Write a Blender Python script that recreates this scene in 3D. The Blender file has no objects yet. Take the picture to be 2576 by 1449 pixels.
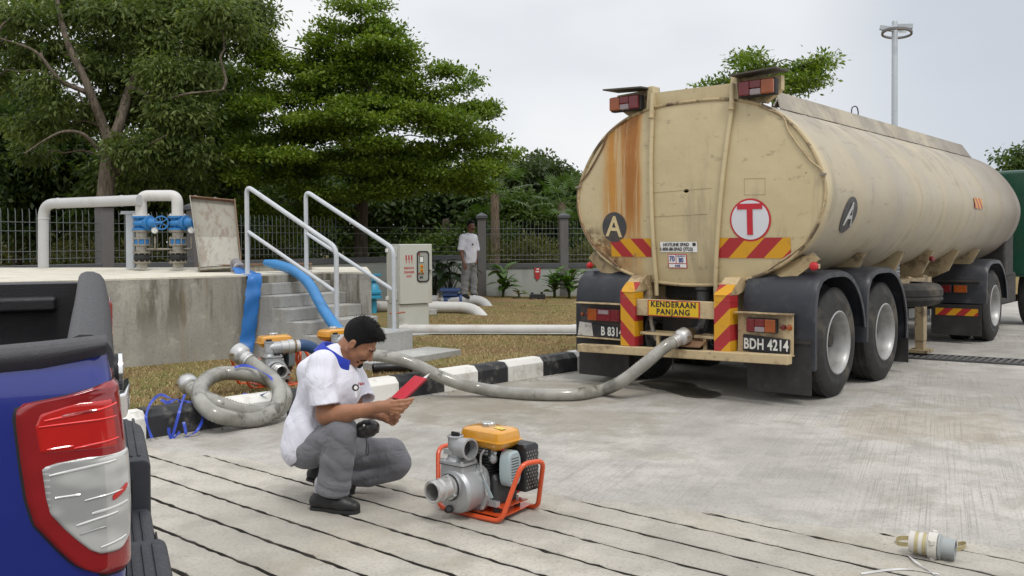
import bpy, bmesh, math, random
import numpy as np
from mathutils import Vector, Matrix, Euler
random.seed(7); rng = np.random.default_rng(11)
S = bpy.context.scene; COL = S.collection
R = math.radians
# ------------------------------------------------------------------ camera, light, exposure
EYE = 1.47
cd = bpy.data.cameras.new('camera'); cam = bpy.data.objects.new('camera', cd); COL.objects.link(cam)
cd.sensor_width = 36; cd.lens = 32.39; cd.shift_y = -0.029; cd.clip_start = .05; cd.clip_end = 2000
cam.matrix_world = Matrix.Translation((0, 0, EYE)) @ Matrix.Rotation(R(89), 4, 'X') @ Matrix.Rotation(R(-.3), 4, 'Z')
S.camera = cam
W = bpy.data.worlds.new('World'); S.world = W; W.use_nodes = True
def world_nodes():
    nt = W.node_tree; N = nt.nodes; L = nt.links; N.clear()
    out = N.new('ShaderNodeOutputWorld'); tc = N.new('ShaderNodeTexCoord')
    sky = N.new('ShaderNodeTexSky'); sky.sky_type = 'NISHITA'; sky.sun_disc = False
    sky.sun_elevation = R(58); sky.sun_rotation = R(200)
    b1 = N.new('ShaderNodeBackground'); b1.inputs[1].default_value = .1; L.new(sky.outputs[0], b1.inputs[0])
    # cloud deck: broad soft noise stretched along the horizon
    mp = N.new('ShaderNodeMapping'); mp.inputs['Scale'].default_value = (1, 1, 2.6); mp.inputs['Location'].default_value = (.35, .2, .1)
    L.new(tc.outputs['Generated'], mp.inputs[0])
    n1 = N.new('ShaderNodeTexNoise'); n1.inputs['Scale'].default_value = 2.3; n1.inputs['Detail'].default_value = 5; n1.inputs['Roughness'].default_value = .45
    L.new(mp.outputs[0], n1.inputs[0])
    r1 = N.new('ShaderNodeValToRGB'); r1.color_ramp.elements[0].position = .38; r1.color_ramp.elements[1].position = .62
    r1.color_ramp.elements[0].color = (.70, .745, .81, 1); r1.color_ramp.elements[1].color = (.97, .975, .985, 1)
    # the one thicker grey-blue cloud bank on the right: soft cap around its direction
    d = N.new('ShaderNodeVectorMath'); d.operation = 'DOT_PRODUCT'; d.inputs[1].default_value = Vector((.52, .85, .15)).normalized()
    L.new(tc.outputs['Generated'], d.inputs[0])
    ad = N.new('ShaderNodeMath'); ad.operation = 'MULTIPLY_ADD'; ad.inputs[1].default_value = .06; L.new(n1.outputs[0], ad.inputs[0]); L.new(d.outputs['Value'], ad.inputs[2])
    mr = N.new('ShaderNodeMapRange'); mr.interpolation_type = 'SMOOTHSTEP'
    for i, v in ((1, .985), (2, 1.035), (3, 0), (4, 1)): mr.inputs[i].default_value = v
    L.new(ad.outputs[0], mr.inputs[0])
    L.new(n1.outputs[0], r1.inputs[0])
    base = N.new('ShaderNodeMix'); base.data_type = 'RGBA'; base.inputs[0].default_value = .6
    base.inputs[6].default_value = (.97, .968, .972, 1); L.new(r1.outputs[0], base.inputs[7])
    mx = N.new('ShaderNodeMix'); mx.data_type = 'RGBA'; L.new(mr.outputs[0], mx.inputs[0])
    L.new(base.outputs[2], mx.inputs[6]); mx.inputs[7].default_value = (.60, .645, .715, 1)
    # an overcast sky is brighter overhead
    sp = N.new('ShaderNodeSeparateXYZ'); L.new(tc.outputs['Generated'], sp.inputs[0])
    zr = N.new('ShaderNodeMapRange'); L.new(sp.outputs[2], zr.inputs[0])
    for i, v in ((1, .3), (2, 1), (3, 1.0), (4, 1.55)): zr.inputs[i].default_value = v
    b2 = N.new('ShaderNodeBackground'); L.new(mx.outputs[2], b2.inputs[0]); L.new(zr.outputs[0], b2.inputs[1])
    ms = N.new('ShaderNodeMixShader'); ms.inputs[0].default_value = .96
    L.new(b1.outputs[0], ms.inputs[1]); L.new(b2.outputs[0], ms.inputs[2]); L.new(ms.outputs[0], out.inputs[0])
world_nodes()
sd = bpy.data.lights.new('sun', 'SUN'); sd.energy = 1.4; sd.angle = R(14); sd.color = (1, .96, .9)
sun = bpy.data.objects.new('sun', sd); COL.objects.link(sun)
sun.rotation_euler = (R(32), 0, R(20))
S.view_settings.view_transform = 'Standard'; S.view_settings.look = 'None'; S.view_settings.exposure = 0.0; S.view_settings.gamma = 1
S.view_settings.use_curve_mapping = False
S.cycles.use_denoising = True; S.cycles.max_bounces = 8; S.cycles.transparent_max_bounces = 24; S.cycles.transmission_bounces = 8
S.cycles.sample_clamp_indirect = 6

# ------------------------------------------------------------------ survey helpers: turn a sight line into a world point
_Rm = cam.matrix_world.to_3x3()
def _ray(X, Y): return _Rm @ Vector(((X-1288)/2318, -(Y-724.5+.029*2576)/2318, -1))
def at(X, Y, d):
    r = _ray(X, Y); return Vector((0, 0, EYE)) + r*(d/r.y)
def ground(X, Y, z=0.):
    r = _ray(X, Y); return Vector((0, 0, EYE)) + r*((z-EYE)/r.z)

# ------------------------------------------------------------------ object helpers
def tag(o, label=None, cat=None, group=None, kind=None):
    if label: o['label'] = label
    if cat: o['category'] = cat
    if group: o['group'] = group
    if kind: o['kind'] = kind
    return o
def thing(name, label, cat, loc=(0, 0, 0), rot=(0, 0, 0), group=None):
    o = bpy.data.objects.new(name, None); COL.objects.link(o); o.empty_display_size = .1
    o.location = loc; o.rotation_euler = rot
    return tag(o, label, cat, group)
def copy_tree(o, parent=None):
    c = o.copy(); COL.objects.link(c)
    if parent is not None: c.parent = parent
    for ch in [x for x in o.children]: copy_tree(ch, c)
    return c
def link_mesh(name, me, mats, parent=None, smooth=True, angle=40, bevel=0):
    o = bpy.data.objects.new(name, me); COL.objects.link(o)
    for m in (mats if isinstance(mats, (list, tuple)) else [mats]): me.materials.append(m)
    if smooth and len(me.polygons):
        me.shade_smooth(); me.set_sharp_from_angle(angle=R(angle))
    if bevel:
        b = o.modifiers.new('bevel', 'BEVEL'); b.width = bevel; b.segments = 2; b.limit_method = 'ANGLE'; b.angle_limit = R(35); b.harden_normals = True
    if parent is not None: o.parent = parent
    return o
def frame_of(d):
    d = Vector(d).normalized(); u = Vector((0, 0, 1)) if abs(d.z) < .95 else Vector((1, 0, 0))
    a = d.cross(u).normalized(); return a, a.cross(d).normalized(), d
def smooth_path(pts, n=8):
    P = [Vector(p) for p in pts]; P = [P[0]*2-P[1]] + P + [P[-1]*2-P[-2]]; out = []
    for i in range(1, len(P)-2):
        a, b, c, d = P[i-1:i+3]
        for k in range(n):
            t = k/n; out.append(.5*((2*b) + (c-a)*t + (2*a-5*b+4*c-d)*t*t + (3*b-a-3*c+d)*t**3))
    out.append(P[-2]); return out
def bend_path(pts, rad, n=6):
    """polyline with rounded corners"""
    P = [Vector(p) for p in pts]; out = [P[0]]
    for i in range(1, len(P)-1):
        a = (P[i-1]-P[i]); b = (P[i+1]-P[i]); r = min(rad, a.length*.49, b.length*.49)
        p0 = P[i]+a.normalized()*r; p1 = P[i]+b.normalized()*r
        for k in range(n+1):
            t = k/n; out.append((1-t)**2*p0 + 2*t*(1-t)*P[i] + t*t*p1)
    out.append(P[-1]); return out
class MB:
    def __init__(s): s.v = []; s.f = []; s.m = []; s.cur = 0
    def add(s, vs, fs, mat=None):
        o = len(s.v); s.v += [tuple(v) for v in vs]; s.f += [tuple(i+o for i in f) for f in fs]
        s.m += [s.cur if mat is None else mat]*len(fs); return s
    def box(s, c, size, rot=None, mat=None):
        c = Vector(c); h = [x/2 for x in size]; M = rot.to_matrix() if isinstance(rot, Euler) else rot
        vs = []
        for z in (-1, 1):
            for x, y in ((-1, -1), (1, -1), (1, 1), (-1, 1)):
                p = Vector((x*h[0], y*h[1], z*h[2])); vs.append(c + (M @ p if M is not None else p))
        return s.add(vs, [(3, 2, 1, 0), (4, 5, 6, 7), (0, 1, 5, 4), (1, 2, 6, 5), (2, 3, 7, 6), (3, 0, 4, 7)], mat)
    def bb(s, x0, x1, y0, y1, z0, z1, mat=None):
        return s.box(((x0+x1)/2, (y0+y1)/2, (z0+z1)/2), (x1-x0, y1-y0, z1-z0), mat=mat)
    def tube(s, pts, r, n=10, caps=True, mat=None):
        P = [Vector(p) for p in pts]; rs = r if isinstance(r, (list, tuple, np.ndarray)) else [r]*len(P)
        vs = []; fs = []; up = None
        for i, p in enumerate(P):
            t = (P[min(i+1, len(P)-1)] - P[max(i-1, 0)])
            if t.length < 1e-9: t = Vector((0, 0, 1))
            t.normalize()
            if up is None: up, _, _ = frame_of(t)
            up = (up - t*up.dot(t))
            if up.length < 1e-6: up, _, _ = frame_of(t)
            up.normalize(); w = t.cross(up)
            for k in range(n):
                a = 2*math.pi*k/n; vs.append(p + (up*math.cos(a) + w*math.sin(a))*rs[i])
        for i in range(len(P)-1):
            for k in range(n):
                a = i*n+k; b = i*n+(k+1) % n; fs.append((a, b, b+n, a+n))
        if caps:
            fs.append(tuple(reversed(range(n)))); fs.append(tuple((len(P)-1)*n+k for k in range(n)))
        return s.add(vs, fs, mat)
    def cyl(s, p0, p1, r0, r1=None, n=16, caps=True, mat=None):
        return s.tube([p0, p1], [r0, r0 if r1 is None else r1], n, caps, mat)
    def lathe(s, prof, o=(0, 0, 0), axis=(0, 0, 1), n=24, mat=None):
        """prof: (radius, height) list; r=0 ends close the shape"""
        o = Vector(o); a, b, d = frame_of(axis); vs = []; fs = []; rows = []
        for r, h in prof:
            if r < 1e-6: rows.append([len(vs)]); vs.append(o+d*h)
            else:
                rows.append(list(range(len(vs), len(vs)+n)))
                for k in range(n):
                    t = 2*math.pi*k/n; vs.append(o + d*h + (a*math.cos(t)-b*math.sin(t))*r)
        for A, B in zip(rows, rows[1:]):
            for k in range(n):
                k2 = (k+1) % n
                if len(A) == 1 and len(B) == 1: continue
                if len(A) == 1: fs.append((A[0], B[k2], B[k]))
                elif len(B) == 1: fs.append((A[k], A[k2], B[0]))
                else: fs.append((A[k], A[k2], B[k2], B[k]))
        return s.add(vs, fs, mat)
    def prism(s, poly, off, mat=None):
        n = len(poly); off = Vector(off); P = [Vector(p) for p in poly]
        fs = [tuple(reversed(range(n))), tuple(range(n, 2*n))] + [(i, (i+1) % n, (i+1) % n+n, i+n) for i in range(n)]
        return s.add(P+[p+off for p in P], fs, mat)
    def ell(s, c, r, rot=None, nu=16, nv=10, mat=None):
        c = Vector(c); vs = []; fs = []
        for j in range(nv+1):
            ph = math.pi*j/nv
            for i in range(nu):
                t = 2*math.pi*i/nu; p = Vector((r[0]*math.sin(ph)*math.cos(t), r[1]*math.sin(ph)*math.sin(t), r[2]*math.cos(ph)))
                vs.append(c + (rot @ p if rot is not None else p))
        for j in range(nv):
            for i in range(nu):
                a = j*nu+i; b = j*nu+(i+1) % nu; fs.append((a, a+nu, b+nu, b))
        return s.add(vs, fs, mat)
    def loft(s, rings, close=True, caps=False, mat=None):
        n = len(rings[0]); vs = [p for r in rings for p in r]; fs = []
        for j in range(len(rings)-1):
            for i in range(n if close else n-1):
                a = j*n+i; b = j*n+(i+1) % n; fs.append((a, b, b+n, a+n))
        if caps: fs.append(tuple(reversed(range(n)))); fs.append(tuple((len(rings)-1)*n+i for i in range(n)))
        return s.add(vs, fs, mat)
    def mesh(s, name):
        me = bpy.data.meshes.new(name); me.from_pydata(s.v, [], s.f)
        if any(s.m): me.polygons.foreach_set('material_index', s.m)
        bm = bmesh.new(); bm.from_mesh(me); bmesh.ops.recalc_face_normals(bm, faces=bm.faces); bm.to_mesh(me); bm.free()
        me.update(); return me
    def build(s, name, mats, parent=None, **k):
        return link_mesh(name, s.mesh(name), mats, parent, **k)
def text(name, body, size, mat, parent=None, loc=(0, 0, 0), rot=(0, 0, 0), bold=0, sx=1, ext=.0012, spacing=1, ls=1, align='CENTER'):
    cu = bpy.data.curves.new(name, 'FONT'); cu.body = body; cu.size = size; cu.align_x = align; cu.align_y = 'CENTER'
    cu.extrude = ext; cu.offset = bold; cu.space_character = spacing; cu.space_line = ls; cu.resolution_u = 3
    t = bpy.data.objects.new(name, cu); COL.objects.link(t)
    me = bpy.data.meshes.new_from_object(t.evaluated_get(bpy.context.evaluated_depsgraph_get()))
    bpy.data.objects.remove(t); bpy.data.curves.remove(cu)
    o = bpy.data.objects.new(name, me); COL.objects.link(o); me.materials.clear(); me.materials.append(mat)
    o.location = loc; o.rotation_euler = rot; o.scale = (sx, 1, 1)
    if parent is not None: o.parent = parent
    return o

# ------------------------------------------------------------------ materials
def nodes(name):
    m = bpy.data.materials.new(name); m.use_nodes = True; nt = m.node_tree
    return m, nt, nt.nodes, nt.links, nt.nodes['Principled BSDF']
def rgba(c): return (c[0], c[1], c[2], 1)
class NB:
    """tiny node-building helper"""
    def __init__(s, nt): s.nt = nt; s.N = nt.nodes; s.L = nt.links; s.tc = s.N.new('ShaderNodeTexCoord'); s.obj = s.tc.outputs['Object']
    def noise(s, scale, detail=4, rough=.55, vec=None, sc=None, dist=0):
        v = vec or s.obj
        if sc:
            mp = s.N.new('ShaderNodeMapping'); mp.inputs['Scale'].default_value = sc; s.L.new(v, mp.inputs[0]); v = mp.outputs[0]
        n = s.N.new('ShaderNodeTexNoise'); n.inputs['Scale'].default_value = scale; n.inputs['Detail'].default_value = detail
        n.inputs['Roughness'].default_value = rough; n.inputs['Distortion'].default_value = dist; s.L.new(v, n.inputs[0]); return n.outputs[0]
    def ramp(s, f, a, b, lo=0., hi=1.):
        n = s.N.new('ShaderNodeMapRange'); n.interpolation_type = 'SMOOTHSTEP'; s.L.new(f, n.inputs[0])
        for i, v in ((1, a), (2, b), (3, lo), (4, hi)): n.inputs[i].default_value = v
        return n.outputs[0]
    def math(s, op, a, b=None):
        n = s.N.new('ShaderNodeMath'); n.operation = op
        for i, v in enumerate((a, b)):
            if v is None: continue
            if isinstance(v, (int, float)): n.inputs[i].default_value = v
            else: s.L.new(v, n.inputs[i])
        return n.outputs[0]
    def mix(s, f, a, b, mode='MIX'):
        n = s.N.new('ShaderNodeMix'); n.data_type = 'RGBA'; n.blend_type = mode
        for i, v in ((0, f), (6, a), (7, b)):
            if isinstance(v, (int, float)): n.inputs[i].default_value = v
            elif isinstance(v, (tuple, list)): n.inputs[i].default_value = rgba(v)
            else: s.L.new(v, n.inputs[i])
        return n.outputs[2]
    def sep(s, v=None):
        n = s.N.new('ShaderNodeSeparateXYZ'); s.L.new(v or s.obj, n.inputs[0]); return n.outputs
    def bump(s, h, strength, dist, bsdf):
        n = s.N.new('ShaderNodeBump'); n.inputs['Strength'].default_value = strength; n.inputs['Distance'].default_value = dist
        s.L.new(h, n.inputs['Height']); s.L.new(n.outputs[0], bsdf.inputs['Normal'])
def mat(name, col, rough=.6, metal=0, var=.12, scale=6, dirt=None, dirt_amt=.5, dscale=3, bump=0, bscale=80, coat=0, spec=None, streak=False):
    m, nt, N, L, b = nodes(name); n = NB(nt)
    c = n.mix(n.noise(scale, 5), tuple(x*(1-var) for x in col), tuple(min(1, x*(1+var)) for x in col))
    if dirt is not None:
        f = n.ramp(n.noise(dscale, 7, .65, sc=(1, 1, .22) if streak else None), .5, .72, 0, dirt_amt)
        c = n.mix(f, c, dirt)
    L.new(c, b.inputs['Base Color']); b.inputs['Roughness'].default_value = rough; b.inputs['Metallic'].default_value = metal
    if var:
        L.new(n.ramp(n.noise(scale*2.3, 4), .3, .7, max(.02, rough-.08), min(1, rough+.1)), b.inputs['Roughness'])
    if coat: b.inputs['Coat Weight'].default_value = coat; b.inputs['Coat Roughness'].default_value = .04
    if spec is not None: b.inputs['Specular IOR Level'].default_value = spec
    if bump: n.bump(n.noise(bscale, 4), bump, .01, b)
    return m
# ================================================================== SETTING MATERIALS
def concrete(name, col, streaks=0., ang=25, stain=(.30, .26, .20), stain_amt=.35, pits=.3, bump=.25, warm=0., blotch=.2, spots=()):
    m, nt, N, L, b = nodes(name); n = NB(nt)
    big = n.noise(.45, 6, .6); mid = n.noise(3.2, 7, .62); fine = n.noise(55, 4, .7)
    c = n.mix(n.ramp(big, .38, .62), tuple(x*(1-blotch) for x in col), tuple(x*(1+blotch*.6) for x in col))
    c = n.mix(n.ramp(mid, .45, .64, 0, .5), c, tuple(x*.60 for x in col))
    c = n.mix(n.ramp(n.noise(.9, 7, .66, dist=.4), .50, .62, 0, stain_amt), c, stain)
    c = n.mix(n.ramp(fine, .50, .66, 0, .55), c, tuple(x*.5 for x in col))
    for (sx, sy, rad, am, sc) in spots:
        v = N.new('ShaderNodeVectorMath'); v.operation = 'DISTANCE'; v.inputs[1].default_value = (sx, sy, 0); L.new(n.obj, v.inputs[0])
        dd = n.math('ADD', v.outputs['Value'], n.math('MULTIPLY', n.math('SUBTRACT', n.noise(2.4, 7, .68), .5), rad*2.6))
        c = n.mix(n.ramp(dd, rad*.45, rad, am, 0), c, sc)
    h = n.math('ADD', mid, n.math('MULTIPLY', fine, .5))
    if streaks:
        mp = N.new('ShaderNodeMapping'); mp.inputs['Rotation'].default_value = (0, 0, R(ang)); L.new(n.obj, mp.inputs[0])
        st = n.noise(1, 4, .75, vec=mp.outputs[0], sc=(120, .8, 1))
        patch = n.ramp(n.noise(.55, 5, .6), .36, .62, .1, 1)
        c = n.mix(n.math('MULTIPLY', n.ramp(st, .50, .64, 0, streaks), patch), c, tuple(x*.42 for x in col))
        h = n.math('SUBTRACT', h, n.math('MULTIPLY', st, .8))
    # scattered little pits and specks
    vo = N.new('ShaderNodeTexVoronoi'); vo.inputs['Scale'].default_value = 9; L.new(n.obj, vo.inputs[0])
    sp = n.ramp(n.math('ADD', vo.outputs['Distance'], n.math('MULTIPLY', n.noise(30, 3), .25)), .13, .2, pits, 0)
    c = n.mix(n.math('MULTIPLY', sp, n.ramp(n.noise(1.6, 3), .45, .6)), c, tuple(x*.3 for x in col))
    L.new(c, b.inputs['Base Color']); b.inputs['Roughness'].default_value = .86; b.inputs['Specular IOR Level'].default_value = .3
    n.bump(h, bump, .012, b); return m
M = {}
M['yard'] = concrete('yard_concrete', (.455, .435, .40), streaks=.6, ang=25, stain_amt=.5, stain=(.27, .245, .2),
    spots=((-.5, 8.2, 1.0, .62, (.23, .205, .16)), (.55, 7.6, .9, .5, (.25, .225, .18)), (3.3, 7.3, .9, .42, (.30, .24, .16)), (1.6, 9.4, 1.4, .55, (.24, .215, .17)),
           (.2, 8.9, 1.2, .5, (.25, .22, .17)), (2.4, 8.5, 1.0, .35, (.26, .25, .23)), (5.2, 9.2, 1.6, .35, (.30, .285, .25))))
M['strip'] = concrete('strip_concrete', (.475, .445, .39), streaks=0, stain_amt=.42, stain=(.32, .285, .21), pits=.95, bump=.45)
M['groove'] = mat('groove_dirt_shade', (.062, .056, .047), .95, var=.4, scale=30, bump=.6, bscale=90)  # soil stain, darkened further so the shade down the grooves is in the colour
def wall_concrete(name, col, streak_amt=.95):
    m, nt, N, L, b = nodes(name); n = NB(nt)
    c = n.mix(n.ramp(n.noise(1.3, 6, .6), .3, .7), tuple(x*.82 for x in col), tuple(x*1.12 for x in col))
    v = n.ramp(n.noise(1.9, 7, .66, sc=(1.9, 1.9, .30)), .44, .58, 0, streak_amt)
    z = n.sep()[2]
    c = n.mix(n.math('MULTIPLY', v, n.ramp(n.math('ADD', z, n.math('MULTIPLY', n.noise(5, 4), .25)), .45, .95, .16, 1)), c, (.125, .112, .08))
    c = n.mix(n.ramp(n.noise(2.3, 6, .7, sc=(2.4, 2.4, .16)), .54, .65, 0, .4), c, (.27, .21, .12)); c = n.mix(n.ramp(n.noise(1.5, 7, .75, sc=(.5, .5, 5)), .56, .64, 0, .5), c, tuple(x*.62 for x in col)); c = n.mix(n.ramp(n.noise(2.6, 7, .7), .55, .66, 0, .5), c, tuple(x*1.35 for x in col))
    c = n.mix(n.ramp(n.noise(40, 4, .7), .5, .68, 0, .5), c, tuple(x*.5 for x in col))
    L.new(c, b.inputs['Base Color']); b.inputs['Roughness'].default_value = .88
    n.bump(n.noise(12, 7, .65), .35, .012, b); return m
M['wall_conc'] = wall_concrete('stained_wall_concrete', (.36, .345, .30))
M['stair_conc'] = wall_concrete('stair_concrete', (.40, .40, .385), .35)
M['deck_conc'] = concrete('deck_concrete', (.66, .625, .53), stain_amt=.25, stain=(.5, .44, .33), bump=.15, blotch=.1)
def lawn_mat():
    m, nt, N, L, b = nodes('dry_lawn'); n = NB(nt)
    c = n.mix(n.ramp(n.noise(.7, 6, .6), .36, .60), (.27, .18, .075), (.19, .185, .05))
    c = n.mix(n.ramp(n.noise(1.4, 7, .7), .46, .56, 0, .95), c, (.20, .11, .055)); c = n.mix(n.ramp(n.noise(.8, 7, .7), .53, .60, 0, .8), c, (.115, .135, .03))
    c = n.mix(n.ramp(n.noise(34, 5, .75), .42, .66, 0, .9), c, (.42, .32, .165))
    c = n.mix(n.ramp(n.noise(60, 4, .7), .52, .66, 0, .85), c, (.035, .026, .012))
    L.new(c, b.inputs['Base Color']); b.inputs['Roughness'].default_value = .95; b.inputs['Specular IOR Level'].default_value = .15
    n.bump(n.noise(48, 5, .7), .9, .04, b); return m
M['lawn'] = lawn_mat()
M['soil'] = mat('open_ground', (.12, .105, .05), .95, var=.4, scale=.8, bump=.5, bscale=20)
M['black_paint'] = mat('kerb_black', (.022, .023, .026), .65, var=.35, scale=9, dirt=(.22, .21, .19), dirt_amt=.7, dscale=8, bump=.15)
M['white_paint'] = mat('kerb_white', (.72, .71, .67), .7, var=.08, scale=7, dirt=(.33, .30, .24), dirt_amt=.75, dscale=6, bump=.15)
M['rail'] = mat('rail_paint', (.50, .53, .56), .42, var=.1, scale=14, dirt=(.33, .29, .24), dirt_amt=.35, dscale=9)
M['pipe_grey'] = mat('pipe_grey', (.46, .46, .46), .45, var=.07, scale=5, dirt=(.33, .31, .27), dirt_amt=.35, dscale=4)
M['pipe_white'] = mat('pipe_white', (.58, .57, .55), .5, var=.06, scale=5, dirt=(.40, .36, .29), dirt_amt=.45, dscale=3)
M['spool'] = mat('spool_paint', (.42, .40, .35), .5, var=.1, dirt=(.20, .15, .09), dirt_amt=.6, dscale=9)
M['valve_blue'] = mat('valve_blue', (.020, .165, .42), .42, var=.18, scale=14, dirt=(.05, .09, .15), dirt_amt=.45, dscale=12, bump=.12, bscale=60)
M['valve_dark_blue'] = mat('valve_dark_blue', (.035, .075, .21), .45, var=.18, scale=14, dirt=(.06, .06, .07), dirt_amt=.45, dscale=9)
M['hydrant'] = mat('hydrant_blue', (.03, .27, .43), .45, var=.15, scale=14)
M['flange'] = mat('flange_steel', (.27, .245, .20), .5, .35, var=.25, scale=16, dirt=(.16, .10, .06), dirt_amt=.55, dscale=12)
M['rubber'] = mat('black_rubber', (.016, .016, .017), .62, var=.25, scale=12)
M['fence_grey'] = mat('fence_wire', (.125, .14, .14), .5, .2, var=.15, scale=20)
M['pillar'] = mat('pillar_grey', (.135, .128, .128), .85, var=.12, scale=4, dirt=(.085, .08, .075), dirt_amt=.4, streak=True, bump=.3, bscale=120)
M['coping'] = mat('coping_grey', (.085, .088, .096), .8, var=.15, scale=5, bump=.2)
M['bwall'] = mat('boundary_wall_paint', (.37, .39, .37), .85, var=.07, scale=3, dirt=(.2, .2, .17), dirt_amt=.4, streak=True, bump=.1)
M['cab_paint'] = mat('cabinet_paint', (.53, .535, .48), .45, var=.04, scale=3, dirt=(.42, .36, .24), dirt_amt=.3, streak=True)
M['rust_plate'] = None
def rusty(name, col, amt=.55, scale=2.2, rust=(.13, .055, .022), rough=.6, streak=True):
    m, nt, N, L, b = nodes(name); n = NB(nt)
    c = n.mix(n.noise(3, 5), tuple(x*.85 for x in col), tuple(x*1.1 for x in col))
    c = n.mix(n.ramp(n.noise(scale, 7, .68, sc=(2, 2, .3) if streak else None), .48, .62, 0, amt), c, rust)
    c = n.mix(n.ramp(n.noise(scale*7, 6, .7), .58, .7, 0, amt), c, tuple(x*.6 for x in rust))
    L.new(c, b.inputs['Base Color']); b.inputs['Roughness'].default_value = rough; n.bump(n.noise(30, 4), .12, .01, b); return m
M['rust_plate'] = rusty('rusty_plate', (.30, .285, .235), .55, 6, (.14, .085, .045))
M['rust_edge'] = rusty('rusty_edge', (.20, .11, .06), .9)
M['red_paint'] = mat('red_mark', (.45, .03, .03), .5, var=.1)
M['white_print'] = mat('white_print', (.78, .78, .76), .45, var=.03)
M['black_print'] = mat('black_print', (.015, .015, .018), .5, var=.1)
M['steel'] = mat('bright_steel', (.60, .60, .59), .34, .8, var=0)
M['dark_steel'] = mat('dark_steel', (.09, .09, .095), .5, .5, var=.3, scale=20)
M['galv'] = mat('galvanised', (.43, .46, .49), .42, .25, var=.1, scale=8)
m_, nt_, N_, L_, b_ = nodes('clear_glass'); b_.inputs['Base Color'].default_value = (.55, .58, .56, 1); b_.inputs['Roughness'].default_value = .08; b_.inputs['Transmission Weight'].default_value = .92; b_.inputs['IOR'].default_value = 1.12
M['glass'] = m_

# ================================================================== GROUND
MB().add([(-500, -60, -.09), (500, -60, -.09), (500, 900, -.09), (-500, 900, -.09)], [(0, 1, 2, 3)]).build('ground', M['soil'], smooth=False)['kind'] = 'structure'
KA = Vector((-2.72, 6.95, 0)); KD = Vector((.702, .712, 0)).normalized(); KN = Vector((-KD.y, KD.x, 0))     # kerb line, direction, lawn side
def kp(t, off=0, z=0): p = KA + KD*t + KN*off; return Vector((p.x, p.y, z))
def bl(x): return 5.505 - .449*x
yard = MB(); t0 = -.219
edge = [kp(t0-.05)] + [Vector((x, bl(x)-.02-.05*abs(rng.normal())-.03*math.sin(x*3.1)**2, 0)) for x in np.arange(-2.6, 7, .11)] + [Vector((x, bl(x)-.05, 0)) for x in (8, 12, 30, 120)]
ys = [Vector((p.x, p.y, .004)) for p in edge] + [Vector((120, 140, .004)), kp(180, 0, .004)]
yard.add(ys, [tuple(range(len(ys)))]); ne = len(edge); lip = [(p.x, p.y, .004) for p in edge] + [(p.x-.004, p.y-.02, -.008) for p in edge]; yard.add(lip, [(k, k+1, k+1+ne, k+ne) for k in range(ne-1)]); tag(yard.build('yard_pavement', M['yard'], smooth=False), kind='structure')
# grooved apron: separate cast strips with open grooves between them
apron = thing('grooved_pavement', None, None); tag(apron, kind='structure')
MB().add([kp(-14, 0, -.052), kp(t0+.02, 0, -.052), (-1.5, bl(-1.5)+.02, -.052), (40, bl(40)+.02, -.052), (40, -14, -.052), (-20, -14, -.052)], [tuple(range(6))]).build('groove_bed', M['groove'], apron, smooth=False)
gd = Vector((.75, -.66, 0)).normalized(); gn = Vector((-gd.y, gd.x, 0))
nk = [.8 + .258*i for i in range(21)]
def clip_t(n):
    """where the line at distance n meets the smooth yard and the kerb (start of a strip edge)"""
    p = gn*n; q1 = (5.505 - .449*p.x - p.y)/(gd.y + .449*gd.x)
    v = p-KA; q2 = -(v.dot(KN))/gd.dot(KN)
    return max(q1, q2)
for i in range(len(nk)-1):
    a = nk[i] + .0118; b = nk[i+1] - .0118
    ta, tb = clip_t(a) + .004, clip_t(b) + .004
    if i % 3 == 1: ta += .0
    te = max(ta, tb) + 9.5
    K = 190; mb = MB(); A = []; B = []
    for k in range(K+1):
        u = k/K; ja, jb = rng.normal(0, .0032, 2)
        pa = gn*(a+ja) + gd*(ta+(te-ta)*u); pb = gn*(b+jb) + gd*(tb+(te-tb)*u)
        dz = rng.normal(0, .0012)
        A += [(pa.x, pa.y, dz-.005), (pb.x, pb.y, dz-.005)]; 
        qa = pa+gn*.006; qb = pb-gn*.006
        B += [(qa.x, qa.y, dz), (qb.x, qb.y, dz)]
    vs = A + B + [(x, y, -.051) for x, y, z in A]; n2 = 2*(K+1); fs = []
    for k in range(K):
        j = 2*k
        fs += [(n2+j, n2+j+2, n2+j+3, n2+j+1), (j, j+2, n2+j+2, n2+j), (n2+j+1, n2+j+3, j+3, j+1), (2*n2+j, 2*n2+j+2, j+2, j), (j+1, j+3, 2*n2+j+3, 2*n2+j+1)]
    fs += [(0, n2, n2+1, 1), (0, 1, 2*n2+1, 2*n2)]
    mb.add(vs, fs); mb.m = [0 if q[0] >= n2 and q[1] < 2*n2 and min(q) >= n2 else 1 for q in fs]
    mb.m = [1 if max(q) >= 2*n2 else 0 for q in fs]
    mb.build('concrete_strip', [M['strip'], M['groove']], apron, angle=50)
# kerb of painted blocks
kerb = thing('kerb', None, None); tag(kerb, kind='structure')
tb = [-6.6, -6.0, -5.4, -4.8, -4.2, -3.6, -3.0, -2.4, -1.8, -1.2, -.62, -.05, .62, 1.16, 1.8, 2.36, 2.92, 3.38, 3.81, 4.36, 4.93] + [5.45+.53*i for i in range(26)]
for i in range(len(tb)-1):
    a, b = tb[i]+.004, tb[i+1]-.004; white = (i % 2 == (0 if True else 1)) ^ True
    white = (tb.index(.62) - i) % 2 == 0
    jz = rng.normal(0, .003)
    prof = [(0, -.05), (0, .16+jz), (.055, .212+jz), (.165, .214+jz), (.175, .205+jz), (.175, -.05)]
    MB().prism([kp(a, o, z) for o, z in prof], KD*(b-a)).build('kerb_block', M['white_paint'] if white else M['black_paint'], kerb, angle=25, bevel=.006)
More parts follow.
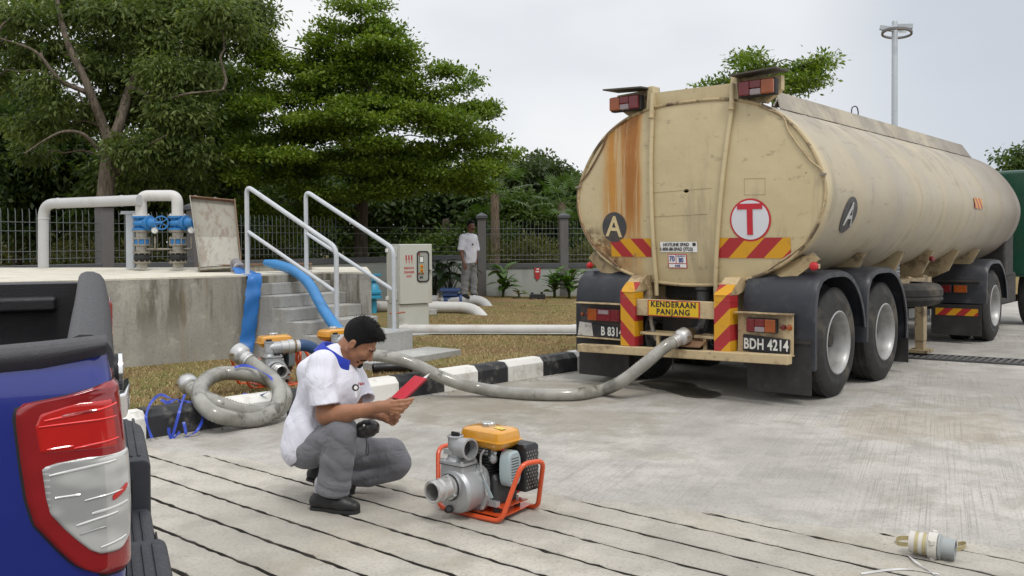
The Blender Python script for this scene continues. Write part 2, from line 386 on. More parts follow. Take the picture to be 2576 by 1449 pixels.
# lawn: gently uneven sheet behind the kerb
LZ = .15
def lawn_z(x, y): return LZ + .012*math.sin(x*1.3+y*.7) + .01*math.sin(x*.5-y*1.9)
lw = MB(); NU, NV = 90, 60; vs = []
for j in range(NV+1):
    o = .17 + 70*(j/NV)**2.2
    for i in range(NU+1):
        t = -16 + 90*(i/NU); p = kp(t, o); vs.append((p.x, p.y, lawn_z(p.x, p.y) - (.02 if j == 0 else 0)))
fs = [(j*(NU+1)+i, j*(NU+1)+i+1, (j+1)*(NU+1)+i+1, (j+1)*(NU+1)+i) for j in range(NV) for i in range(NU)]
lw.add(vs, fs); tag(lw.build('lawn', M['lawn']), kind='structure')
# short dry grass and crumbs of dead leaf on the lawn nearest the camera
def blades(n):
    vs = []; fs = []; mi = []
    k = 0
    while k < n:
        t = rng.uniform(-5, 13); o = .19 + 9*rng.random()**1.5; p = kp(t, o)
        if p.y < 6 or p.y > 19: continue
        u = Vector((p.x+3.03, p.y-10.75)); # inside the platform footprint: skip
        if u.dot(Vector((-.643, .766))) > -.03 and p.x < -1.7 and u.x < 1.3: continue
        z = lawn_z(p.x, p.y)-.004; h = rng.uniform(.012, .045); a = rng.uniform(0, 6.28); w = rng.uniform(.003, .006); l = rng.uniform(-.03, .03, 2)
        c, s = math.cos(a)*w, math.sin(a)*w; b = len(vs)
        vs += [(p.x-c, p.y-s, z), (p.x+c, p.y+s, z), (p.x+l[0], p.y+l[1], z+h)]; fs.append((b, b+1, b+2))
        mi.append(0 if rng.random() < .66 + .3*math.sin(p.x*1.7+1)*math.sin(p.y*1.3) else (1 if rng.random() < .75 else 2)); k += 1
    me = bpy.data.meshes.new('grass'); me.from_pydata(vs, [], fs); me.polygons.foreach_set('material_index', mi); me.update()
    o = link_mesh('grass', me, [mat('grass_straw', (.44, .34, .17), .9, var=.3, scale=4), mat('grass_green', (.15, .17, .04), .85, var=.35, scale=3), mat('leaf_litter', (.19, .10, .045), .9, var=.4, scale=6)], smooth=False)
    tag(o, 'short dry straw coloured grass with green patches on the lawn', 'grass', kind='stuff')
blades(52000)
# drain: long slotted grate across the yard beyond the trailer wheels
ga, gb = ground(2268, 896), ground(2700, 922); gdv = (gb-ga).normalized(); gnv = Vector((-gdv.y, gdv.x, 0)); gl = (gb-ga).length
dr = thing('drain_grate', 'long dark slotted drain grate set in the yard beyond the trailer wheels', 'drain grate', ga)
dr.rotation_euler = (0, 0, math.atan2(gdv.y, gdv.x))
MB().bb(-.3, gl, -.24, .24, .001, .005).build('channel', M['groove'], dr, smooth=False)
for s in (-1, 1): MB().bb(-.3, gl, s*.25-.02, s*.25+.02, .001, .022).build('frame', M['dark_steel'], dr, smooth=False)
gm = MB().prism([(-.016, -.23, .006), (.016, -.23, .006), (.046, .23, .006), (.014, .23, .006)], (0, 0, .02)).mesh('bar')
gm.materials.append(mat('grate_iron', (.13, .13, .13), .7, .3, var=.3, scale=12))
for k in range(int(gl/.078)+3):
    o = bpy.data.objects.new('bar', gm); COL.objects.link(o); o.parent = dr; o.location = (-.28+k*.078, 0, 0)
# wet stain under the hose coupling
wp = [ground(*p) for p in [(1608, 964), (1640, 958), (1690, 960), (1742, 966), (1762, 978), (1805, 988), (1812, 997), (1775, 1004), (1735, 1001), (1700, 993), (1672, 984), (1640, 978)]]
wp = smooth_path(wp+[wp[0]], 6)[:-1]; wp = [(p.x+rng.normal(0, .006), p.y+rng.normal(0, .012), .008) for p in wp]
tag(MB().add(wp, [tuple(range(len(wp)))]).build('puddle', mat('wet_concrete', (.075, .068, .055), .38, var=.35, scale=5, bump=.2), smooth=False), kind='structure')

# ================================================================== CONCRETE PLATFORM AND STAIRS
SW = Vector((.574, .819, 0)); SS = Vector((.819, -.574, 0)); SO = Vector((-3.03, 10.75, 0))
def sp(s, w, z=0): p = SO + SS*s + SW*w; return Vector((p.x, p.y, z))
PZ = 1.105
pl = thing('concrete_platform', 'stained grey concrete platform with a pale flat top behind the pickup', 'platform', (0, 0, 0))
wl = Vector((.766, .643, 0))
foot = [SO - wl*9.0, SO, sp(0, 1.2), sp(.75, 1.2), Vector((-1.95, 12.35, 0)), Vector((-4.3, 12.55, 0)), Vector((-7.6, 13.05, 0)), Vector((-10.5, 12.2, 0))]
zt = [PZ, PZ, PZ, PZ, 1.15, 1.15, 1.15, 1.13]
pw = MB(); n = len(foot)
vs = [(p.x, p.y, .05) for p in foot] + [(p.x, p.y, z-.02) for p, z in zip(foot, zt)]
pw.add(vs, [(i, (i+1) % n, (i+1) % n+n, i+n) for i in range(n)]); pw.build('wall', M['wall_conc'], pl, smooth=False)
dk = MB(); vs = [(p.x, p.y, z-.019) for p, z in zip(foot, zt)] + [(p.x, p.y, z) for p, z in zip(foot, zt)]
dk.add(vs, [(i, (i+1) % n, (i+1) % n+n, i+n) for i in range(n)] + [tuple(range(n, 2*n))]); dk.build('deck', M['deck_conc'], pl, smooth=False)
# thin formwork joints standing proud on the wall face
for s in (1.6, 2.75):
    p = SO - wl*s; MB().box((p.x+.003, p.y-.003, .56), (.012, .012, .78), rot=Euler((0, 0, R(40)))).build('formwork_ridge', M['wall_conc'], pl)
st = thing('concrete_stairs', 'grey concrete stairs with five steps leading up to the platform', 'stairs')
noz = [.05, .32, .59, .86, 1.42]; zz = [1.0, .86, .72, .58, .44]
for k in range(5):
    a = -.002 if k == 0 else noz[k-1]+.001; s0 = 0.004; ztop = zz[k]
    poly = [sp(s0, .046, .05 if k == 4 else zz[k+1]-.001), sp(noz[k], .046, .05 if k == 4 else zz[k+1]-.001), sp(noz[k], .046, ztop), sp(s0, .046, ztop)]
    MB().prism([p for p in poly], SW*1.15).build('step', M['stair_conc'], st, angle=30, bevel=.012)
prof_ = [(.004, .05), (1.42, .05), (1.42, zz[4]+.001)]
for k in range(4, 0, -1): prof_ += [(noz[k-1]+.001, zz[k]+.001), (noz[k-1]+.001, zz[k-1]+.001)]
prof_ += [(.004, zz[0]+.001)]
MB().prism([sp(s, -.03, z) for s, z in prof_], SW*.075).build('side_wall', M['stair_conc'], st, smooth=False)
MB().prism([sp(1.425, -.05, .05), sp(1.95, -.05, .05), sp(1.95, -.05, .215), sp(1.425, -.05, .215)], SW*1.5).build('bottom_slab', M['stair_conc'], st, angle=30, bevel=.01)
def handrail(w, label, z0, z1, zb0, zb1, smid):
    h = thing('handrail', label, 'handrail', sp(-.15, w, zb0), group='painted pipe handrails of the platform stairs')
    o = Vector(sp(-.15, w, zb0)); P = lambda s, z: sp(s, w, z)-o
    MB().tube(bend_path([P(-.15, zb0), P(-.15, z0), P(1.33, z1), P(1.33, zb1)], .1, 8), .027, 12).build('rail', M['rail'], h)
    MB().cyl(P(-.13, z0-smid-.01), P(1.33, z1-smid+.04), .022, n=12).build('middle_rail', M['rail'], h)
    for s, z in ((-.15, zb0), (1.33, zb1)): MB().bb(P(s, z).x-.06, P(s, z).x+.06, P(s, z).y-.06, P(s, z).y+.06, z-zb0+.001, z-zb0+.012).build('base_plate', M['rail'], h)
handrail(.05, 'pale grey pipe handrail on the near side of the stairs', 2.15, 1.42, PZ, .44, .53)
handrail(.97, 'pale grey pipe handrail on the far side of the stairs, in front of the cabinet', 2.13, 1.40, PZ+.002, .44, .53)
# steel hatch cover standing open on the platform, and the hatch kerb
hb = [at(503, 684, 11.65), at(609, 676, 11.8), at(592, 508, 12.15), at(477, 497, 12.0)]
hc = thing('hatch_cover', 'rust streaked steel hatch cover standing open on the platform', 'hatch cover', hb[0])
q = [p-hb[0] for p in hb]; nrm = (q[1]-q[0]).cross(q[3]-q[0]).normalized()
if nrm.y > 0: nrm = -nrm
MB().prism(q, nrm*-.012).build('plate', M['rust_plate'], hc, smooth=False)
for i, j, mm in ((0, 3, 'rust_plate'), (1, 2, 'rust_edge'), (3, 2, 'rust_edge'), (0, 1, 'rust_plate')):
    a, b = q[i], q[j]; inn = ((q[0]+q[1]+q[2]+q[3])/4-(a+b)/2).normalized()*.012
    MB().prism([a, b, b+inn, a+inn], nrm*(.07 if j != 2 or i == 3 else .1)).build('flange', M[mm], hc, smooth=False)
lo = [q[0].lerp(q[3], .06), q[1].lerp(q[2], .06), q[1].lerp(q[2], .46), q[0].lerp(q[3], .46)]
MB().prism([p+nrm*.004+(q[1]-q[0])*.0 for p in [lo[0].lerp(lo[1], .03), lo[1].lerp(lo[0], .04), lo[2].lerp(lo[3], .04), lo[3].lerp(lo[2], .03)]], nrm*.006).build('lower_panel', rusty('rusty_panel', (.40, .385, .335), .5, 6, (.17, .11, .06)), hc, smooth=False)
for f in (.12, .55): 
    p = q[3].lerp(q[2], f); MB().lathe([(0, 0), (.03, .0), (.03, .03), (0, .04)], p+Vector((0, 0, .0)), (0, 0, 1), 10).build('hinge_bolt', M['steel'], hc)
hk = thing('hatch_kerb', 'low rust stained steel frame of the hatch opening behind the handrail', 'hatch frame', (0, 0, 0))
a, b = at(498, 684, 11.7), at(785, 676, 12.0); d = (b-a); d.z = 0; nn = Vector((-d.y, d.x, 0)).normalized()
for z0, z1, o0, mm in ((1.11, 1.19, 0, 'rust_plate'), (1.19, 1.205, -.02, 'rust_edge')):
    MB().prism([Vector((p.x, p.y, z0)) for p in (a+nn*o0, b+nn*o0, b+nn*.5, a+nn*.5)], (0, 0, z1-z0-.001)).build('frame_band' if o0 == 0 else 'top_lip', M[mm], hk, smooth=False)

# ================================================================== PIPEWORK ON THE PLATFORM
PR = .07
def flange_ring(mb, o, r, t, bolts=8, nut=.012):
    o = Vector(o); mb.lathe([(0, 0), (r, 0), (r, t), (0, t)], o, (0, 0, 1), 24)
    for k in range(bolts):
        a = 2*math.pi*k/bolts; c = o + Vector((math.cos(a), math.sin(a), 0))*(r*.84)
        mb.cyl(c+Vector((0, 0, -nut*1.3)), c+Vector((0, 0, t+nut*1.3)), nut*.8, n=6)
v1, v2 = at(357, 680, 12.1), at(448, 681, 12.1); v1.z = v2.z = 1.15
top1, top2 = at(357, 497, 12.1), at(448, 500, 12.1)
lp = at(109, 676, 12.7); lp.z = 1.14
pp = thing('standing_pipe', 'big grey pipe running level from a bend on the left to the valve columns', 'pipe', lp)
e1 = at(109, 513, 12.7); e2 = at(352, 503.5, 12.0)
MB().tube(bend_path([(0, 0, 0), e1-lp, e2-lp], .2, 10), PR, 20).build('tube', M['pipe_grey'], pp)
for p, dr_ in ((e1-lp+Vector((0, 0, -.2)), Vector((0, 0, 1))), (e1.lerp(e2, .16)-lp, (e2-e1)), (e1.lerp(e2, .82)-lp, (e2-e1))):
    MB().lathe([(PR, -.012), (PR+.006, -.008), (PR+.006, .008), (PR, .012)], p, dr_, 20).build('weld_seam', M['pipe_grey'], pp)
arch = thing('pipe_arch', 'grey pipe arch joining the tops of the two valve columns', 'pipe', v1)
b1 = Vector((v1.x, v1.y, 1.90)); b2 = Vector((v2.x, v2.y, 1.90)); tz = .205
MB().tube(bend_path([b1-v1, b1-v1+Vector((0, 0, tz)), b2-v1+Vector((0, 0, tz)), b2-v1], .19, 10), PR*1.03, 20).build('tube', M['pipe_white'], arch)
sup = at(329, 680, 12.25); sup.z = 1.15
su = thing('pipe_support', 'grey steel post holding up the big pipe beside the valves', 'post', sup)
MB().box((0, 0, .36), (.10, .06, .72)).build('post', M['galv'], su, bevel=.004)
MB().box((0, -.01, .725), (.22, .12, .012)).build('saddle_plate', M['galv'], su)
MB().box((0, -.01, .745), (.2, .1, .028)).build('saddle', M['galv'], su)
def valve_column(base, label, wheel):
    t = thing('valve_column', label, 'valve', base, group='flanged valve columns on the platform')
    z = 0
    m = MB(); m.lathe([(0, 0), (.066, 0), (.066, .07), (0, .07)], (0, 0, 0), (0, 0, 1), 20); m.build('stub_pipe', M['spool'], t)
    m = MB(); flange_ring(m, (0, 0, .07), .115, .022); flange_ring(m, (0, 0, .20), .115, .022); flange_ring(m, (0, 0, .30), .112, .02); flange_ring(m, (0, 0, .385), .112, .02); flange_ring(m, (0, 0, .48), .115, .022)
    m.build('flanges', M['flange'], t)
    MB().lathe([(0, .092), (.08, .092), (.1, .12), (.1, .17), (.08, .2), (0, .2)], (0, 0, 0), (0, 0, 1), 24).build('rubber_joint', M['rubber'], t)
    MB().lathe([(0, .222), (.068, .222), (.068, .3), (0, .3)], (0, 0, 0), (0, 0, 1), 20).build('lower_spool', M['spool'], t)
    MB().lathe([(0, .32), (.098, .32), (.098, .385), (0, .385)], (0, 0, 0), (0, 0, 1), 24).build('check_valve', M['valve_blue'], t)
    m = MB()
    for k in range(8):
        a = 2*math.pi*k/8; m.cyl((.105*math.cos(a), .105*math.sin(a), .30), (.105*math.cos(a), .105*math.sin(a), .41), .009, n=8)
    m.build('tie_rods', M['flange'], t)
    MB().lathe([(0, .405), (.07, .405), (.07, .48), (0, .48)], (0, 0, 0), (0, 0, 1), 20).build('upper_spool', M['spool'], t)
    m = MB(); flange_ring(m, (0, 0, .502), .118, .026); flange_ring(m, (0, 0, .66), .118, .026)
    m.lathe([(0, .528), (.08, .528), (.085, .56), (.1, .59), (.085, .63), (.08, .66), (0, .66)], (0, 0, 0), (0, 0, 1), 24)
    m.ell((0, -.02, .59), (.1, .1, .06)); m.build('gate_valve_body', M['valve_blue'], t)
    ax = Vector((.93, -.36, 0)).normalized()
    MB().lathe([(0, .04), (.085, .05), (.085, .13), (.1, .132), (.1, .155), (.07, .16), (.062, .21), (.03, .245), (.022, .32), (0, .32)], (0, 0, .595), ax, 20).build('bonnet', M['valve_blue'], t)
    w = thing('hand_wheel', None, None); w.parent = t
    m = MB(); c = Vector((0, 0, .595)) + ax*.33; wa, wb, _ = frame_of(Vector((.42, -.9, .05)))
    m.tube([c + (wa*math.cos(6.2832*k/20)+wb*math.sin(6.2832*k/20))*.085 for k in range(21)], .0105, 8, caps=False)
    for k in range(5):
        a = 6.2832*k/5; m.cyl(c, c+(wa*math.cos(a)+wb*math.sin(a))*.085, .0075, n=6)
    m.ell(c, (.022, .022, .022), nu=10, nv=6); bpy.data.objects.remove(w); m.build('hand_wheel', M['valve_blue'], t)
    m = MB(); m.lathe([(0, .682), (.112, .682), (.112, .70), (.075, .702), (.073, .755), (0, .755)], (0, 0, 0), (0, 0, 1), 24); flange_ring(m, (0, 0, .682), .113, .02); m.build('top_flange', M['pipe_white'], t)
    # small drain line with a pressure gauge
    m = MB(); m.tube(bend_path([(.06, -.02, .26), (.2, -.06, .26), (.2, -.06, .42)], .03), .009, 8)
    m.cyl((.2, -.06, .33), (.2, -.06, .40), .014, n=8); m.build('gauge_pipe', M['flange'], t)
    g = MB(); g.lathe([(0, -.016), (.043, -.016), (.043, .012), (.036, .014), (.036, .008), (0, .008)], (.205, -.075, .50), (.1, -1, .05), 20); gg = g.build('pressure_gauge', M['steel'], t)
    MB().lathe([(0, .0085), (.035, .0085), (.035, .0095), (0, .0095)], (.205, -.075, .50), (.1, -1, .05), 20).build('dial', M['white_print'], gg)
    return t
valve_column(v1, 'blue and grey flanged valve column nearer the support post', True)
valve_column(v2, 'blue and grey flanged valve column beside the open hatch cover', True)
lk = thing('link_pipe', 'thin steel pipe linking the two valve columns low down', 'pipe', v1+Vector((.06, -.03, .255)))
MB().cyl((0, 0, 0), (v2-v1)+Vector((-.12, .01, 0)), .012, n=10).build('tube', M['flange'], lk)

# ================================================================== LOW PIPES ON THE LAWN
def low_pipe(name, label, pts, r, m, bends=.35, seams=()):
    o = Vector(pts[0]); t = thing(name, label, 'pipe', o)
    P = [Vector(p)-o for p in pts]; MB().tube(bend_path(P, bends, 10), r, 22).build('tube', m, t)
    for i, f in seams:
        MB().lathe([(r, -.03), (r+.007, -.026), (r+.007, .026), (r, .03)], P[i].lerp(P[i+1], f), P[i+1]-P[i], 22).build('collar', m, t)
    return t
low_pipe('lawn_pipe', 'long white pipe lying flat on the lawn from the cabinet to the tanker', [(-1.62, 13.25, LZ+.075), (1.1, 13.05, LZ+.075), (3.2, 12.9, LZ+.075)], .068, M['pipe_white'], .1, ((0, .03), (0, .92)))
tag(MB().prism([(-1.75, 13.12, LZ+.002), (2.6, 12.86, LZ+.002), (2.6, 12.8, LZ+.03), (-1.75, 13.06, LZ+.03)], (0, .3, 0)).build('concrete_haunch', M['stair_conc'], bevel=.008), 'thin pale concrete strip the white lawn pipe rests on', 'kerb strip')
big0 = at(915, 757, 17.2); bigA = at(1185, 772, 17.0); bigB = at(1235, 800, 16.8)
big0 = at(915, 772, 17.7); bigA = at(1190, 775, 17.3); big0.z = bigA.z = LZ+.10
low_pipe('delivery_pipe', 'large white pipe behind the cabinet bending down into the lawn', [big0, bigA, (bigA.x+.34, bigA.y-.62, LZ-.20)], .105, M['pipe_white'], .30, ((0, .68), (0, .52)))
m_ = at(1078, 790, 17.0); sb = thing('pipe_saddle', 'small concrete saddle under the large white pipe', 'pipe support', (m_.x, m_.y, LZ-.01)); MB().box((0, 0, .05), (.3, .2, .1)).build('block', M['stair_conc'], sb, bevel=.01)
gp0 = at(1000, 757, 19.4); gp1 = at(1215, 757, 19.2); gp0.z = gp1.z = LZ+.11
low_pipe('rear_pipe', 'grey pipe on the lawn under the standing man', [gp0, gp1, (gp1.x+.22, gp1.y-.3, LZ-.2)], .105, M['pipe_grey'], .2, ((0, .9),))
c = at(1137, 757, 19.3); vb = thing('lawn_valve', 'dark blue flanged valve box on the rear pipe by the standing man', 'valve', (c.x, c.y, LZ+.11))
MB().lathe([(0, -.22), (.1, -.22), (.12, -.15), (.14, .15), (.16, .17), (.16, .22), (0, .22)], (0, 0, 0), (1, 0, 0), 20).build('body', M['valve_dark_blue'], vb)
mm = MB(); mm.box((-.03, 0, .15), (.3, .28, .1)); mm.box((-.03, 0, .215), (.42, .36, .05)); mm.build('cover', M['valve_dark_blue'], vb, bevel=.006)
mm = MB()
for k in range(10): 
    for s in (-1, 1): mm.cyl((-.22+k*.042, s*.15, .19), (-.22+k*.042, s*.15, .262), .012, n=6)
mm.build('bolts', M['valve_dark_blue'], vb)
mm = MB(); mm.lathe([(0, -.30), (.15, -.30), (.15, -.27), (.11, -.265), (.11, -.22), (0, -.22)], (0, 0, 0), (1, 0, 0), 20); mm.build('coupling_ring', M['flange'], vb)
c = ground(941, 757, LZ); hy = thing('hydrant_valve', 'small pale blue valve standing behind the platform corner', 'valve', at(941, 757, 17.3)); hy.location.z = LZ
MB().lathe([(0, 0), (.05, 0), (.05, .28), (.15, .28), (.15, .32), (.12, .34), (.12, .36), (.15, .37), (.15, .41), (.11, .43), (.09, .52), (.05, .56), (.04, .6), (.09, .61), (.09, .64), (.03, .65), (.03, .7), (0, .7)], (0, 0, 0), (0, 0, 1), 20).build('body', M['hydrant'], hy)
MB().box((0, 0, .72), (.28, .05, .04)).build('tee_handle', M['hydrant'], hy, bevel=.006)

# ================================================================== CONTROL CABINET
cb = thing('control_cabinet', 'pale grey electrical control cabinet standing beyond the stairs', 'electrical cabinet', (-1.62, 13.2, LZ-.01), (0, 0, R(34)))
# local: x along the door face, -y out of the door
cw, cdp, ch = .505, .40, 1.31
MB().bb(0, cw-.02, .01, cdp-.01, 0, .44).build('plinth', M['cab_paint'], cb, bevel=.004)
MB().bb(-.0, cw+.02, .0, cdp, .445, ch).build('body', M['cab_paint'], cb, bevel=.005)
MB().bb(.004, cw+.022, -.022, -.002, .45, ch-.004).build('door', M['cab_paint'], cb, bevel=.005)
def rrect(x0, x1, z0, z1, r, y, n=5):
    P = []
    for cx, cz, a0 in ((x1-r, z1-r, 0), (x0+r, z1-r, 90), (x0+r, z0+r, 180), (x1-r, z0+r, 270)):
        for k in range(n+1): a = R(a0+90*k/n); P.append((cx+r*math.cos(a), y, cz+r*math.sin(a)))
    return P
wx0, wx1, wz0, wz1 = .275, .475, .76, 1.21
win = MB(); o_ = rrect(wx0, wx1, wz0, wz1, .05, -.0225); i_ = rrect(wx0+.016, wx1-.016, wz0+.016, wz1-.016, .04, -.0225); nn_ = len(o_)
win.add(o_+i_+[(x, y-.012, z) for x, y, z in o_]+[(x, y-.012, z) for x, y, z in i_], [(2*nn_+k, 2*nn_+(k+1) % nn_, 3*nn_+(k+1) % nn_, 3*nn_+k) for k in range(nn_)] + [(k, (k+1) % nn_, 2*nn_+(k+1) % nn_, 2*nn_+k) for k in range(nn_)] + [(nn_+k, 3*nn_+k, 3*nn_+(k+1) % nn_, nn_+(k+1) % nn_) for k in range(nn_)])
wf = win.build('window_frame', M['rubber'], cb)
MB().prism(rrect(wx0+.015, wx1-.015, wz0+.015, wz1-.015, .04, -.0235), (0, -.002, 0)).build('control_panel', mat('panel_face', (.34, .36, .33), .3, var=.2, scale=5), cb, smooth=False)
def knob(x, z, r, m, name='lamp', h=.014): MB().lathe([(0, 0), (r, 0), (r*.9, h), (0, h)], (x, -.0256, z), (0, -1, 0), 12).build(name, m, cb)
red = mat('lamp_red', (.5, .04, .02), .3, var=.05); grn = mat('lamp_green', (.05, .25, .08), .3, var=.05); yel = mat('switch_yellow', (.65, .38, .02), .4, var=.05)
knob(.315, 1.165, .013, red); knob(.31, .885, .012, red); knob(.345, .885, .012, grn); knob(.375, .885, .012, red); knob(.33, .83, .012, M['black_print'], 'button'); knob(.36, .83, .012, M['black_print'], 'button')
MB().bb(.315, .385, -.03, -.0257, 1.04, 1.13).build('meter', M['black_print'], cb); MB().bb(.323, .377, -.0312, -.0302, 1.048, 1.122).build('meter_face', M['white_print'], cb)
for z in (.985, .925): 
    MB().bb(.33, .375, -.03, -.0257, z-.025, z+.025).build('switch', yel, cb); knob(.352, z, .012, red, 'switch_knob', .02)
MB().cyl((.488, -.024, .93), (.488, -.05, .93), .014, n=10).build('lock', M['steel'], cb); MB().bb(.475, .54, -.062, -.05, .922, .938).build('handle', M['steel'], cb, bevel=.003)
for k in range(3):
    x = .105+.045*k; z = 1.09
    MB().prism([(x-.012, -.0225, z+.06), (x+.012, -.0225, z+.06), (x+.006, -.0225, z+.012), (x+.014, -.0225, z+.012), (x+.004, -.0225, z-.03), (x+.010, -.0225, z-.03), (x-.002, -.0225, z-.075), (x+.0, -.0225, z-.04), (x-.006, -.0225, z-.04), (x-.002, -.0225, z-.004), (x-.013, -.0225, z-.004)], (0, -.0015, 0)).build('bolt_symbol', M['red_paint'], cb, smooth=False)
for s, z in (('BAHAYA', .965), ('DANGER', .905), ('415V', .845)): text('warning_lettering', s, .048, M['red_paint'], cb, (.15, -.0228, z), (R(90), 0, 0), bold=.0012, sx=.85)
for z in (.58, 1.19): MB().bb(-.022, -.002, .05, .22, z-.07, z+.07).build('side_panel', M['cab_paint'], cb, bevel=.004)
for z in (.52, 1.22): MB().bb(-.03, -.002, .34, .38, z-.025, z+.025).build('hinge', M['white_print'], cb)
MB().prism([(.30, -.0, .20), (.40, -.0, .21), (.42, -.0, .25), (.36, -.0, .29), (.28, -.0, .26)], (0, -.001, 0)) 
MB().tube(bend_path([(-.18, -.06, .33), (.06, -.06, .335)], .01), .012, 8).build('copper_pipe', mat('copper_red', (.38, .14, .09), .5, var=.2), cb)
# painted footing
tag(MB().box((-1.42, 13.25, LZ+.004), (.75, .62, .05), rot=Euler((0, 0, R(34)))).build('cabinet_footing', M['stair_conc'], bevel=.006), 'thin concrete footing under the control cabinet', 'footing')

# ================================================================== BOUNDARY FENCES
def fence(name, label, a, b, pillars, cz, topz, step, wallm, t_bars=None, end_pillar=True):
    a = Vector(a); b = Vector(b); d = (b-a); L_ = d.length; ang = math.atan2(d.y, d.x)
    t = thing(name, label, 'fence', (a.x, a.y, 0), (0, 0, ang))
    ps = sorted(pillars)
    for i in range(len(ps)):
        p = ps[i]
        if i == len(ps)-1 and not end_pillar: continue
        MB().box((p, 0, (topz+.05)/2), (.205, .205, topz+.05)).build('pillar', M['pillar'], t, bevel=.008)
        MB().loft([[(p+sx*h, sy*h, z) for sx, sy in ((-1, -1), (1, -1), (1, 1), (-1, 1))] for h, z in ((.11, topz+.05), (.14, topz+.06), (.14, topz+.12), (.125, topz+.135), (.012, topz+.2))], caps=True).build('pillar_cap', M['coping'], t, smooth=False)
    bar = MB().tube([(0, 0, cz+.04), (0, 0, topz-.06), (0, .012, topz+.0)], [.0058, .0058, .003], 6).mesh('bar'); bar.materials.append(M['fence_grey'])
    for i in range(len(ps)-1):
        x0, x1 = ps[i]+.104, ps[i+1]-.104
        MB().bb(x0, x1, -.07, .07, 0, cz-.12).build('wall_panel', M[wallm], t, smooth=False)
        MB().bb(x0, x1, -.10, .10, cz-.118, cz).build('coping', M['coping'], t, bevel=.008)
        for z in (cz+.09, cz+.2, topz-.33, topz-.2): MB().cyl((x0, -.008, z), (x1, -.008, z), .0055, n=6).build('rail_wire', M['fence_grey'], t)
        n = int((x1-x0)/step)
        for k in range(n+1):
            x = x0 + (k+.5)*(x1-x0)/(n+1)
            if t_bars and not (t_bars[0] < x < t_bars[1]): continue
            o = bpy.data.objects.new('bar', bar); COL.objects.link(o); o.parent = t; o.location = (x, 0, 0)
    return t
fa = Vector((-6.41, 14.5, 0)); fd = Vector((.555, .832, 0)).normalized()
fence('boundary_fence', 'grey barred fence with a square pillar behind the platform and valves', fa-fd*3.2, fa+fd*9.55, [.0, 3.2, 4.9, 9.55+3.2], 1.17, 2.0, .105, 'bwall', (0, 8.4), False)
fence('boundary_fence', 'grey barred fence on a low wall behind the standing man, two capped pillars in view', (-.74, 22.6, 0), (9.4, 23.4, 0), [0, 2.03, 5.2, 8.3], .95, 2.0, .098, 'bwall')
sgn = thing('wall_sign', 'small red arrow sign on the boundary wall between the pillars', 'sign', (.62, 22.62, .70), (0, 0, R(4.5)))
MB().prism([(-.075, 0, .16), (.075, 0, .16), (.075, 0, -.02), (.04, 0, -.02), (.04, 0, -.06), (.085, 0, -.06), (0, 0, -.17), (-.085, 0, -.06), (-.04, 0, -.06), (-.04, 0, -.02), (-.075, 0, -.02)], (0, -.012, 0)).build('plate', M['red_paint'], sgn, smooth=False)
MB().bb(-.045, .045, -.014, -.0125, .03, .06).build('white_band', M['white_print'], sgn); MB().bb(-.02, .04, -.014, -.0125, .09, .12).build('white_mark', M['white_print'], sgn)
# ================================================================== FOLIAGE
def leaf_mat(name, c1, c2, trans=.42, rough=.5):
    m, nt, N, L, b = nodes(name); n = NB(nt)
    g = N.new('ShaderNodeNewGeometry'); rnd = g.outputs['Random Per Island']
    c = n.mix(rnd, c1, c2)
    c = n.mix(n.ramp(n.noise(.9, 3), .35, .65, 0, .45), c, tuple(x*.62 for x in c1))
    L.new(c, b.inputs['Base Color']); b.inputs['Roughness'].default_value = rough; b.inputs['Specular IOR Level'].default_value = .35
    t = N.new('ShaderNodeBsdfTranslucent'); L.new(n.mix(1., c, (1, 1.15, .5), 'MULTIPLY'), t.inputs[0])
    ms = N.new('ShaderNodeMixShader'); ms.inputs[0].default_value = trans
    L.new(b.outputs[0], ms.inputs[1]); L.new(t.outputs[0], ms.inputs[2]); L.new(ms.outputs[0], N['Material Output'].inputs[0]); return m
LM = {
 'tier': leaf_mat('leaf_tiered', (.080, .150, .011), (.270, .340, .048)),
 'olive': leaf_mat('leaf_olive', (.070, .118, .026), (.225, .265, .075)),
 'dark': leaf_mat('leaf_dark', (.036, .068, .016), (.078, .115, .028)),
 'mid': leaf_mat('leaf_mid', (.060, .108, .022), (.125, .170, .042)),
 'far': leaf_mat('leaf_far', (.060, .092, .035), (.100, .130, .052)),
 'palm': leaf_mat('leaf_palm', (.060, .125, .018), (.105, .165, .030), .3, .4),
 'broad': leaf_mat('leaf_broad', (.055, .130, .022), (.110, .195, .038), .3, .32),
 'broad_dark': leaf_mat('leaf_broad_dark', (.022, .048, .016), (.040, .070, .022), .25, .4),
 'dead': leaf_mat('leaf_dead', (.26, .17, .07), (.36, .27, .14), .2, .8)}
def bark(name, c, sc=1.):
    m, nt, N, L, b = nodes(name); n = NB(nt)
    f = n.noise(9*sc, 6, .7, sc=(3, 3, .35), dist=.6)
    L.new(n.mix(n.ramp(f, .35, .62), tuple(x*.35 for x in c), c), b.inputs['Base Color']); b.inputs['Roughness'].default_value = .95
    n.bump(f, .9, .04, b); return m
M['bark'] = bark('bark_brown', (.205, .165, .125)); M['bark_grey'] = bark('bark_grey', (.26, .24, .205)); M['bark_dark'] = bark('bark_dark', (.095, .075, .055)); M['palm_bark'] = bark('palm_bark', (.27, .20, .14), 1.5)

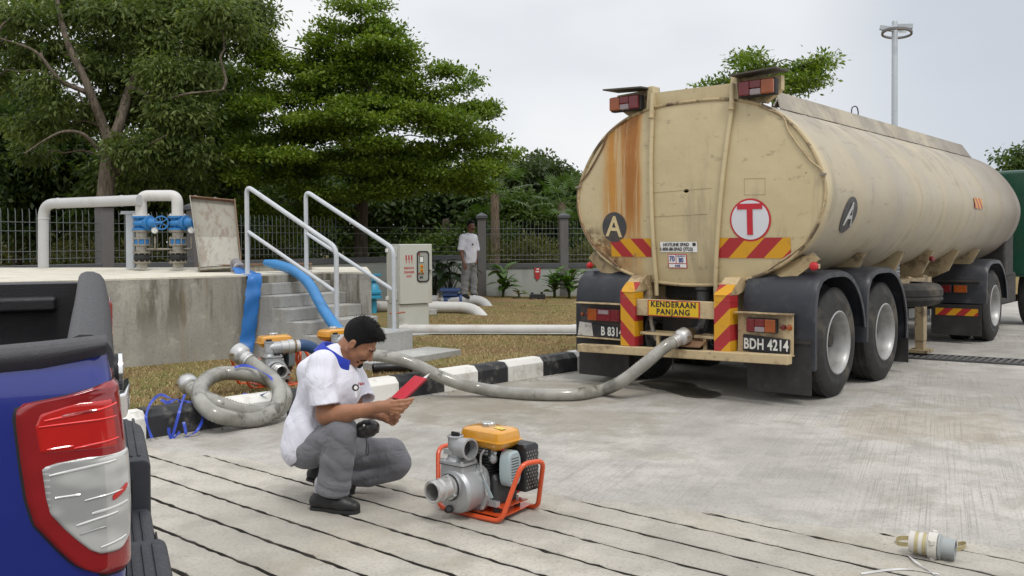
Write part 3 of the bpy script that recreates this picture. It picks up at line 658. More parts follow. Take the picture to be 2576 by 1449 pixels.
def leaf_mesh(name, C, D, Nn, Ln, Wd, m, parent):
    n = len(C); D = D/np.linalg.norm(D, axis=1, keepdims=True); S_ = np.cross(D, Nn); S_ /= np.linalg.norm(S_, axis=1, keepdims=True)+1e-9; Nn = np.cross(S_, D)
    L1 = Ln[:, None]; W1 = Wd[:, None]
    V = np.empty((n, 4, 3)); V[:, 0] = C; V[:, 1] = C + D*L1*.5 + S_*W1*.5 - Nn*W1*.12; V[:, 2] = C + D*L1 - Nn*L1*.1; V[:, 3] = C + D*L1*.5 - S_*W1*.5 - Nn*W1*.12
    me = bpy.data.meshes.new(name); me.vertices.add(4*n); me.vertices.foreach_set('co', V.reshape(-1).astype(np.float32))
    me.loops.add(4*n); me.loops.foreach_set('vertex_index', np.arange(4*n, dtype=np.int32))
    me.polygons.add(n); me.polygons.foreach_set('loop_start', np.arange(0, 4*n, 4, dtype=np.int32))
    me.update(calc_edges=True); me.validate()
    o = bpy.data.objects.new(name, me); COL.objects.link(o); me.materials.append(m)
    if parent is not None: o.parent = parent
    return o
def cloud(clusters, n, clump=.22, per=26, flat=1., droop=0., length=(.07, .12), width=.45, shell=.55, up=.6):
    """leaf positions: clusters -> small clumps -> leaves"""
    vol = np.array([max(1e-3, (c[1][0]*c[1][1]*c[1][2])**.72) for c in clusters]); pr = vol/vol.sum()
    nc = max(1, n//per); idx = rng.choice(len(clusters), nc, p=pr)
    cen = np.array([tuple(c[0]) for c in clusters])[idx]; rad = np.array([c[1] for c in clusters])[idx]
    v = rng.normal(size=(nc, 3)); v /= np.linalg.norm(v, axis=1, keepdims=True); v *= (rng.random((nc, 1))**(shell))
    cp = cen + v*rad
    li = np.repeat(np.arange(nc), per); m = len(li)
    off = rng.normal(size=(m, 3)); off *= clump*np.array([1, 1, flat])*.55*rng.uniform(.6, 1.3, (nc, 1))[li]
    C = cp[li]+off
    out = off/ (np.linalg.norm(off, axis=1, keepdims=True)+1e-6)
    D = out*.9 + rng.normal(size=(m, 3))*.55; D[:, 2] -= droop
    Nn = rng.normal(size=(m, 3))*.55; Nn[:, 2] += up
    Ln = rng.uniform(length[0], length[1], m); return C, D, Nn, Ln, Ln*width*rng.uniform(.8, 1.2, m)
def limb(mb, a, b, r0, r1, sag=.1, n=6, wob=.06):
    a = Vector(a); b = Vector(b); P = []; k = 7
    for i in range(k):
        t = i/(k-1); p = a.lerp(b, t) + Vector((0, 0, sag*math.sin(t*math.pi)))
        if 0 < i < k-1: p += Vector(rng.normal(0, wob, 3))
        P.append(p)
    mb.tube(smooth_path(P, 2), [r0+(r1-r0)*t for t in np.linspace(0, 1, (k-1)*2+1)], n)
def tree(label, base, trunk, tr, clusters, nleaf, leafm, barkm, name='tree', cat='tree', group=None, limbs=(), branch=True, nbr=14, flare=1.25, **kw):
    """trunk: world points; clusters: (centre, radii)"""
    base = Vector(base); t = thing(name, label, cat, base, group=group)
    P = smooth_path([Vector(p)-base for p in trunk], 5); rs = list(np.linspace(tr[0], tr[1], len(P))); rs[0] *= flare
    mb = MB(); mb.tube(P, rs, 12)
    for pts, r0, r1 in limbs: 
        Q = smooth_path([Vector(p)-base for p in pts], 5); mb.tube(Q, list(np.linspace(r0, r1, len(Q))), 9)
    allp = list(P[len(P)//3:])
    for pts, r0, r1 in limbs: allp += smooth_path([Vector(p)-base for p in pts], 4)
    if branch:
        pick = list(range(len(clusters))); random.shuffle(pick)
        for i in pick[:nbr]:
            c = Vector(clusters[i][0])-base; q = min(allp, key=lambda p: (p-c).length + .8*max(0, p.z-c.z+.1))
            limb(mb, q, c, min(.026, tr[1]*.5), .007, sag=.06)
    mb.build('trunk', barkm, t, angle=80)
    C, D, Nn, Ln, Wd = cloud(clusters, nleaf, **kw)
    o = leaf_mesh('crown', C-np.array(base), D, Nn, Ln, Wd, leafm, t); o['kind'] = 'stuff'
    return t
def CL(lst, d, depth=.8, dj=1.2, dfun=None):
    """crown clusters surveyed as (X, Y, half width, half height) at distance d"""
    out = []
    for X, Y, rx, ry in lst:
        dd = d + (dfun(X, Y) if dfun else 0) + rng.uniform(-dj, dj); s = dd/2318
        out.append((at(X, Y, dd), (rx*s, max(.35, rx*s*depth), ry*s)))
    return out
GZ = LZ
# --- broad tiered tree in the middle
T1 = [(872, 24, 55, 8), (946, 20, 25, 9), (824, 65, 24, 9), (915, 78, 88, 16), (980, 82, 36, 10), (789, 92, 16, 14), (815, 117, 44, 16), (937, 121, 88, 16), (1030, 128, 22, 7), (798, 143, 20, 12), (885, 147, 90, 18),
 (993, 156, 45, 12), (655, 126, 40, 16), (685, 156, 66, 20), (763, 173, 60, 18), (915, 178, 110, 18), (1011, 182, 35, 10), (1128, 187, 58, 16), (1193, 203, 28, 8), (1150, 232, 32, 12), (633, 195, 42, 18), (807, 208, 120, 20), (1045, 230, 110, 18),
 (720, 243, 105, 20), (915, 262, 140, 17), (1176, 279, 72, 13), (1219, 288, 26, 10), (1089, 288, 110, 16), (807, 302, 130, 20), (633, 269, 66, 18), (611, 312, 64, 18), (937, 314, 110, 20), (1132, 322, 90, 13), (1232, 352, 36, 13), (1154, 361, 80, 11),
 (655, 360, 80, 20), (785, 347, 110, 20), (941, 369, 90, 18), (1045, 392, 110, 15), (1238, 397, 58, 12), (676, 403, 100, 20), (807, 403, 120, 18), (937, 431, 130, 19), (1110, 436, 130, 20), (1215, 436, 58, 20), (742, 438, 90, 18), (633, 456, 90, 20),
 (1132, 475, 95, 20), (850, 490, 120, 18), (980, 479, 90, 16), (640, 520, 70, 20), (807, 542, 80, 20), (746, 566, 66, 20), (690, 600, 50, 24)]
def dT(X, Y): return (-1.9*(1-((X-925)/360)**2) + .9*abs(Y-330)/330) if X > 700 else -2.6 + (X-600)*.012
c1 = CL(T1, 19.8, .85, .7, dT)
bumps = []
for c, r in c1:
    for _ in range(3):
        a_ = rng.uniform(0, 6.28); q_ = rng.uniform(.3, .95)
        bumps.append((Vector(c)+Vector((math.cos(a_)*r[0]*q_, math.sin(a_)*r[1]*q_, r[2]*rng.uniform(.2, 1.0))), (r[0]*.34, r[0]*.34, max(.10, r[2]*rng.uniform(.6, 1.2)))))
c1 = [(Vector(c)+Vector((0, 0, rng.normal(0, .05))), (r[0]*rng.uniform(.75, 1.08), r[1], r[2]*.62)) for c, r in c1]
c1 += bumps
c1 += [(Vector(c)+Vector((0, rng.uniform(1.4, 2.6), rng.uniform(-.05, .05))), (r[0]*.85, r[1], r[2]*.8)) for c, r in c1 if r[0] > .85]
b = at(910, 690, 19.8); b.z = GZ
tree('broad dark green tree with flat tiered branches behind the handrails', b, [b, at(908, 600, 19.8), at(915, 450, 19.8), at(925, 300, 19.7), at(925, 170, 19.7), at(918, 60, 19.7)], (.17, .035), c1, 150000, LM['tier'], M['bark_dark'], nbr=44,
     clump=.22, per=26, flat=.34, droop=-.12, length=(.06, .105), width=.55, shell=.40, up=.95)
# --- tall olive tree at the left
T2 = [(55, 40, 80, 36), (20, 110, 60, 34), (75, 150, 60, 30), (190, 25, 84, 44), (300, 40, 110, 50), (430, 28, 110, 44), (560, 36, 100, 46), (640, 100, 46, 50), (510, 100, 90, 44), (400, 110, 80, 44), (265, 120, 86, 34),
 (330, 190, 100, 40), (430, 190, 100, 44), (500, 200, 60, 36), (130, 128, 56, 30), (110, 210, 60, 22), (236, 170, 60, 26), (292, 262, 80, 34), (370, 272, 90, 40), (450, 276, 80, 40), (100, 318, 80, 26), (80, 384, 46, 14), (150, 262, 60, 22), (232, 300, 46, 30),
 (350, 372, 90, 40), (450, 380, 100, 44), (340, 448, 80, 30), (430, 462, 96, 34), (-30, 60, 60, 60), (-20, 190, 50, 40), (400, -40, 120, 40), (240, -40, 100, 40), (560, -30, 100, 40), (100, -30, 80, 40), (650, 40, 40, 40)]
d2 = 16.6; b = at(262, 700, d2); b.z = GZ; A2 = lambda X, Y, dd=0: at(X, Y, d2+.15+dd)
tree('tall olive green tree with a thick grooved trunk behind the big pipe', b, [b, A2(264, 560), A2(266, 480), A2(274, 400), A2(284, 340)], (.165, .13), CL(T2, 17.3, .75, 1.0), 84000, LM['olive'], M['bark'], nbr=36,
     limbs=[([A2(280, 372), A2(262, 320), A2(238, 262, -.2), A2(214, 200, -.3), A2(174, 118, -.3), A2(150, 36, -.2), A2(140, -30)], .10, .035),
            ([A2(284, 345), A2(298, 320), A2(330, 215, .3), A2(362, 142, .4), A2(378, 60, .4), A2(398, -10, .5), A2(410, -50, .5)], .11, .04),
            ([A2(362, 146, .4), A2(434, 78, .8), A2(520, 36, 1.0), A2(600, 26, 1.2)], .06, .015),
            ([A2(270, 396), A2(248, 376, -.2), A2(208, 337, -.5), A2(160, 331, -.7), A2(115, 351, -.8), A2(62, 386, -.9)], .045, .010),
            ([A2(270, 440), A2(300, 428, .1), A2(347, 422, .2), A2(400, 400, .3)], .05, .015),
            ([A2(228, 236, -.2), A2(150, 200, -.5), A2(90, 130, -.7), A2(0, 96, -.8)], .05, .012),
            ([A2(330, 215, .3), A2(400, 250, -.3), A2(470, 236, -.6), A2(560, 226, -.6)], .04, .010),
            ([A2(295, 330), A2(345, 372, -.3), A2(420, 340, -.8)], .035, .01)],
     clump=.25, per=20, flat=.75, droop=.6, length=(.085, .15), width=.34, shell=.5, up=.45)
# --- darker trees further back on the left and in the middle
def back(label, bx, d, lst, n, lm, bm='bark_dark', tr=(.12, .03), ty=None, **kw):
    b = at(bx, 660, d); b.z = GZ; ty = ty or min(y for _, y, _, _ in lst)+20
    k = dict(clump=.32, per=22, flat=.7, droop=.2, length=(.12, .2), width=.42, shell=.6, nbr=10); k.update(kw)
    return tree(label, b, [b, at(bx+4, 560, d), at(bx-5, (560+ty)/2, d), at(bx, ty, d)], tr, CL(lst, d, .9, 1.0), n, LM[lm], M[bm], group=kw.get('group'), **{a: v for a, v in k.items() if a != 'group'})
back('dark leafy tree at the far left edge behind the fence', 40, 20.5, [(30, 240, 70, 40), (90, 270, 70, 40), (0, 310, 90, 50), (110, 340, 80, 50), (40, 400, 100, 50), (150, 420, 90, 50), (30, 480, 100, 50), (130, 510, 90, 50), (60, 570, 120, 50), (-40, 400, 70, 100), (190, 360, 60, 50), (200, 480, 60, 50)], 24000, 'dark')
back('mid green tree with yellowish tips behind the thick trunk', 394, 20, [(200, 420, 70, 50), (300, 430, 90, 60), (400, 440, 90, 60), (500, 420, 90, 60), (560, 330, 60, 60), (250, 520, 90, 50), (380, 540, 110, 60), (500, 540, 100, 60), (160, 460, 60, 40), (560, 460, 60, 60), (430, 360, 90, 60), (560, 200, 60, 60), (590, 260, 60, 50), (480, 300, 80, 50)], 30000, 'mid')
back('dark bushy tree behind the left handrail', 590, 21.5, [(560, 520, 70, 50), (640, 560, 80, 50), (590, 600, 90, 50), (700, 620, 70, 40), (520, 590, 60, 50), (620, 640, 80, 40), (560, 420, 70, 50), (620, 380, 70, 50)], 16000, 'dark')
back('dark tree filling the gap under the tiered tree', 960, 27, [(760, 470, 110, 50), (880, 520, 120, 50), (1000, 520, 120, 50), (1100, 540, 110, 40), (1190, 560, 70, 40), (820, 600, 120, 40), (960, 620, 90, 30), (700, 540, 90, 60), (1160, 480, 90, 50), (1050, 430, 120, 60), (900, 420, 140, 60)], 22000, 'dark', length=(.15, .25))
back('round bush low behind the wall beside the standing man', 1120, 26, [(1090, 620, 60, 30), (1150, 610, 50, 34), (1060, 640, 60, 26), (1140, 650, 60, 20)], 7000, 'mid', ty=600)
# --- right of the standing man
back('grey green tree with airy crown above the right fence', 1365, 31, [(1361, 401, 34, 10), (1325, 415, 30, 12), (1361, 434, 76, 20), (1405, 436, 30, 16), (1422, 454, 18, 14), (1331, 456, 76, 26), (1382, 458, 60, 22), (1300, 440, 50, 30), (1310, 500, 70, 36), (1380, 510, 50, 30)], 15000, 'far', length=(.13, .22), tr=(.11, .03), nbr=12)
back('leafy green shrub tree behind the right fence', 1300, 28, [(1302, 520, 66, 34), (1350, 545, 62, 34), (1280, 570, 60, 40), (1395, 545, 60, 34), (1340, 590, 90, 36), (1440, 560, 60, 50), (1450, 500, 30, 40), (1440, 610, 70, 30), (1240, 600, 60, 36)], 19000, 'mid', length=(.13, .2))
back('thin upright sapling beside the tanker tank', 1452, 29, [(1450, 450, 12, 10), (1442, 470, 14, 12), (1460, 480, 12, 20), (1448, 505, 18, 20)], 1600, 'mid', tr=(.03, .008), clump=.2)
back('spreading tree with layered tips seen above the tank roof', 1950, 21, [(1842, 205, 44, 10), (1900, 168, 46, 12), (1868, 148, 22, 9), (1930, 190, 66, 16), (1895, 138, 14, 6), (2020, 172, 46, 14), (2078, 146, 22, 7), (2060, 166, 34, 10), (1985, 204, 60, 13), (2050, 198, 36, 10), (2010, 222, 50, 14), (1910, 222, 70, 20), (1790, 216, 30, 5)], 9000, 'tier', length=(.08, .14), clump=.26, flat=.4, droop=-.1, tr=(.14, .03), nbr=13, up=1.4)
back('distant round tree at the right edge beyond the truck cab', 2560, 38, [(2545, 425, 36, 26), (2518, 396, 18, 7), (2575, 396, 26, 18), (2560, 380, 14, 8), (2600, 430, 50, 50), (2560, 480, 60, 40), (2640, 400, 50, 50), (2600, 540, 80, 60), (2500, 520, 70, 60)], 13000, 'mid', length=(.14, .24))
# far-off wood closing the view between the trunks: reads as one mass
fw = []
for x in range(-700, 1560, 75):
    d = 36 + rng.uniform(-3, 5)
    for y in range(430 if x < 1000 else 520, 690, 55): fw.append((x+rng.uniform(-30, 30), y+rng.uniform(-20, 20), 75, 45, d))
for x in range(1560, 3300, 90):
    d = 60 + rng.uniform(-3, 8)
    for y in range(520, 640, 40): fw.append((x, y+rng.uniform(-15, 15), 80, 34, d))
cl = [(at(x, y, d), (rx*d/2318, 1.6, ry*d/2318)) for x, y, rx, ry, d in fw]
C, D, Nn, Ln, Wd = cloud(cl, 85000, clump=.5, per=20, flat=.8, droop=.2, length=(.22, .4), width=.5, shell=.6)
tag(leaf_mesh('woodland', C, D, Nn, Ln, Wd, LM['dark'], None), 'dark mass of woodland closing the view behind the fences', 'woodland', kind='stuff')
# undergrowth behind the bars
uc = [(at(x, 640+rng.uniform(-14, 16), d), (.5, .5, .28)) for x, d in [(rng.uniform(-120, 700), rng.uniform(17, 22)) for _ in range(26)] + [(rng.uniform(1210, 1500), rng.uniform(24, 28)) for _ in range(22)]]
C, D, Nn, Ln, Wd = cloud(uc, 20000, clump=.22, per=16, flat=.9, droop=-.3, length=(.08, .16), width=.32, shell=.6)
C[:, 2] = np.maximum(C[:, 2], .2)
tag(leaf_mesh('undergrowth', C, D, Nn, Ln, Wd, leaf_mat('leaf_undergrowth', (.09, .10, .03), (.17, .16, .06)), None), 'low weedy undergrowth behind the fence bars', 'undergrowth', kind='stuff')
# --- fan palms behind the right fence
def frond_mesh(n=15, L=.62):
    mb = MB()
    for k in range(n):
        a = R(-105 + 210*k/(n-1)); l = L*(.75+.25*math.cos(a*.8)); dx, dy = math.cos(a), math.sin(a); w = .028
        p = [Vector((.05*dx, .05*dy, 0)), Vector((dx*l*.5-dy*w, dy*l*.5+dx*w, .02)), Vector((dx*l, dy*l, -.09*l)), Vector((dx*l*.5+dy*w, dy*l*.5-dx*w, .02))]
        mb.add(p, [(0, 1, 2, 3)])
    mb.tube([(-.75, 0, -.12), (-.35, 0, .0), (.05, 0, 0)], [.014, .012, .008], 5)
    return mb.mesh('frond')
FM = frond_mesh(); FM.materials.append(LM['palm'])
def palm(label, X, d, ytop, r, n, spread):
    b = at(X, 660, d); b.z = GZ; tp = at(X, ytop, d); h = tp.z-b.z
    t = thing('fan_palm', label, 'palm', b, group='fan palms behind the right fence')
    P = [(0, 0, h*k/16) for k in range(17)]
    MB().tube(P, [r*(1.1-.25*k/16)*(1+.05*(k % 2)) for k in range(17)], 12).build('trunk', M['palm_bark'], t)
    for k in range(n):
        az = 2*math.pi*(k*.382); el = R(70 - 105*(k/n)); o = bpy.data.objects.new('frond', FM); COL.objects.link(o); o.parent = t
        d_ = Vector((math.cos(az)*math.cos(el), math.sin(az)*math.cos(el), math.sin(el)))
        o.location = Vector((0, 0, h)) + d_*.72*spread; o.scale = (spread,)*3
        o.rotation_euler = Matrix((d_, Vector((0, 0, 1)).cross(d_).normalized(), d_.cross(Vector((0, 0, 1)).cross(d_)).normalized())).transposed().to_euler()
palm('fan palm with a bare ringed trunk just right of the standing man', 1246, 24.6, 486, .125, 15, .95)
palm('fan palm showing its green fans above the second fence pillar', 1414, 25.5, 510, .105, 17, .78)
# --- broad leaved plants along the wall: every leaf its own part
def blade(L, W, droop):
    mb = MB(); K = 7; vs = []
    for k in range(K+1):
        u = k/K; w = W*.5*math.sin(math.pi*min(1, u*.93+.07))**.8*(1 if u < .99 else .05); x = L*u; z = -droop*u*u*L
        vs += [(x, -w, z+.18*w), (x, 0, z), (x, w, z+.18*w)]
    fs = []
    for k in range(K): j = 3*k; fs += [(j, j+3, j+4, j+1), (j+1, j+4, j+5, j+2)]
    return mb.add(vs, fs).mesh('leaf')
BL = []
for L_, W_, dr_ in ((.32, .185, .35), (.26, .15, .2), (.36, .17, .6)):
    me = blade(L_, W_, dr_); me.shade_smooth(); BL.append(me)
BLm = {}
def broad_plant(label, X, Y, d, n, h, lm='broad', spread=1., cat='plant', stemy=False, yellow=0, group=None):
    b = ground(X, Y, LZ); b = at(X, Y, d); b.z = LZ-.01
    t = thing('leafy_plant', label, cat, b, group=group); st = MB()
    for k in range(n):
        az = k*2.4 + rng.uniform(-.3, .3); z = h*(.25+.75*rng.random() if not stemy else rng.uniform(.5, 1)); el = R(rng.uniform(8, 72) if not stemy else rng.uniform(-30, 30))
        key = (k % 3, 'dead' if k < yellow else lm)
        if key not in BLm: me = BL[k % 3].copy(); me.materials.append(LM[key[1]]); BLm[key] = me
        o = bpy.data.objects.new('leaf', BLm[key]); COL.objects.link(o); o.parent = t
        rr = rng.uniform(.02, .1)*spread*(3 if stemy else 1); p = Vector((math.cos(az)*rr, math.sin(az)*rr, z)); o.location = p
        o.rotation_euler = (rng.uniform(-.3, .3), -el, az); s = rng.uniform(.75, 1.15)*spread; o.scale = (s, s, s)
        st.tube(smooth_path([(rng.normal(0, .015), rng.normal(0, .015), 0), p*.5+Vector((0, 0, .08)), p], 3), .007, 5)
    st.build('stem', LM['mid'] if lm == 'broad' else LM['broad_dark'], t)
    return t
broad_plant('bright leafy plant against the wall right of the standing man', 1266, 748, 21.9, 38, .72, spread=1.05, yellow=2)
broad_plant('low leafy plant in front of the second fence pillar, left clump', 1395, 742, 21.9, 30, .55, spread=1.0)
broad_plant('leafy plant with pale stems just right of the second fence pillar', 1432, 742, 21.8, 32, .60, spread=1.0, yellow=2)
broad_plant('bushy broad leaved plant by the tanker mudguard', 1502, 742, 21.6, 34, .62, spread=1.05, yellow=3)
broad_plant('small dry leaved plant between the red sign and first wall plant', 1305, 748, 21.9, 8, .2, spread=.6, yellow=4)
broad_plant('tall dark large leaved plant right behind the control cabinet', 1092, 740, 21.0, 24, .95, 'broad_dark', 1.35, stemy=True, group='dark large leaved plants by the wall')
broad_plant('tall dark large leaved plant left of the standing man', 1132, 740, 21.3, 22, .9, 'broad_dark', 1.3, stemy=True, group='dark large leaved plants by the wall')
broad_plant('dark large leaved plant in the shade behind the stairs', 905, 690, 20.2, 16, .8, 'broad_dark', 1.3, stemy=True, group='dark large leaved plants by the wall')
# fallen leaves lying on the lawn by the wall
fl = MB()
for k in range(70):
    c = at(1372+rng.normal(0, 26), 752+rng.normal(0, 2), 20.3+rng.uniform(-.6, .8)) if k < 34 else kp(rng.uniform(-2, 7), .25+4*rng.random()**1.5)
    c.z = LZ+.012; a = rng.uniform(0, 6.28); l = rng.uniform(.05, .12) if k < 34 else rng.uniform(.02, .05); w = l*.4; u = Vector((math.cos(a), math.sin(a), rng.uniform(0, .5))); v = Vector((-math.sin(a), math.cos(a), rng.uniform(-.2, .3)))
    fl.add([c, c+u*l*.5+v*w*.5, c+u*l+Vector((0, 0, .01)), c+u*l*.5-v*w*.5], [(0, 1, 2, 3)])
tag(fl.build('fallen_leaves', LM['dead'], smooth=False), 'dry curled fallen leaves scattered on the lawn', 'fallen leaves', kind='stuff')
# black sprinkler box and hose by the wall
bx = at(1352, 742, 21.4); bx.z = LZ
vb2 = thing('valve_box', 'small black valve box on the lawn under the red sign', 'valve box', bx); MB().box((0, 0, .05), (.36, .22, .12)).build('box', M['rubber'], vb2, bevel=.01)
MB().cyl((-.12, 0, .11), (-.12, 0, .15), .03, n=8).build('cap', M['rubber'], vb2); MB().cyl((.1, 0, .11), (.1, 0, .16), .03, n=8).build('cap', M['rubber'], vb2)
a, b = at(1290, 743, 21.5), at(1345, 744, 21.4); hs = thing('garden_hose', 'thin black hose lying along the foot of the wall', 'hose', (a.x, a.y, LZ+.02))
MB().tube(smooth_path([(0, 0, 0), (.2, -.05, .005), (.4, .02, 0), (b.x-a.x, b.y-a.y, 0)], 4), .014, 6).build('tube', M['rubber'], hs)

# ================================================================== LAMP POSTS
def lamp_post(label, X, d, ytop, r):
    tp = at(X, ytop, d); t = thing('lamp_post', label, 'lamp post', (tp.x, tp.y, 0), group='street lamps'); H = tp.z
    MB().lathe([(0, 0), (r*1.15, 0), (r*1.1, 1), (r, H), (r*.8, H+.04), (0, H+.05)], (0, 0, 0), (0, 0, 1), 20).build('pole', M['galv'], t)
    MB().box((.22, 0, H-.12), (.55, .16, .16), rot=Euler((0, R(2), R(-14)))).build('lamp_housing', M['galv'], t, bevel=.02)
    MB().box((-.24, 0, H-.17), (.36, .1, .14), rot=Euler((0, R(12), R(-14)))).build('bracket', M['galv'], t, bevel=.01)
    mb = MB(); prof = [(.36, -.01), (.42, -.01), (.42, .06), (.405, .065), (.36, .01), (.36, -.01)]
    mb.lathe(prof, (.06, 0, H-.33), Vector((.10, .12, 1)), 40); mb.build('ring_shade', mat('lamp_ring', (.16, .15, .15), .5, .3), t)
    MB().lathe([(0, 0), (.1, .02), (.14, .08), (.14, .12), (0, .12)], (.22, -.02, H-.32), (0, 0, 1), 16).build('lens', M['glass'], t)
lamp_post('tall grey lamp post with a ring shade rising behind the tank', 2251, 26.5, 56, .082)
pp2 = at(557, 660, 24); p2 = thing('steel_pole', 'plain grey pole half hidden among the left trees', 'pole', (pp2.x, pp2.y, GZ)); zt_ = at(557, 225, 24).z-GZ
MB().cyl((0, 0, 0), (0, 0, zt_), .055, .045, 12).build('shaft', M['galv'], p2); MB().lathe([(0, 0), (.1, 0), (.1, .02), (0, .02)], (0, 0, zt_*.32), (0, 0, 1), 12).build('collar', M['galv'], p2)
# ================================================================== TANKER TRUCK  (local: x across to the right, y forwards, z up; origin under the rear trailer axle)
def tank_paint():
    m, nt, N, L, b = nodes('tank_paint'); n = NB(nt); X, Y, Z = n.sep()
    c = n.mix(n.ramp(n.noise(1.1, 6, .6), .3, .7), (.50, .41, .237), (.56, .465, .28))
    # greyed, dusty flanks
    side = n.ramp(Y, -.5, -.3); c = n.mix(n.math('MULTIPLY', side, n.ramp(n.noise(.8, 6, .6), .25, .7, .5, .95)), c, (.365, .325, .26))
    # long soot wash towards the front of the tank
    c = n.mix(n.ramp(n.math('ADD', Y, n.math('MULTIPLY', n.noise(1.5, 5), 1.6)), 5.2, 8.2, 0, .75), c, (.12, .095, .085))
    c = n.mix(n.ramp(n.noise(3, 6, .65, sc=(1.2, 1.7, .16)), .53, .66, 0, .38), c, (.21, .175, .125))
    c = n.mix(n.math('MULTIPLY', n.ramp(Z, 2.3, 2.75, 0, .55), n.math('MULTIPLY', side, n.ramp(n.noise(2, 6, .65), .4, .6))), c, (.17, .145, .12))
    # rust run down the left of the rear end
    wob = n.math('MULTIPLY', n.math('SUBTRACT', n.noise(4, 5, .6, sc=(1, 1, .12)), .5), .22); xr = n.math('ADD', X, wob)
    band = n.math('MULTIPLY', n.ramp(xr, -1.06, -.92), n.ramp(xr, -.58, -.47, 1, 0)); core = n.math('MULTIPLY', n.ramp(xr, -.82, -.70), n.ramp(xr, -.60, -.52, 1, 0))
    down = n.ramp(Z, 1.05, 2.0, .35, 1.); rear = n.ramp(Y, -.5, -.42, 1, 0)
    str_ = n.ramp(n.noise(7, 6, .65, sc=(2.4, 1, .10)), .40, .54, .35, 1)
    c = n.mix(n.math('MULTIPLY', n.math('MULTIPLY', band, down), n.math('MULTIPLY', str_, rear)), c, (.47, .215, .035))
    c = n.mix(n.math('MULTIPLY', n.math('MULTIPLY', core, n.ramp(Z, 1.35, 1.95, 0, 1)), n.math('MULTIPLY', str_, n.math('MULTIPLY', rear, .85))), c, (.30, .105, .014))
    # peeling, mould-speckled low left quarter
    ll = n.ramp(n.math('MULTIPLY', n.ramp(X, -1.3, -.55, 1, 0), n.math('MULTIPLY', n.ramp(Z, 1.0, 1.85, 1, 0), rear)), .04, .35)
    c = n.mix(n.math('MULTIPLY', ll, n.ramp(n.noise(9, 8, .75), .44, .54, 0, 1)), c, (.10, .058, .028))
    lr = n.ramp(n.math('MULTIPLY', n.ramp(X, -1.3, -.35, 1, 0), n.math('MULTIPLY', n.ramp(Z, 1.0, 1.6, 1, 0), rear)), .03, .3)
    c = n.mix(n.math('MULTIPLY', lr, n.ramp(n.noise(2.6, 6, .6), .38, .55, 0, .85)), c, (.33, .165, .05))
    # fine scratches and chips everywhere
    c = n.mix(n.ramp(n.noise(6, 8, .75, sc=(1, .35, 1.6)), .58, .66, 0, .45), c, (.18, .145, .09))
    vo = N.new('ShaderNodeTexVoronoi'); vo.inputs['Scale'].default_value = 4.5; L.new(n.obj, vo.inputs[0])
    c = n.mix(n.ramp(n.math('ADD', vo.outputs['Distance'], n.math('MULTIPLY', n.noise(25, 3), .2)), .115, .15, .7, 0), c, (.06, .045, .03))
    L.new(c, b.inputs['Base Color']); b.inputs['Roughness'].default_value = .48; n.bump(n.math('ADD', n.noise(1.6, 3), n.math('MULTIPLY', n.noise(5, 3), .25)), .5, .04, b); return m
TP = tank_paint()
cream = rusty('cream_chassis', (.50, .39, .225), .6, 3.2, (.10, .055, .03), .55, False)
dirty = rusty('dirty_cream', (.34, .265, .155), .75, 4, (.08, .05, .03), .6, False)
mud = mat('mudguard_plastic', (.017, .019, .026), .42, var=.3, scale=4, dirt=(.085, .085, .09), dirt_amt=.45, dscale=5)
flapm = mat('mudflap_rubber', (.022, .021, .021), .7, var=.3, scale=5, dirt=(.07, .065, .06), dirt_amt=.5, dscale=4)
tyre_m = mat('tyre_rubber', (.020, .0195, .019), .78, var=.2, scale=8, dirt=(.105, .088, .066), dirt_amt=.9, dscale=2.6, bump=.2)
rim_m = mat('rim_paint', (.36, .36, .355), .42, .45, var=.12, scale=6, dirt=(.17, .15, .12), dirt_amt=.5, dscale=4)
lens_red = mat('lens_red', (.15, .009, .014), .22, var=.2, scale=9, dirt=(.06, .03, .03), dirt_amt=.35, coat=.3); lens_amber = mat('lens_amber', (.29, .065, .010), .22, var=.2, scale=9, dirt=(.10, .05, .03), dirt_amt=.3, coat=.3); lens_clear = mat('lens_clear', (.26, .21, .22), .2, var=.15, coat=.3)
chassis_dark = mat('chassis_dark', (.028, .025, .023), .7, var=.4, scale=5, dirt=(.07, .05, .035), dirt_amt=.5)
def hazard(name, period, ax='x', slope=1., phase=0., fade=0):
    m, nt, N, L, b = nodes(name); n = NB(nt); X, Y, Z = n.sep()
    s = n.math('ADD', n.math('ADD', X if ax == 'x' else Y, n.math('MULTIPLY', Z, slope)), phase+100*period)
    f = n.math('LESS_THAN', n.math('FRACT', n.math('DIVIDE', s, period)), .5)
    c = n.mix(f, (.60, .30, .012), (.36, .022, .026))
    c = n.mix(n.ramp(n.noise(7, 6, .7), .56, .7, 0, .45+fade), c, (.20, .13, .07))
    L.new(c, b.inputs['Base Color']); b.inputs['Roughness'].default_value = .4; return m
TR = thing('tanker_truck', 'old cream tanker truck with a rust streaked rear end and yellow long vehicle sign', 'tanker truck', (2.087, 9.42, 0), (0, 0, R(-40)))
half = [(0, 2.835), (.24, 2.832), (.45, 2.81), (.62, 2.772), (.76, 2.72), (.88, 2.655), (.99, 2.575), (1.09, 2.475), (1.18, 2.36), (1.255, 2.235), (1.31, 2.11), (1.345, 1.985), (1.35, 1.86), (1.325, 1.73), (1.27, 1.59), (1.19, 1.465), (1.08, 1.345), (.94, 1.245), (.78, 1.165), (.60, 1.105), (.40, 1.062), (.20, 1.042), (0, 1.036)]
prof = half + [(-x, z) for x, z in half[-2:0:-1]]
pv = smooth_path([(x, 0, z) for x, z in prof] + [(prof[0][0], 0, prof[0][1])], 3)[:-1]; prof = [(p.x, p.z) for p in pv]
CZ = 1.96
def ring(y, s=1.0, off=0): 
    return [(x*s + (off*x/1.35), y, CZ + (z-CZ)*s + off*(z-CZ)/.9) for x, z in prof]
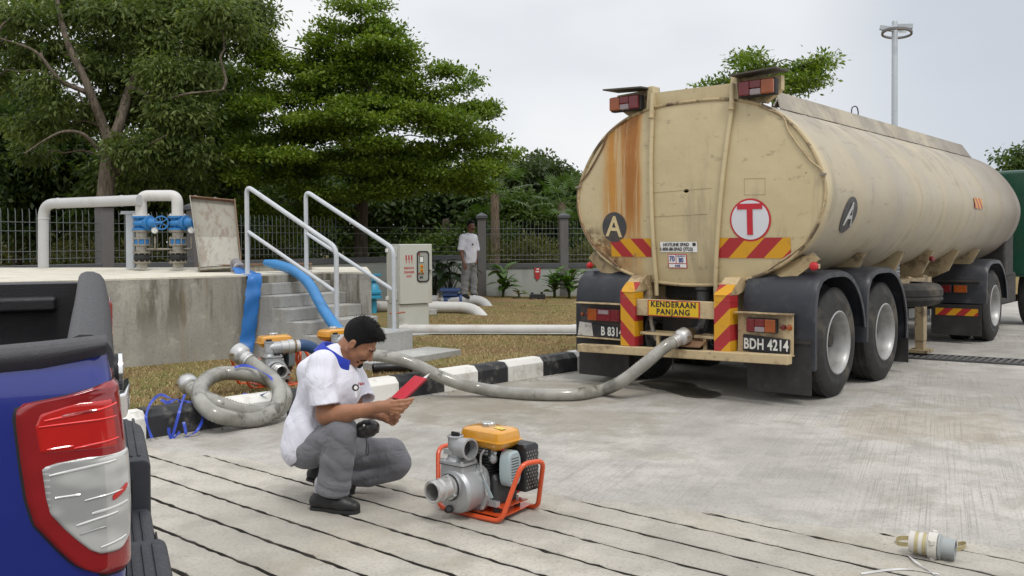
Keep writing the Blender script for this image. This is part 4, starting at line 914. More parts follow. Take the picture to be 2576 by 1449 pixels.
Y0, Y1 = -.53, 7.55
rings = []
seams = [.45, 1.40, 2.35, 3.30, 4.25, 5.2, 6.15, 7.0]
ys = sorted([Y0, Y0+.02, Y1-.35, Y1-.12, Y1] + [s+d for s in seams for d in (-.02, -.008, .008, .02)])
for y in ys:
    o = .004 if any(abs(y-s) < .009 for s in seams) else 0
    rings.append(ring(y, 1 if y < Y1-.2 else (.975 if y < Y1-.05 else .90), o))
rings.append(ring(Y1+.05, .5)); rings.append(ring(Y1+.06, .02))
MB().loft(rings, caps=False).build('tank_shell', TP, TR, angle=28)
hd = [ring(Y0+.03, .985), ring(Y0-.004, .984)] + [ring(Y0-.004-.075*(1-(s**2)), s) for s in np.linspace(.96, .02, 22)]
head = MB().loft(hd).build('tank_end', TP, TR, angle=50)
# rolled rim round the rear end
rim = ring(Y0-.006, .995); MB().tube([Vector(p) for p in rim]+[Vector(rim[0])], .017, 8, caps=False).build('end_rim', rusty('rim_rust', (.44, .34, .19), .9, 5, (.075, .05, .03), .6, False), TR)
_pa = np.array([math.atan2(z-CZ, x) for x, z in prof]); _pr = np.array([math.hypot(x, z-CZ) for x, z in prof]); _o = np.argsort(_pa); _pa, _pr = _pa[_o], _pr[_o]
def hy(x, z):   # y of the dished end at (x, z)
    r = math.hypot(x, z-CZ)/np.interp(math.atan2(z-CZ, x), _pa, _pr, period=2*math.pi); return Y0-.004-.075*(1-min(1, r)**2)
# cable clipped along the rim, both sides
for sg in (1, -1):
    pts = [(sg*x, hy(x, z)-.012, z) for x, z in ((.72, 2.72), (.95, 2.60), (1.02, 2.45), (1.20, 2.20), (1.335, 2.06), (1.335, 1.80), (1.25, 1.58), (1.1, 1.4), (.8, 1.2))]
    MB().tube(smooth_path(pts, 4), .0085, 6).build('cable', cream if sg > 0 else M['rust_edge'], TR)
    cl_ = MB().box((sg*1.33, Y0-.03, 2.055), (.06, .02, .022)).build('cable_clip', M['flange'], TR)
# spill rails (coaming) on the roof
for sg in (1, -1):
    yb = .1
    pr = MB(); P = []
    a = [(sg*.60, .02, 2.79), (sg*.60, .18, 2.935), (sg*.60, 6.75, 2.935), (sg*.60, 7.05, 2.78)]
    pr.prism(a, (sg*.02, 0, 0)); 
    b_ = [(sg*.62, .0, 2.77), (sg*.62, 7.08, 2.77), (sg*.735, 7.12, 2.735), (sg*.735, -.05, 2.735)]
    pr.build('spill_rail', TP, TR, smooth=False)
    MB().prism([(sg*.62, .05, 2.93), (sg*.62, 6.8, 2.93), (sg*.72, 6.95, 2.74), (sg*.72, -.08, 2.74)], (sg*.012, 0, .004)).build('spill_side', TP, TR, smooth=False)
MB().tube(smooth_path([(.55, 2.3, 2.93), (.55, 2.33, 3.03), (.56, 2.45, 3.05), (.56, 2.5, 2.97), (.56, 2.42, 2.93)], 4), .007, 6).build('lid_handle', M['rubber'], TR)
# rear spill panel with posts and the two high lamp boxes
MB().prism([(-.42, Y0+.02, 2.80), (.46, Y0+.02, 2.80), (.46, Y0+.02, 2.925), (.40, Y0+.02, 2.965), (-.40, Y0+.02, 2.965)], (0, .03, 0)).build('rear_spill_panel', TP, TR, smooth=False)
for sg, x in ((-1, -.44), (1, .47)):
    MB().prism([(x-.05, Y0-.02, 2.79), (x+.05, Y0-.02, 2.79), (x+.03, Y0-.02, 3.03), (x-.03, Y0-.02, 3.03)], (0, .14, 0)).build('corner_post', TP, TR, angle=30, bevel=.006)
    xo = x+sg*.44
    # bracket gusset, roof plate and lamp
    MB().prism([(x+sg*.04, Y0+.05, 2.80), (x+sg*.28, Y0+.05, 2.75), (x+sg*.44, Y0+.05, 2.86), (x+sg*.44, Y0+.05, 2.99), (x+sg*.04, Y0+.05, 3.01)], (0, .07, 0)).build('lamp_bracket', cream, TR, smooth=False)
    MB().prism([(x+sg*.02, Y0-.16, 3.00), (x+sg*.48, Y0-.16, 3.02), (x+sg*.48, Y0+.14, 3.03), (x+sg*.02, Y0+.14, 3.01)], (0, 0, .015)).build('lamp_hood', mat('hood_steel', (.085, .075, .06), .6, .2, var=.4, dirt=(.15, .08, .04), dirt_amt=.5), TR, smooth=False)
    MB().bb(min(x+sg*.08, xo), max(x+sg*.08, xo), Y0-.075, Y0-.0, 2.80, 2.955).build('lamp_case', M['rubber'], TR, bevel=.012)
    xs = [x+sg*.09, x+sg*.20, x+sg*.31, xo-sg*.008]
    for k, mm in ((0, lens_red), (2, lens_amber)):
        MB().bb(min(xs[k], xs[k+1]), max(xs[k], xs[k+1])-.001, Y0-.115, Y0-.074, 2.81, 2.945).build('lamp_lens', mm, TR, bevel=.012)
    MB().bb(min(xs[1], xs[2])+.001, max(xs[1], xs[2])-.001, Y0-.115, Y0-.074, 2.87, 2.945).build('lamp_lens', lens_red, TR, bevel=.01)
    MB().bb(min(xs[1], xs[2])+.001, max(xs[1], xs[2])-.001, Y0-.113, Y0-.074, 2.81, 2.868).build('lamp_lens', lens_clear, TR, bevel=.01)
# roof drain pipes running down the rear end
for xt, xb in ((-.40, -.365), (.47, .29)):
    pts = [(xt, Y0-.05, 2.95), (xt, Y0-.06, 2.80)] + [(xt+(xb-xt)*t, hy(xt+(xb-xt)*t, 2.75-1.65*t)-.028, 2.75-1.65*t) for t in np.linspace(.05, 1, 9)] + [(xb, Y0-.03, .93)]
    MB().tube(pts, .022, 10).build('drain_pipe', TP, TR)
    MB().cyl((xt, Y0-.052, 2.78), (xt, Y0-.066, 2.70), .03, n=10).build('pipe_sleeve', cream, TR)
# old riveted patch outlines
def patch_line(x0, z0, x1, z1):
    n = 8; pts = [(x0+(x1-x0)*k/n, hy(x0+(x1-x0)*k/n, z0+(z1-z0)*k/n)-.0015, z0+(z1-z0)*k/n) for k in range(n+1)]; return MB().tube(pts, .0018, 4)
for l in ((-.46, 1.955, .27, 1.975), (-.46, 1.715, .22, 1.73), (.6, 2.05, .80, 2.045), (.6, 1.90, .8, 1.895), (.6, 2.05, .6, 1.9), (.8, 2.045, .8, 1.895)): patch_line(*l).build('weld_line', rusty('weld_dirt', (.36, .28, .16), .5), TR)
# --- markings, plates standing 2 mm off the dished end
def disc(x, z, rx, rz, m, parent, y=None, nseg=40, off=.005, lock=True):
    mb = MB(); P = [(x+rx*math.cos(6.2832*k/nseg), 0, z+rz*math.sin(6.2832*k/nseg)) for k in range(nseg)]
    vs = []
    for q in (1, .75, .5, .25): vs += [(x+(px-x)*q, hy(x+(px-x)*q, z+(pz-z)*q)-off, z+(pz-z)*q) for px, _, pz in P]
    vs.append((x, hy(x, z)-off, z))
    fs = [(j*nseg+k, j*nseg+(k+1) % nseg, (j+1)*nseg+(k+1) % nseg, (j+1)*nseg+k) for j in range(3) for k in range(nseg)] + [(3*nseg+k, 3*nseg+(k+1) % nseg, 4*nseg) for k in range(nseg)]
    mb.add(vs, fs); return mb.build('disc', m, parent, smooth=False)
def on_head(o, off):    # drape lettering over the dish
    me = o.data; mw = Matrix.LocRotScale(o.location, o.rotation_euler, o.scale)
    for v in me.vertices:
        p = mw @ v.co; d = p.y - o.location.y; v.co = Vector((p.x, hy(p.x, p.z)-off+d, p.z))
    o.location = (0, 0, 0); o.rotation_euler = (0, 0, 0); o.scale = (1, 1, 1)
    return o
RT = (R(90), 0, 0)
grey_disc = mat('disc_grey', (.045, .045, .05), .5, var=.25, scale=10, dirt=(.14, .10, .06), dirt_amt=.5, dscale=8)
da = disc(-.86, 1.62, .155, .155, grey_disc, TR); on_head(text('letter', 'A', .30, mat('old_cream_print', (.60, .48, .26), .5, var=.2, scale=12, dirt=(.2, .12, .05), dirt_amt=.4), da, (-.86, 0, 1.615), (R(90), R(4), 0), bold=.004), .009)
dt = disc(.655, 1.665, .2, .2, mat('disc_red', (.50, .02, .03), .4, var=.08), TR); disc(.655, 1.665, .182, .182, mat('disc_white', (.62, .62, .66), .4, var=.05), dt, off=.009)
on_head(text('letter', 'T', .40, mat('print_red', (.48, .015, .03), .4, var=.08), dt, (.655, 0, 1.655), RT, bold=.008), .013)
def head_strip(name, x0, x1, z0, z1, m, off=.005, skew=0):
    n = 14; mb = MB(); vs = []
    for k in range(n+1):
        x = x0+(x1-x0)*k/n; vs += [(x, hy(x, z0)-off, z0+skew*k/n), (x, hy(x, z1)-off, z1+skew*k/n)]
    return mb.add(vs, [(2*k, 2*k+2, 2*k+3, 2*k+1) for k in range(n)]).build(name, m, TR, smooth=False)
head_strip('reflective_strip', -.91, -.415, 1.315, 1.50, hazard('stripe_left', .30, 'x', 1.0, .06, .3))
head_strip('reflective_strip', .325, 1.03, 1.31, 1.50, hazard('stripe_right', .345, 'x', -1.0, .02))
head_strip('hotline_sticker', -.305, .105, 1.365, 1.465, M['white_print'])
on_head(text('lettering', 'HOTLINE SPAD', .046, M['black_print'], TR, (-.125, 0, 1.437), RT, bold=.0008, sx=.92), .009)
on_head(text('lettering', '1-800-88-SPAD (7723)', .046, M['black_print'], TR, (-.125, 0, 1.392), RT, bold=.0008, sx=.86), .009)
head_strip('sticker_emblem', .057, .092, 1.425, 1.455, M['black_print'], .009)
blue = mat('print_blue', (.015, .03, .22), .4, var=.05)
head_strip('speed_sticker', -.225, -.015, 1.205, 1.345, mat('print_red2', (.50, .02, .03), .4, var=.05)); head_strip('speed_panel', -.217, -.138, 1.255, 1.337, M['white_print'], .0075); head_strip('speed_panel', -.130, -.023, 1.255, 1.337, M['white_print'], .0075); head_strip('speed_panel', -.217, -.023, 1.213, 1.247, M['white_print'], .0075)
on_head(text('lettering', '70', .078, blue, TR, (-.178, 0, 1.297), RT, bold=.001, sx=.8), .0105); on_head(text('lettering', '80', .066, blue, TR, (-.077, 0, 1.283), RT, bold=.001, sx=.8), .0105)
on_head(text('lettering', 'LEBUHRAYA', .019, blue, TR, (-.077, 0, 1.325), RT, sx=.9), .0105); on_head(text('lettering', 'KM/J', .028, blue, TR, (-.12, 0, 1.229), RT, bold=.0005), .0105)
# side letter disc and small side stripe, wrapped on the flank
_hs = [(x, z) for x, z in prof[:len(prof)//2+1]]
def flank(z):
    for (x0, z0), (x1, z1) in zip(_hs, _hs[1:]):
        if z0 >= z >= z1 and z0-z1 > 1e-6: return x0+(x1-x0)*(z0-z)/(z0-z1)
    return 1.35
def on_flank(o, off):
    me = o.data; mw = Matrix.LocRotScale(o.location, o.rotation_euler, o.scale)
    for v in me.vertices:
        p = mw @ v.co; v.co = Vector((flank(p.z)+off, p.y, p.z))
    o.location = (0, 0, 0); o.rotation_euler = (0, 0, 0); o.scale = (1, 1, 1); return o
mb = MB(); P = [(.10+.17*math.cos(6.2832*k/40), 1.71+.17*math.sin(6.2832*k/40)) for k in range(40)]
vs = []; fs = []
for r_ in (1, .9, .8, .7, .6, .5, .4, .3, .2, .01):
    vs += [(flank(1.71+(z-1.71)*r_)+.009, .10+(y-.10)*r_, 1.71+(z-1.71)*r_) for y, z in P]
for j in range(9): fs += [(j*40+k, j*40+(k+1) % 40, (j+1)*40+(k+1) % 40, (j+1)*40+k) for k in range(40)]
ds = mb.add(vs, fs).build('disc', grey_disc, TR); lt = text('letter', 'A', .31, M['white_print'], ds, (0, .10, 1.705), (R(90), 0, R(90)), bold=.003)
on_flank(lt, .022)
mb = MB(); vs = [(flank(z)+.012, y, z) for y in (4.5, 4.9) for z in np.linspace(1.88, 2.02, 5)]; mb.add(vs, [(k, k+1, k+6, k+5) for k in range(4)]).build('reflective_strip', hazard('stripe_side', .16, 'y', 1., 0, .4), TR)
# --- chassis
for sx in (-.46, .46): MB().bb(sx-.045, sx+.045, -.62, 6.4, .78, 1.02).build('chassis_rail', cream, TR, bevel=.004)
MB().bb(-.42, .42, -.3, 6.2, .90, 1.03).build('sub_frame', chassis_dark, TR)
for y in (.1, 1.35): MB().cyl((-1.15, y, .52), (1.15, y, .52), .065, n=12).build('axle', chassis_dark, TR)
for sx in (-.46, .46): MB().loft([[(sx-.04, y, z), (sx+.04, y, z), (sx+.04, y, z+.07), (sx-.04, y, z+.07)] for y, z in ((-.55, .7), (-.2, .62), (.1, .59), (.45, .63), (.72, .72), (1.0, .63), (1.35, .59), (1.7, .63), (2.0, .72))], caps=True).build('leaf_spring', chassis_dark, TR)
# saddle gussets between the rails and the tank
for y in (-.42, 1.0, 2.25, 3.4, 4.55, 5.6):
    for sg in (1, -1):
        MB().prism([(sg*.46, y, .80), (sg*1.02, y, 1.06 if y > 0 else 1.02), (sg*1.16, y, 1.34), (sg*1.05, y, 1.345), (sg*.9, y, 1.24), (sg*.6, y, 1.11), (sg*.46, y, 1.07)], (0, .07, 0)).build('saddle_gusset', dirty, TR, smooth=False)
# long side stays leading down to the landing gear
for sg in (1, -1):
    MB().bb(sg*.98-.02, sg*.98+.02, -.4, 2.1, 1.0, 1.045).build('side_bar', chassis_dark, TR, bevel=.004)
    MB().prism([(sg*.46, 2.2, .80), (sg*1.0, 2.2, .92), (sg*1.0, 2.2, 1.0), (sg*.46, 2.2, 1.06)], (0, 1.7, 0)).build('side_locker', dirty, TR, bevel=.004)
# rear cross frame, uprights and bumper
up_l, up_r = hazard('upright_left', .30, 'x', 1.0, .05), hazard('upright_right', .30, 'x', -1.0, .12)
for x0, x1, mm in ((-.60, -.435, up_l), (.425, .585, up_r)):
    MB().prism([(x0, -.86, .44), (x1, -.86, .44), (x1, -.86, .905), (x0, -.86, .905)], (0, .16, 0)).build('upright', mm, TR, bevel=.003)
    MB().prism([(x0, -.859, .907), (x1, -.859, .907), (x1, -.859, .97), (x0, -.859, .97)], (0, .16, 0)).build('upright_knee', mm, TR)
    MB().prism([(x0, -.86, .975), (x0, -.64, 1.13), (x0, -.50, 1.13), (x0, -.50, 1.02), (x0, -.7, .972)], (x1-x0, 0, 0)).build('upright_head', cream, TR, smooth=False)
    f = MB().prism([(x0+.001, -.862, .97), (x1-.001, -.862, .97), (x1-.001, -.74, 1.064), (x0+.001, -.74, 1.064)], (0, -.003, .004)).build('upright_stripe', mm, TR, smooth=False)
MB().bb(-.434, .424, -.83, -.75, .745, .905).build('cross_bar', cream, TR, bevel=.006)
ks = MB().bb(-.30, .265, -.835, -.8305, .748, .902).build('long_vehicle_sign', mat('sign_red', (.42, .03, .03), .45, var=.1), TR)
MB().bb(-.288, .253, -.8375, -.8355, .757, .894).build('sign_face', mat('sign_yellow', (.66, .43, .012), .4, var=.08, dirt=(.35, .2, .03), dirt_amt=.4), ks)
text('lettering', 'KENDERAAN', .075, M['black_print'], ks, (-.018, -.8385, .862), RT, bold=.0022, sx=1.0, spacing=1.16); text('lettering', 'PANJANG', .075, M['black_print'], ks, (-.018, -.8385, .792), RT, bold=.0022, sx=1.0, spacing=1.16)
MB().prism([(-1.09, -.92, .345), (1.16, -.92, .39), (1.16, -.92, .475), (-1.09, -.92, .425)], (0, .10, 0)).build('bumper', cream, TR, bevel=.008)
for x0, x1 in ((-.40, -.02), (.19, .40)):      # little step racks inside the frame
    for yy in (-.8, -.62): MB().bb(x0, x1, yy-.012, yy+.012, .56, .585).build('rack_bar', cream, TR)
    for xx in (x0+.02, x1-.02): MB().bb(xx-.012, xx+.012, -.788, -.632, .56, .585).build('rack_bar', cream, TR)
    MB().bb((x0+x1)/2-.015, (x0+x1)/2+.015, -.80, -.77, .43, .56).build('rack_post', cream, TR)
MB().tube(smooth_path([(-.36, -.7, .92), (-.34, -.72, .75), (-.30, -.74, .6), (-.25, -.75, .5)], 4), .02, 8).build('drain_tail', M['flange'], TR)
MB().bb(-.42, .42, -.35, -.30, .55, .78).build('rear_shield', chassis_dark, TR)
ov = MB(); ov.lathe([(0, 0), (.07, 0), (.07, .18), (.09, .2), (.09, .25), (.05, .28), (.05, .33), (0, .33)], (.1, -.45, .80), (0, 0, 1), 16); ov.build('outlet_valve', M['dark_steel'], TR)
# outlet elbow leading rearwards to the hose
brass = mat('old_brass', (.20, .145, .075), .45, .6, var=.3, scale=14, dirt=(.08, .055, .03), dirt_amt=.6, dscale=12)
MB().tube(bend_path([(.1, -.45, .82), (.1, -.45, .60), (.10, -.66, .575), (.085, -.86, .555)], .1, 6), .06, 16).build('outlet_elbow', M['dark_steel'], TR)
MB().lathe([(0, 0), (.068, 0), (.068, .05), (.074, .05), (.074, .08), (.066, .085), (.066, .13), (.075, .135), (.075, .17), (.062, .18), (0, .18)], (.10, -.70, .575), (-.09, -1, -.1), 24).build('outlet_coupling', brass, TR)
MB().box((.18, -.6, .69), (.04, .2, .03), rot=Euler((R(40), 0, R(12)))).build('valve_lever', chassis_dark, TR, bevel=.004)
MB().tube([(.0, -.87, .36), (.0, -.875, .22)], .006, 5).build('hanging_chain', chassis_dark, TR)
MB().prism([(0.0, -.90, .475), (.3, -.90, .48), (.32, -.7, .56), (-.02, -.7, .54)], (0, 0, .012)).build('bent_step_plate', M['rust_edge'], TR, smooth=False)
# lamp boards with number plates
def plate_text(body, par, loc, size, sx=.82): text('characters', body, size, mat('plate_white', (.70, .70, .66), .45, var=.1, dirt=(.3, .28, .24), dirt_amt=.5, dscale=14), par, loc, RT, bold=.0032, sx=sx, ext=.003, spacing=1.06)
lb = MB().bb(.605, 1.135, -.74, -.725, .46, .815).build('lamp_board', cream, TR, bevel=.003)
MB().bb(.60, 1.14, -.82, -.722, .816, .825).build('board_hood', cream, TR); MB().bb(.60, 1.14, -.77, -.722, .448, .459).build('board_lip', cream, TR)
lc_ = MB().bb(.71, 1.0, -.79, -.741, .645, .775).build('lamp_case', M['rubber'], TR, bevel=.008)
for x0, x1, mm in ((.718, .795, lens_red), (.797, .892, lens_red), (.894, .993, lens_amber)): MB().bb(x0, x1, -.807, -.791, .652 if mm != lens_red or x0 < .79 else .70, .768).build('lamp_lens', mm, lc_, bevel=.006)
MB().bb(.797, .892, -.806, -.791, .652, .698).build('lamp_lens', lens_clear, lc_, bevel=.005)
for x, mm in ((1.045, lens_red), (1.10, lens_amber)): MB().lathe([(0, .0), (.027, 0), (.022, .02), (0, .026)], (x, -.741, .70), (0, -1, 0), 14).build('reflector', mm, lb)
npm = mat('plate_black', (.014, .014, .018), .4, var=.2, dirt=(.08, .07, .06), dirt_amt=.5)
np_ = MB().prism([(.66, -.757, .47), (1.105, -.757, .445), (1.11, -.757, .595), (.665, -.757, .62)], (0, .014, 0)).build('number_plate', npm, TR, bevel=.004)
plate_text('BDH 4214', np_, (.885, -.7585, .532), .135, .70)
np_.rotation_euler = (0, 0, 0)
lb2 = MB().bb(-1.17, -.61, -.74, -.725, .50, .835).build('lamp_board', rusty('board_dark', (.06, .05, .045), .6), TR, bevel=.003)
MB().bb(-1.19, -.60, -.83, -.722, .836, .846).build('board_hood', cream, TR); MB().bb(-1.19, -.60, -.79, -.722, .478, .49).build('board_lip', cream, TR)
lc2 = MB().bb(-1.045, -.64, -.79, -.741, .66, .79).build('lamp_case', M['rubber'], TR, bevel=.008)
for x0, x1, mm in ((-1.04, -.93, lens_amber), (-.928, -.76, lens_red), (-.758, -.645, lens_red)): MB().bb(x0, x1, -.807, -.791, .665, .785).build('lamp_lens', mm, lc2, bevel=.006)
MB().bb(-.905, -.78, -.8095, -.8075, .735, .775).build('lamp_lens', lens_clear, lc2, bevel=.002)
for x, mm in ((-1.145, lens_amber), (-1.085, lens_red)): MB().lathe([(0, 0), (.02, 0), (.018, .015), (0, .02)], (x, -.741, .72), (0, -1, 0), 12).build('reflector', mm, lb2)
np2 = MB().prism([(-1.2, -.757, .495), (-.605, -.757, .485), (-.61, -.757, .60), (-1.18, -.757, .645)], (0, .014, 0)).build('number_plate', npm, TR, bevel=.004)
text('characters', 'B 8314', .125, mat('plate_white2', (.70, .70, .66), .45, var=.1), np2, (-.77, -.7585, .553), RT, bold=.003, sx=.72, ext=.003, spacing=1.06)
MB().prism([(-1.195, -.7595, .50), (-1.0, -.7595, .497), (-1.02, -.7595, .632), (-1.175, -.7595, .64)], (0, .002, 0)).build('scuffed_paint', mat('scuffed_white', (.5, .48, .44), .6, var=.2, scale=20, dirt=(.05, .045, .04), dirt_amt=.8, dscale=16), np2, smooth=False)
# round marker lamps
for p, r in (((.86, -.50, 1.00), .052), ((1.22, -.48, 1.24), .036), ((-1.2, -.52, 1.22), .03)):
    MB().lathe([(0, 0), (r*1.12, 0), (r*1.12, .02), (r, .022), (r*.8, .045), (0, .055)], p, (0.1, -1, 0), 20).build('marker_lamp', mat('marker_red', (.45, .015, .02), .25, var=.1), TR)
    MB().box((p[0], p[1]+.04, p[2]), (.05, .07, .04)).build('lamp_stalk', cream, TR)
MB().lathe([(0, 0), (.035, 0), (.03, .04), (0, .045)], (1.15, 3.32, 1.24), (1, -.4, 0), 14).build('marker_lamp', lens_red, TR)
# corner stay from the tank end down to the rear frame
for sg in (1, -1): MB().prism([(sg*.58, -.60, .86), (sg*.72, -.60, .86), (sg*1.26, -.47, 1.30), (sg*1.20, -.47, 1.36), (sg*.62, -.47, 1.13)], (0, .05, 0)).build('corner_stay', rusty('stay_dirty_shaded', (.33, .25, .13), .8, 5, (.07, .045, .03), .6, False), TR, smooth=False)  # dirty cream, with the shade on these faces put into the colour
# wheels: twin tyres each side
def wheel(x, y, side, r=.515, w=.27, rimdepth=.16, parent=TR):
    e = bpy.data.objects.new('wheel', None); COL.objects.link(e); e.parent = parent; e.location = (x, y, r)
    a = (side, 0, 0)
    h = w/2
    pr_ = [(.285, -h+.03), (.30, -h), (.40, -h-.004), (.47, -h+.015), (r-.012, -h+.045), (r, -h+.075)]
    for g in (-.3, 0, .3): pr_ += [(r, w*g-.012), (r-.012, w*g-.006), (r-.012, w*g+.006), (r, w*g+.012)]
    pr_ += [(r, h-.075), (r-.012, h-.045), (.47, h-.015), (.40, h+.004), (.385, h+.007), (.37, h+.003), (.30, h), (.285, h-.03)]
    MB().lathe(pr_, (0, 0, 0), a, 56).build('tyre', tyre_m, e, angle=35)
    rm = [(.292, -h+.02), (.292, h-.012), (.30, h+.004), (.288, h+.010), (.275, h-.004), (.262, h-.03), (.25, h-rimdepth*.5), (.235, h-rimdepth), (.15, h-rimdepth-.03), (.10, h-rimdepth-.025), (.095, h-rimdepth+.02), (0, h-rimdepth+.03)]
    MB().lathe(rm, (0, 0, 0), a, 48).build('rim', rim_m, e, angle=40)
    nb = MB()
    for k in range(10):
        t = 6.2832*k/10; c = Vector((side*(h-rimdepth-.028), .19*math.cos(t), .19*math.sin(t))); nb.cyl(c, c+Vector((side*.03, 0, 0)), .014, n=6)
    nb.build('wheel_nuts', M['dark_steel'], e); return e
for y in (.0, 1.31):
    for sg in (1, -1):
        wheel(sg*1.125, y, sg, rimdepth=.19); wheel(sg*.80, y, -sg, rimdepth=.1)
# mudguards: quarter rounds over each wheel
def mudguard(y, sg, r, w0, w1, a0, a1, label='mudguard', n=22):
    mb = MB(); rings = []
    for k in range(n+1):
        t = R(a0+(a1-a0)*k/n); rr = r*(1 + .10*max(0, math.cos(2*t+R(180)))*0)
        cy, cz_ = math.cos(t), math.sin(t)
        if cy < 0: q_ = (abs(cy)**5+abs(cz_)**5)**.2 if cz_ > 0 else abs(cy); cy, cz_ = cy/q_, cz_/q_
        rings.append([(sg*w0, y+cy*rr, .53+cz_*rr), (sg*(w1-.03), y+cy*rr, .53+cz_*rr), (sg*(w1+.01), y+cy*(rr-.015), .53+cz_*(rr-.015)), (sg*(w1+.012), y+cy*(rr-.06), .53+cz_*(rr-.06)), (sg*(w1-.005), y+cy*(rr-.06), .53+cz_*(rr-.06)), (sg*(w1-.03), y+cy*(rr-.02), .53+cz_*(rr-.02)), (sg*w0, y+cy*(rr-.02), .53+cz_*(rr-.02))])
    mb.loft(rings, caps=True); return mb.build(label, mud, TR, angle=40)
for sg in (1, -1):
    mudguard(.0, sg, .665, .62, 1.285, 8, 198); mudguard(1.31, sg, .665, .62, 1.285, -12, 186)
    for y in (-.25, 1.07): MB().cyl((sg*.55, y, 1.125 if y < 0 else 1.13), (sg*1.2, y, 1.125 if y < 0 else 1.13), .02, n=8).build('mudguard_stay', chassis_dark, TR)
# mud flaps hanging behind the rear wheels and between
for sg, x0, x1, z0 in ((1, .665, 1.27, .10), (-1, -1.24, -.62, .08)):
    MB().bb(x0, x1, -.675, -.662, z0, .60).build('mud_flap', flapm, TR, bevel=.003)
    MB().bb(x0, x1, -.685, -.676, .555, .585).build('flap_bar', chassis_dark, TR)
MB().bb(.70, 1.28, 2.02, 2.035, .12, .55).build('mud_flap', flapm, TR, bevel=.003)
# spare wheel slung under the side, landing leg, mesh guard
sw = bpy.data.objects.new('spare_wheel', None); COL.objects.link(sw); sw.parent = TR; sw.location = (.93, 2.75, .84)
h = .13; r = .5
MB().lathe([(.28, -h), (.40, -h-.004), (.46, -h+.02), (r, -h+.07), (r, -.04), (r-.01, -.03), (r-.01, -.02), (r, -.01), (r, h-.07), (.46, h-.02), (.40, h), (.28, h)], (0, 0, 0), (0, 0, 1), 48).build('tyre', tyre_m, sw, angle=35)
MB().lathe([(.282, -h+.02), (.282, h-.02), (.2, h-.1), (0, h-.1)], (0, 0, 0), (0, 0, 1), 32).build('rim', rim_m, sw)
for sg in (1, -1):
    MB().bb(sg*.93-.055, sg*.93+.055, 3.62, 3.76, .20, 1.03).build('landing_leg', dirty, TR, bevel=.006)
    MB().bb(sg*.93-.05, sg*.93+.05, 3.63, 3.75, .09, .20).build('leg_tube', dirty, TR, bevel=.004); MB().bb(sg*.93-.12, sg*.93+.12, 3.55, 3.83, .05, .09).build('leg_foot', dirty, TR, bevel=.004)
    MB().prism([(sg*.93, 3.62, .9), (sg*.93, 3.1, 1.0), (sg*.93, 3.1, 1.03), (sg*.93, 3.62, .96)], (sg*.03, 0, 0)).build('leg_brace', cream, TR)
gmb = MB()
for k in range(6): gmb.bb(.99, 1.0, 2.46+.03*k, 2.466+.03*k, 1.0, 1.3)
for k in range(7): gmb.bb(.988, 1.002, 2.45, 2.63, 1.01+.045*k, 1.017+.045*k)
o = gmb.build('mesh_guard', M['galv'], TR); o['kind'] = 'stuff'
# ---- tractor unit
TY = 6.14
for sg in (1, -1):
    wheel(sg*1.11, TY, sg, rimdepth=.17); wheel(sg*.79, TY, -sg, rimdepth=.1); mudguard(TY, sg, .66, .55, 1.27, 6, 176)
    wheel(sg*1.08, TY+3.4, sg, rimdepth=.05)
    MB().bb(min(sg*.56, sg*1.22), max(sg*.56, sg*1.22), TY-.675, TY-.66, .12, .56).build('mud_flap', flapm, TR, bevel=.003)
    MB().bb(min(sg*.62, sg*1.18), max(sg*.62, sg*1.18), TY-.681, TY-.676, .40, .50).build('reflective_strip', hazard('flap_stripe', .24, 'x', -1., 0, .2), TR)
    MB().cyl((sg*.45, TY-.69, .88), (sg*1.2, TY-.69, .88), .022, n=8).build('mudguard_stay', chassis_dark, TR)
    for x0, mm in ((.66, lens_red), (.87, lens_amber)):
        c_ = MB().bb(min(sg*x0, sg*(x0+.19)), max(sg*x0, sg*(x0+.19)), TY-.735, TY-.70, .72, .84).build('lamp_case', M['rubber'], TR, bevel=.006); MB().bb(min(sg*(x0+.01), sg*(x0+.18)), max(sg*(x0+.01), sg*(x0+.18)), TY-.75, TY-.736, .73, .83).build('lamp_lens', mm, c_, bevel=.006)
    MB().bb(sg*.43-.05, sg*.43+.05, TY-.9, TY+3.9, .62, .86).build('chassis_rail', chassis_dark, TR)
    MB().bb(min(sg*.55, sg*1.1), max(sg*.55, sg*1.1), TY+.85, TY+2.1, .45, .95).build('fuel_tank', chassis_dark, TR, bevel=.04)
MB().cyl((-1.1, TY, .52), (1.1, TY, .52), .09, n=12).build('axle', chassis_dark, TR)
MB().lathe([(0, 0), (.45, 0), (.45, .07), (0, .09)], (0, TY+.1, .92), (0, 0, 1), 24).build('fifth_wheel', chassis_dark, TR)
for k, x in enumerate((.70, .78, .86)):
    MB().lathe([(0, 0), (.04, 0), (.045, .05), (.02, .09), (.02, .12), (0, .12)], (x, TY-.2+.05*k, 1.19), (0, 0, 1), 10).build('air_bottle', M['galv'], TR)
gr = mat('cab_green', (.008, .060, .034), .35, var=.15, dirt=(.03, .05, .035), dirt_amt=.4, coat=.3)
cabp = MB(); cy0, cy1 = TY+2.35, TY+4.3
cabp.loft([[(-1.22, cy0, z), (1.22, cy0, z), (1.22, cy1+f, z), (-1.22, cy1+f, z)] for z, f in ((.85, .05), (1.7, .05), (2.45, -.2), (2.62, -.35))], caps=True); cabp.build('cab', gr, TR, bevel=.06)
MB().bb(1.222, 1.235, cy0+.35, cy1-.25, 1.75, 2.3).build('cab_window', M['glass'], TR, bevel=.01)
MB().bb(-1.0, 1.0, cy0-.012, cy0-.001, 1.1, 1.5).build('cab_back_panel', chassis_dark, TR)
MB().bb(-.9, 1.18, TY+.95, TY+1.5, .9, 1.62).build('engine_cover', chassis_dark, TR, bevel=.04)
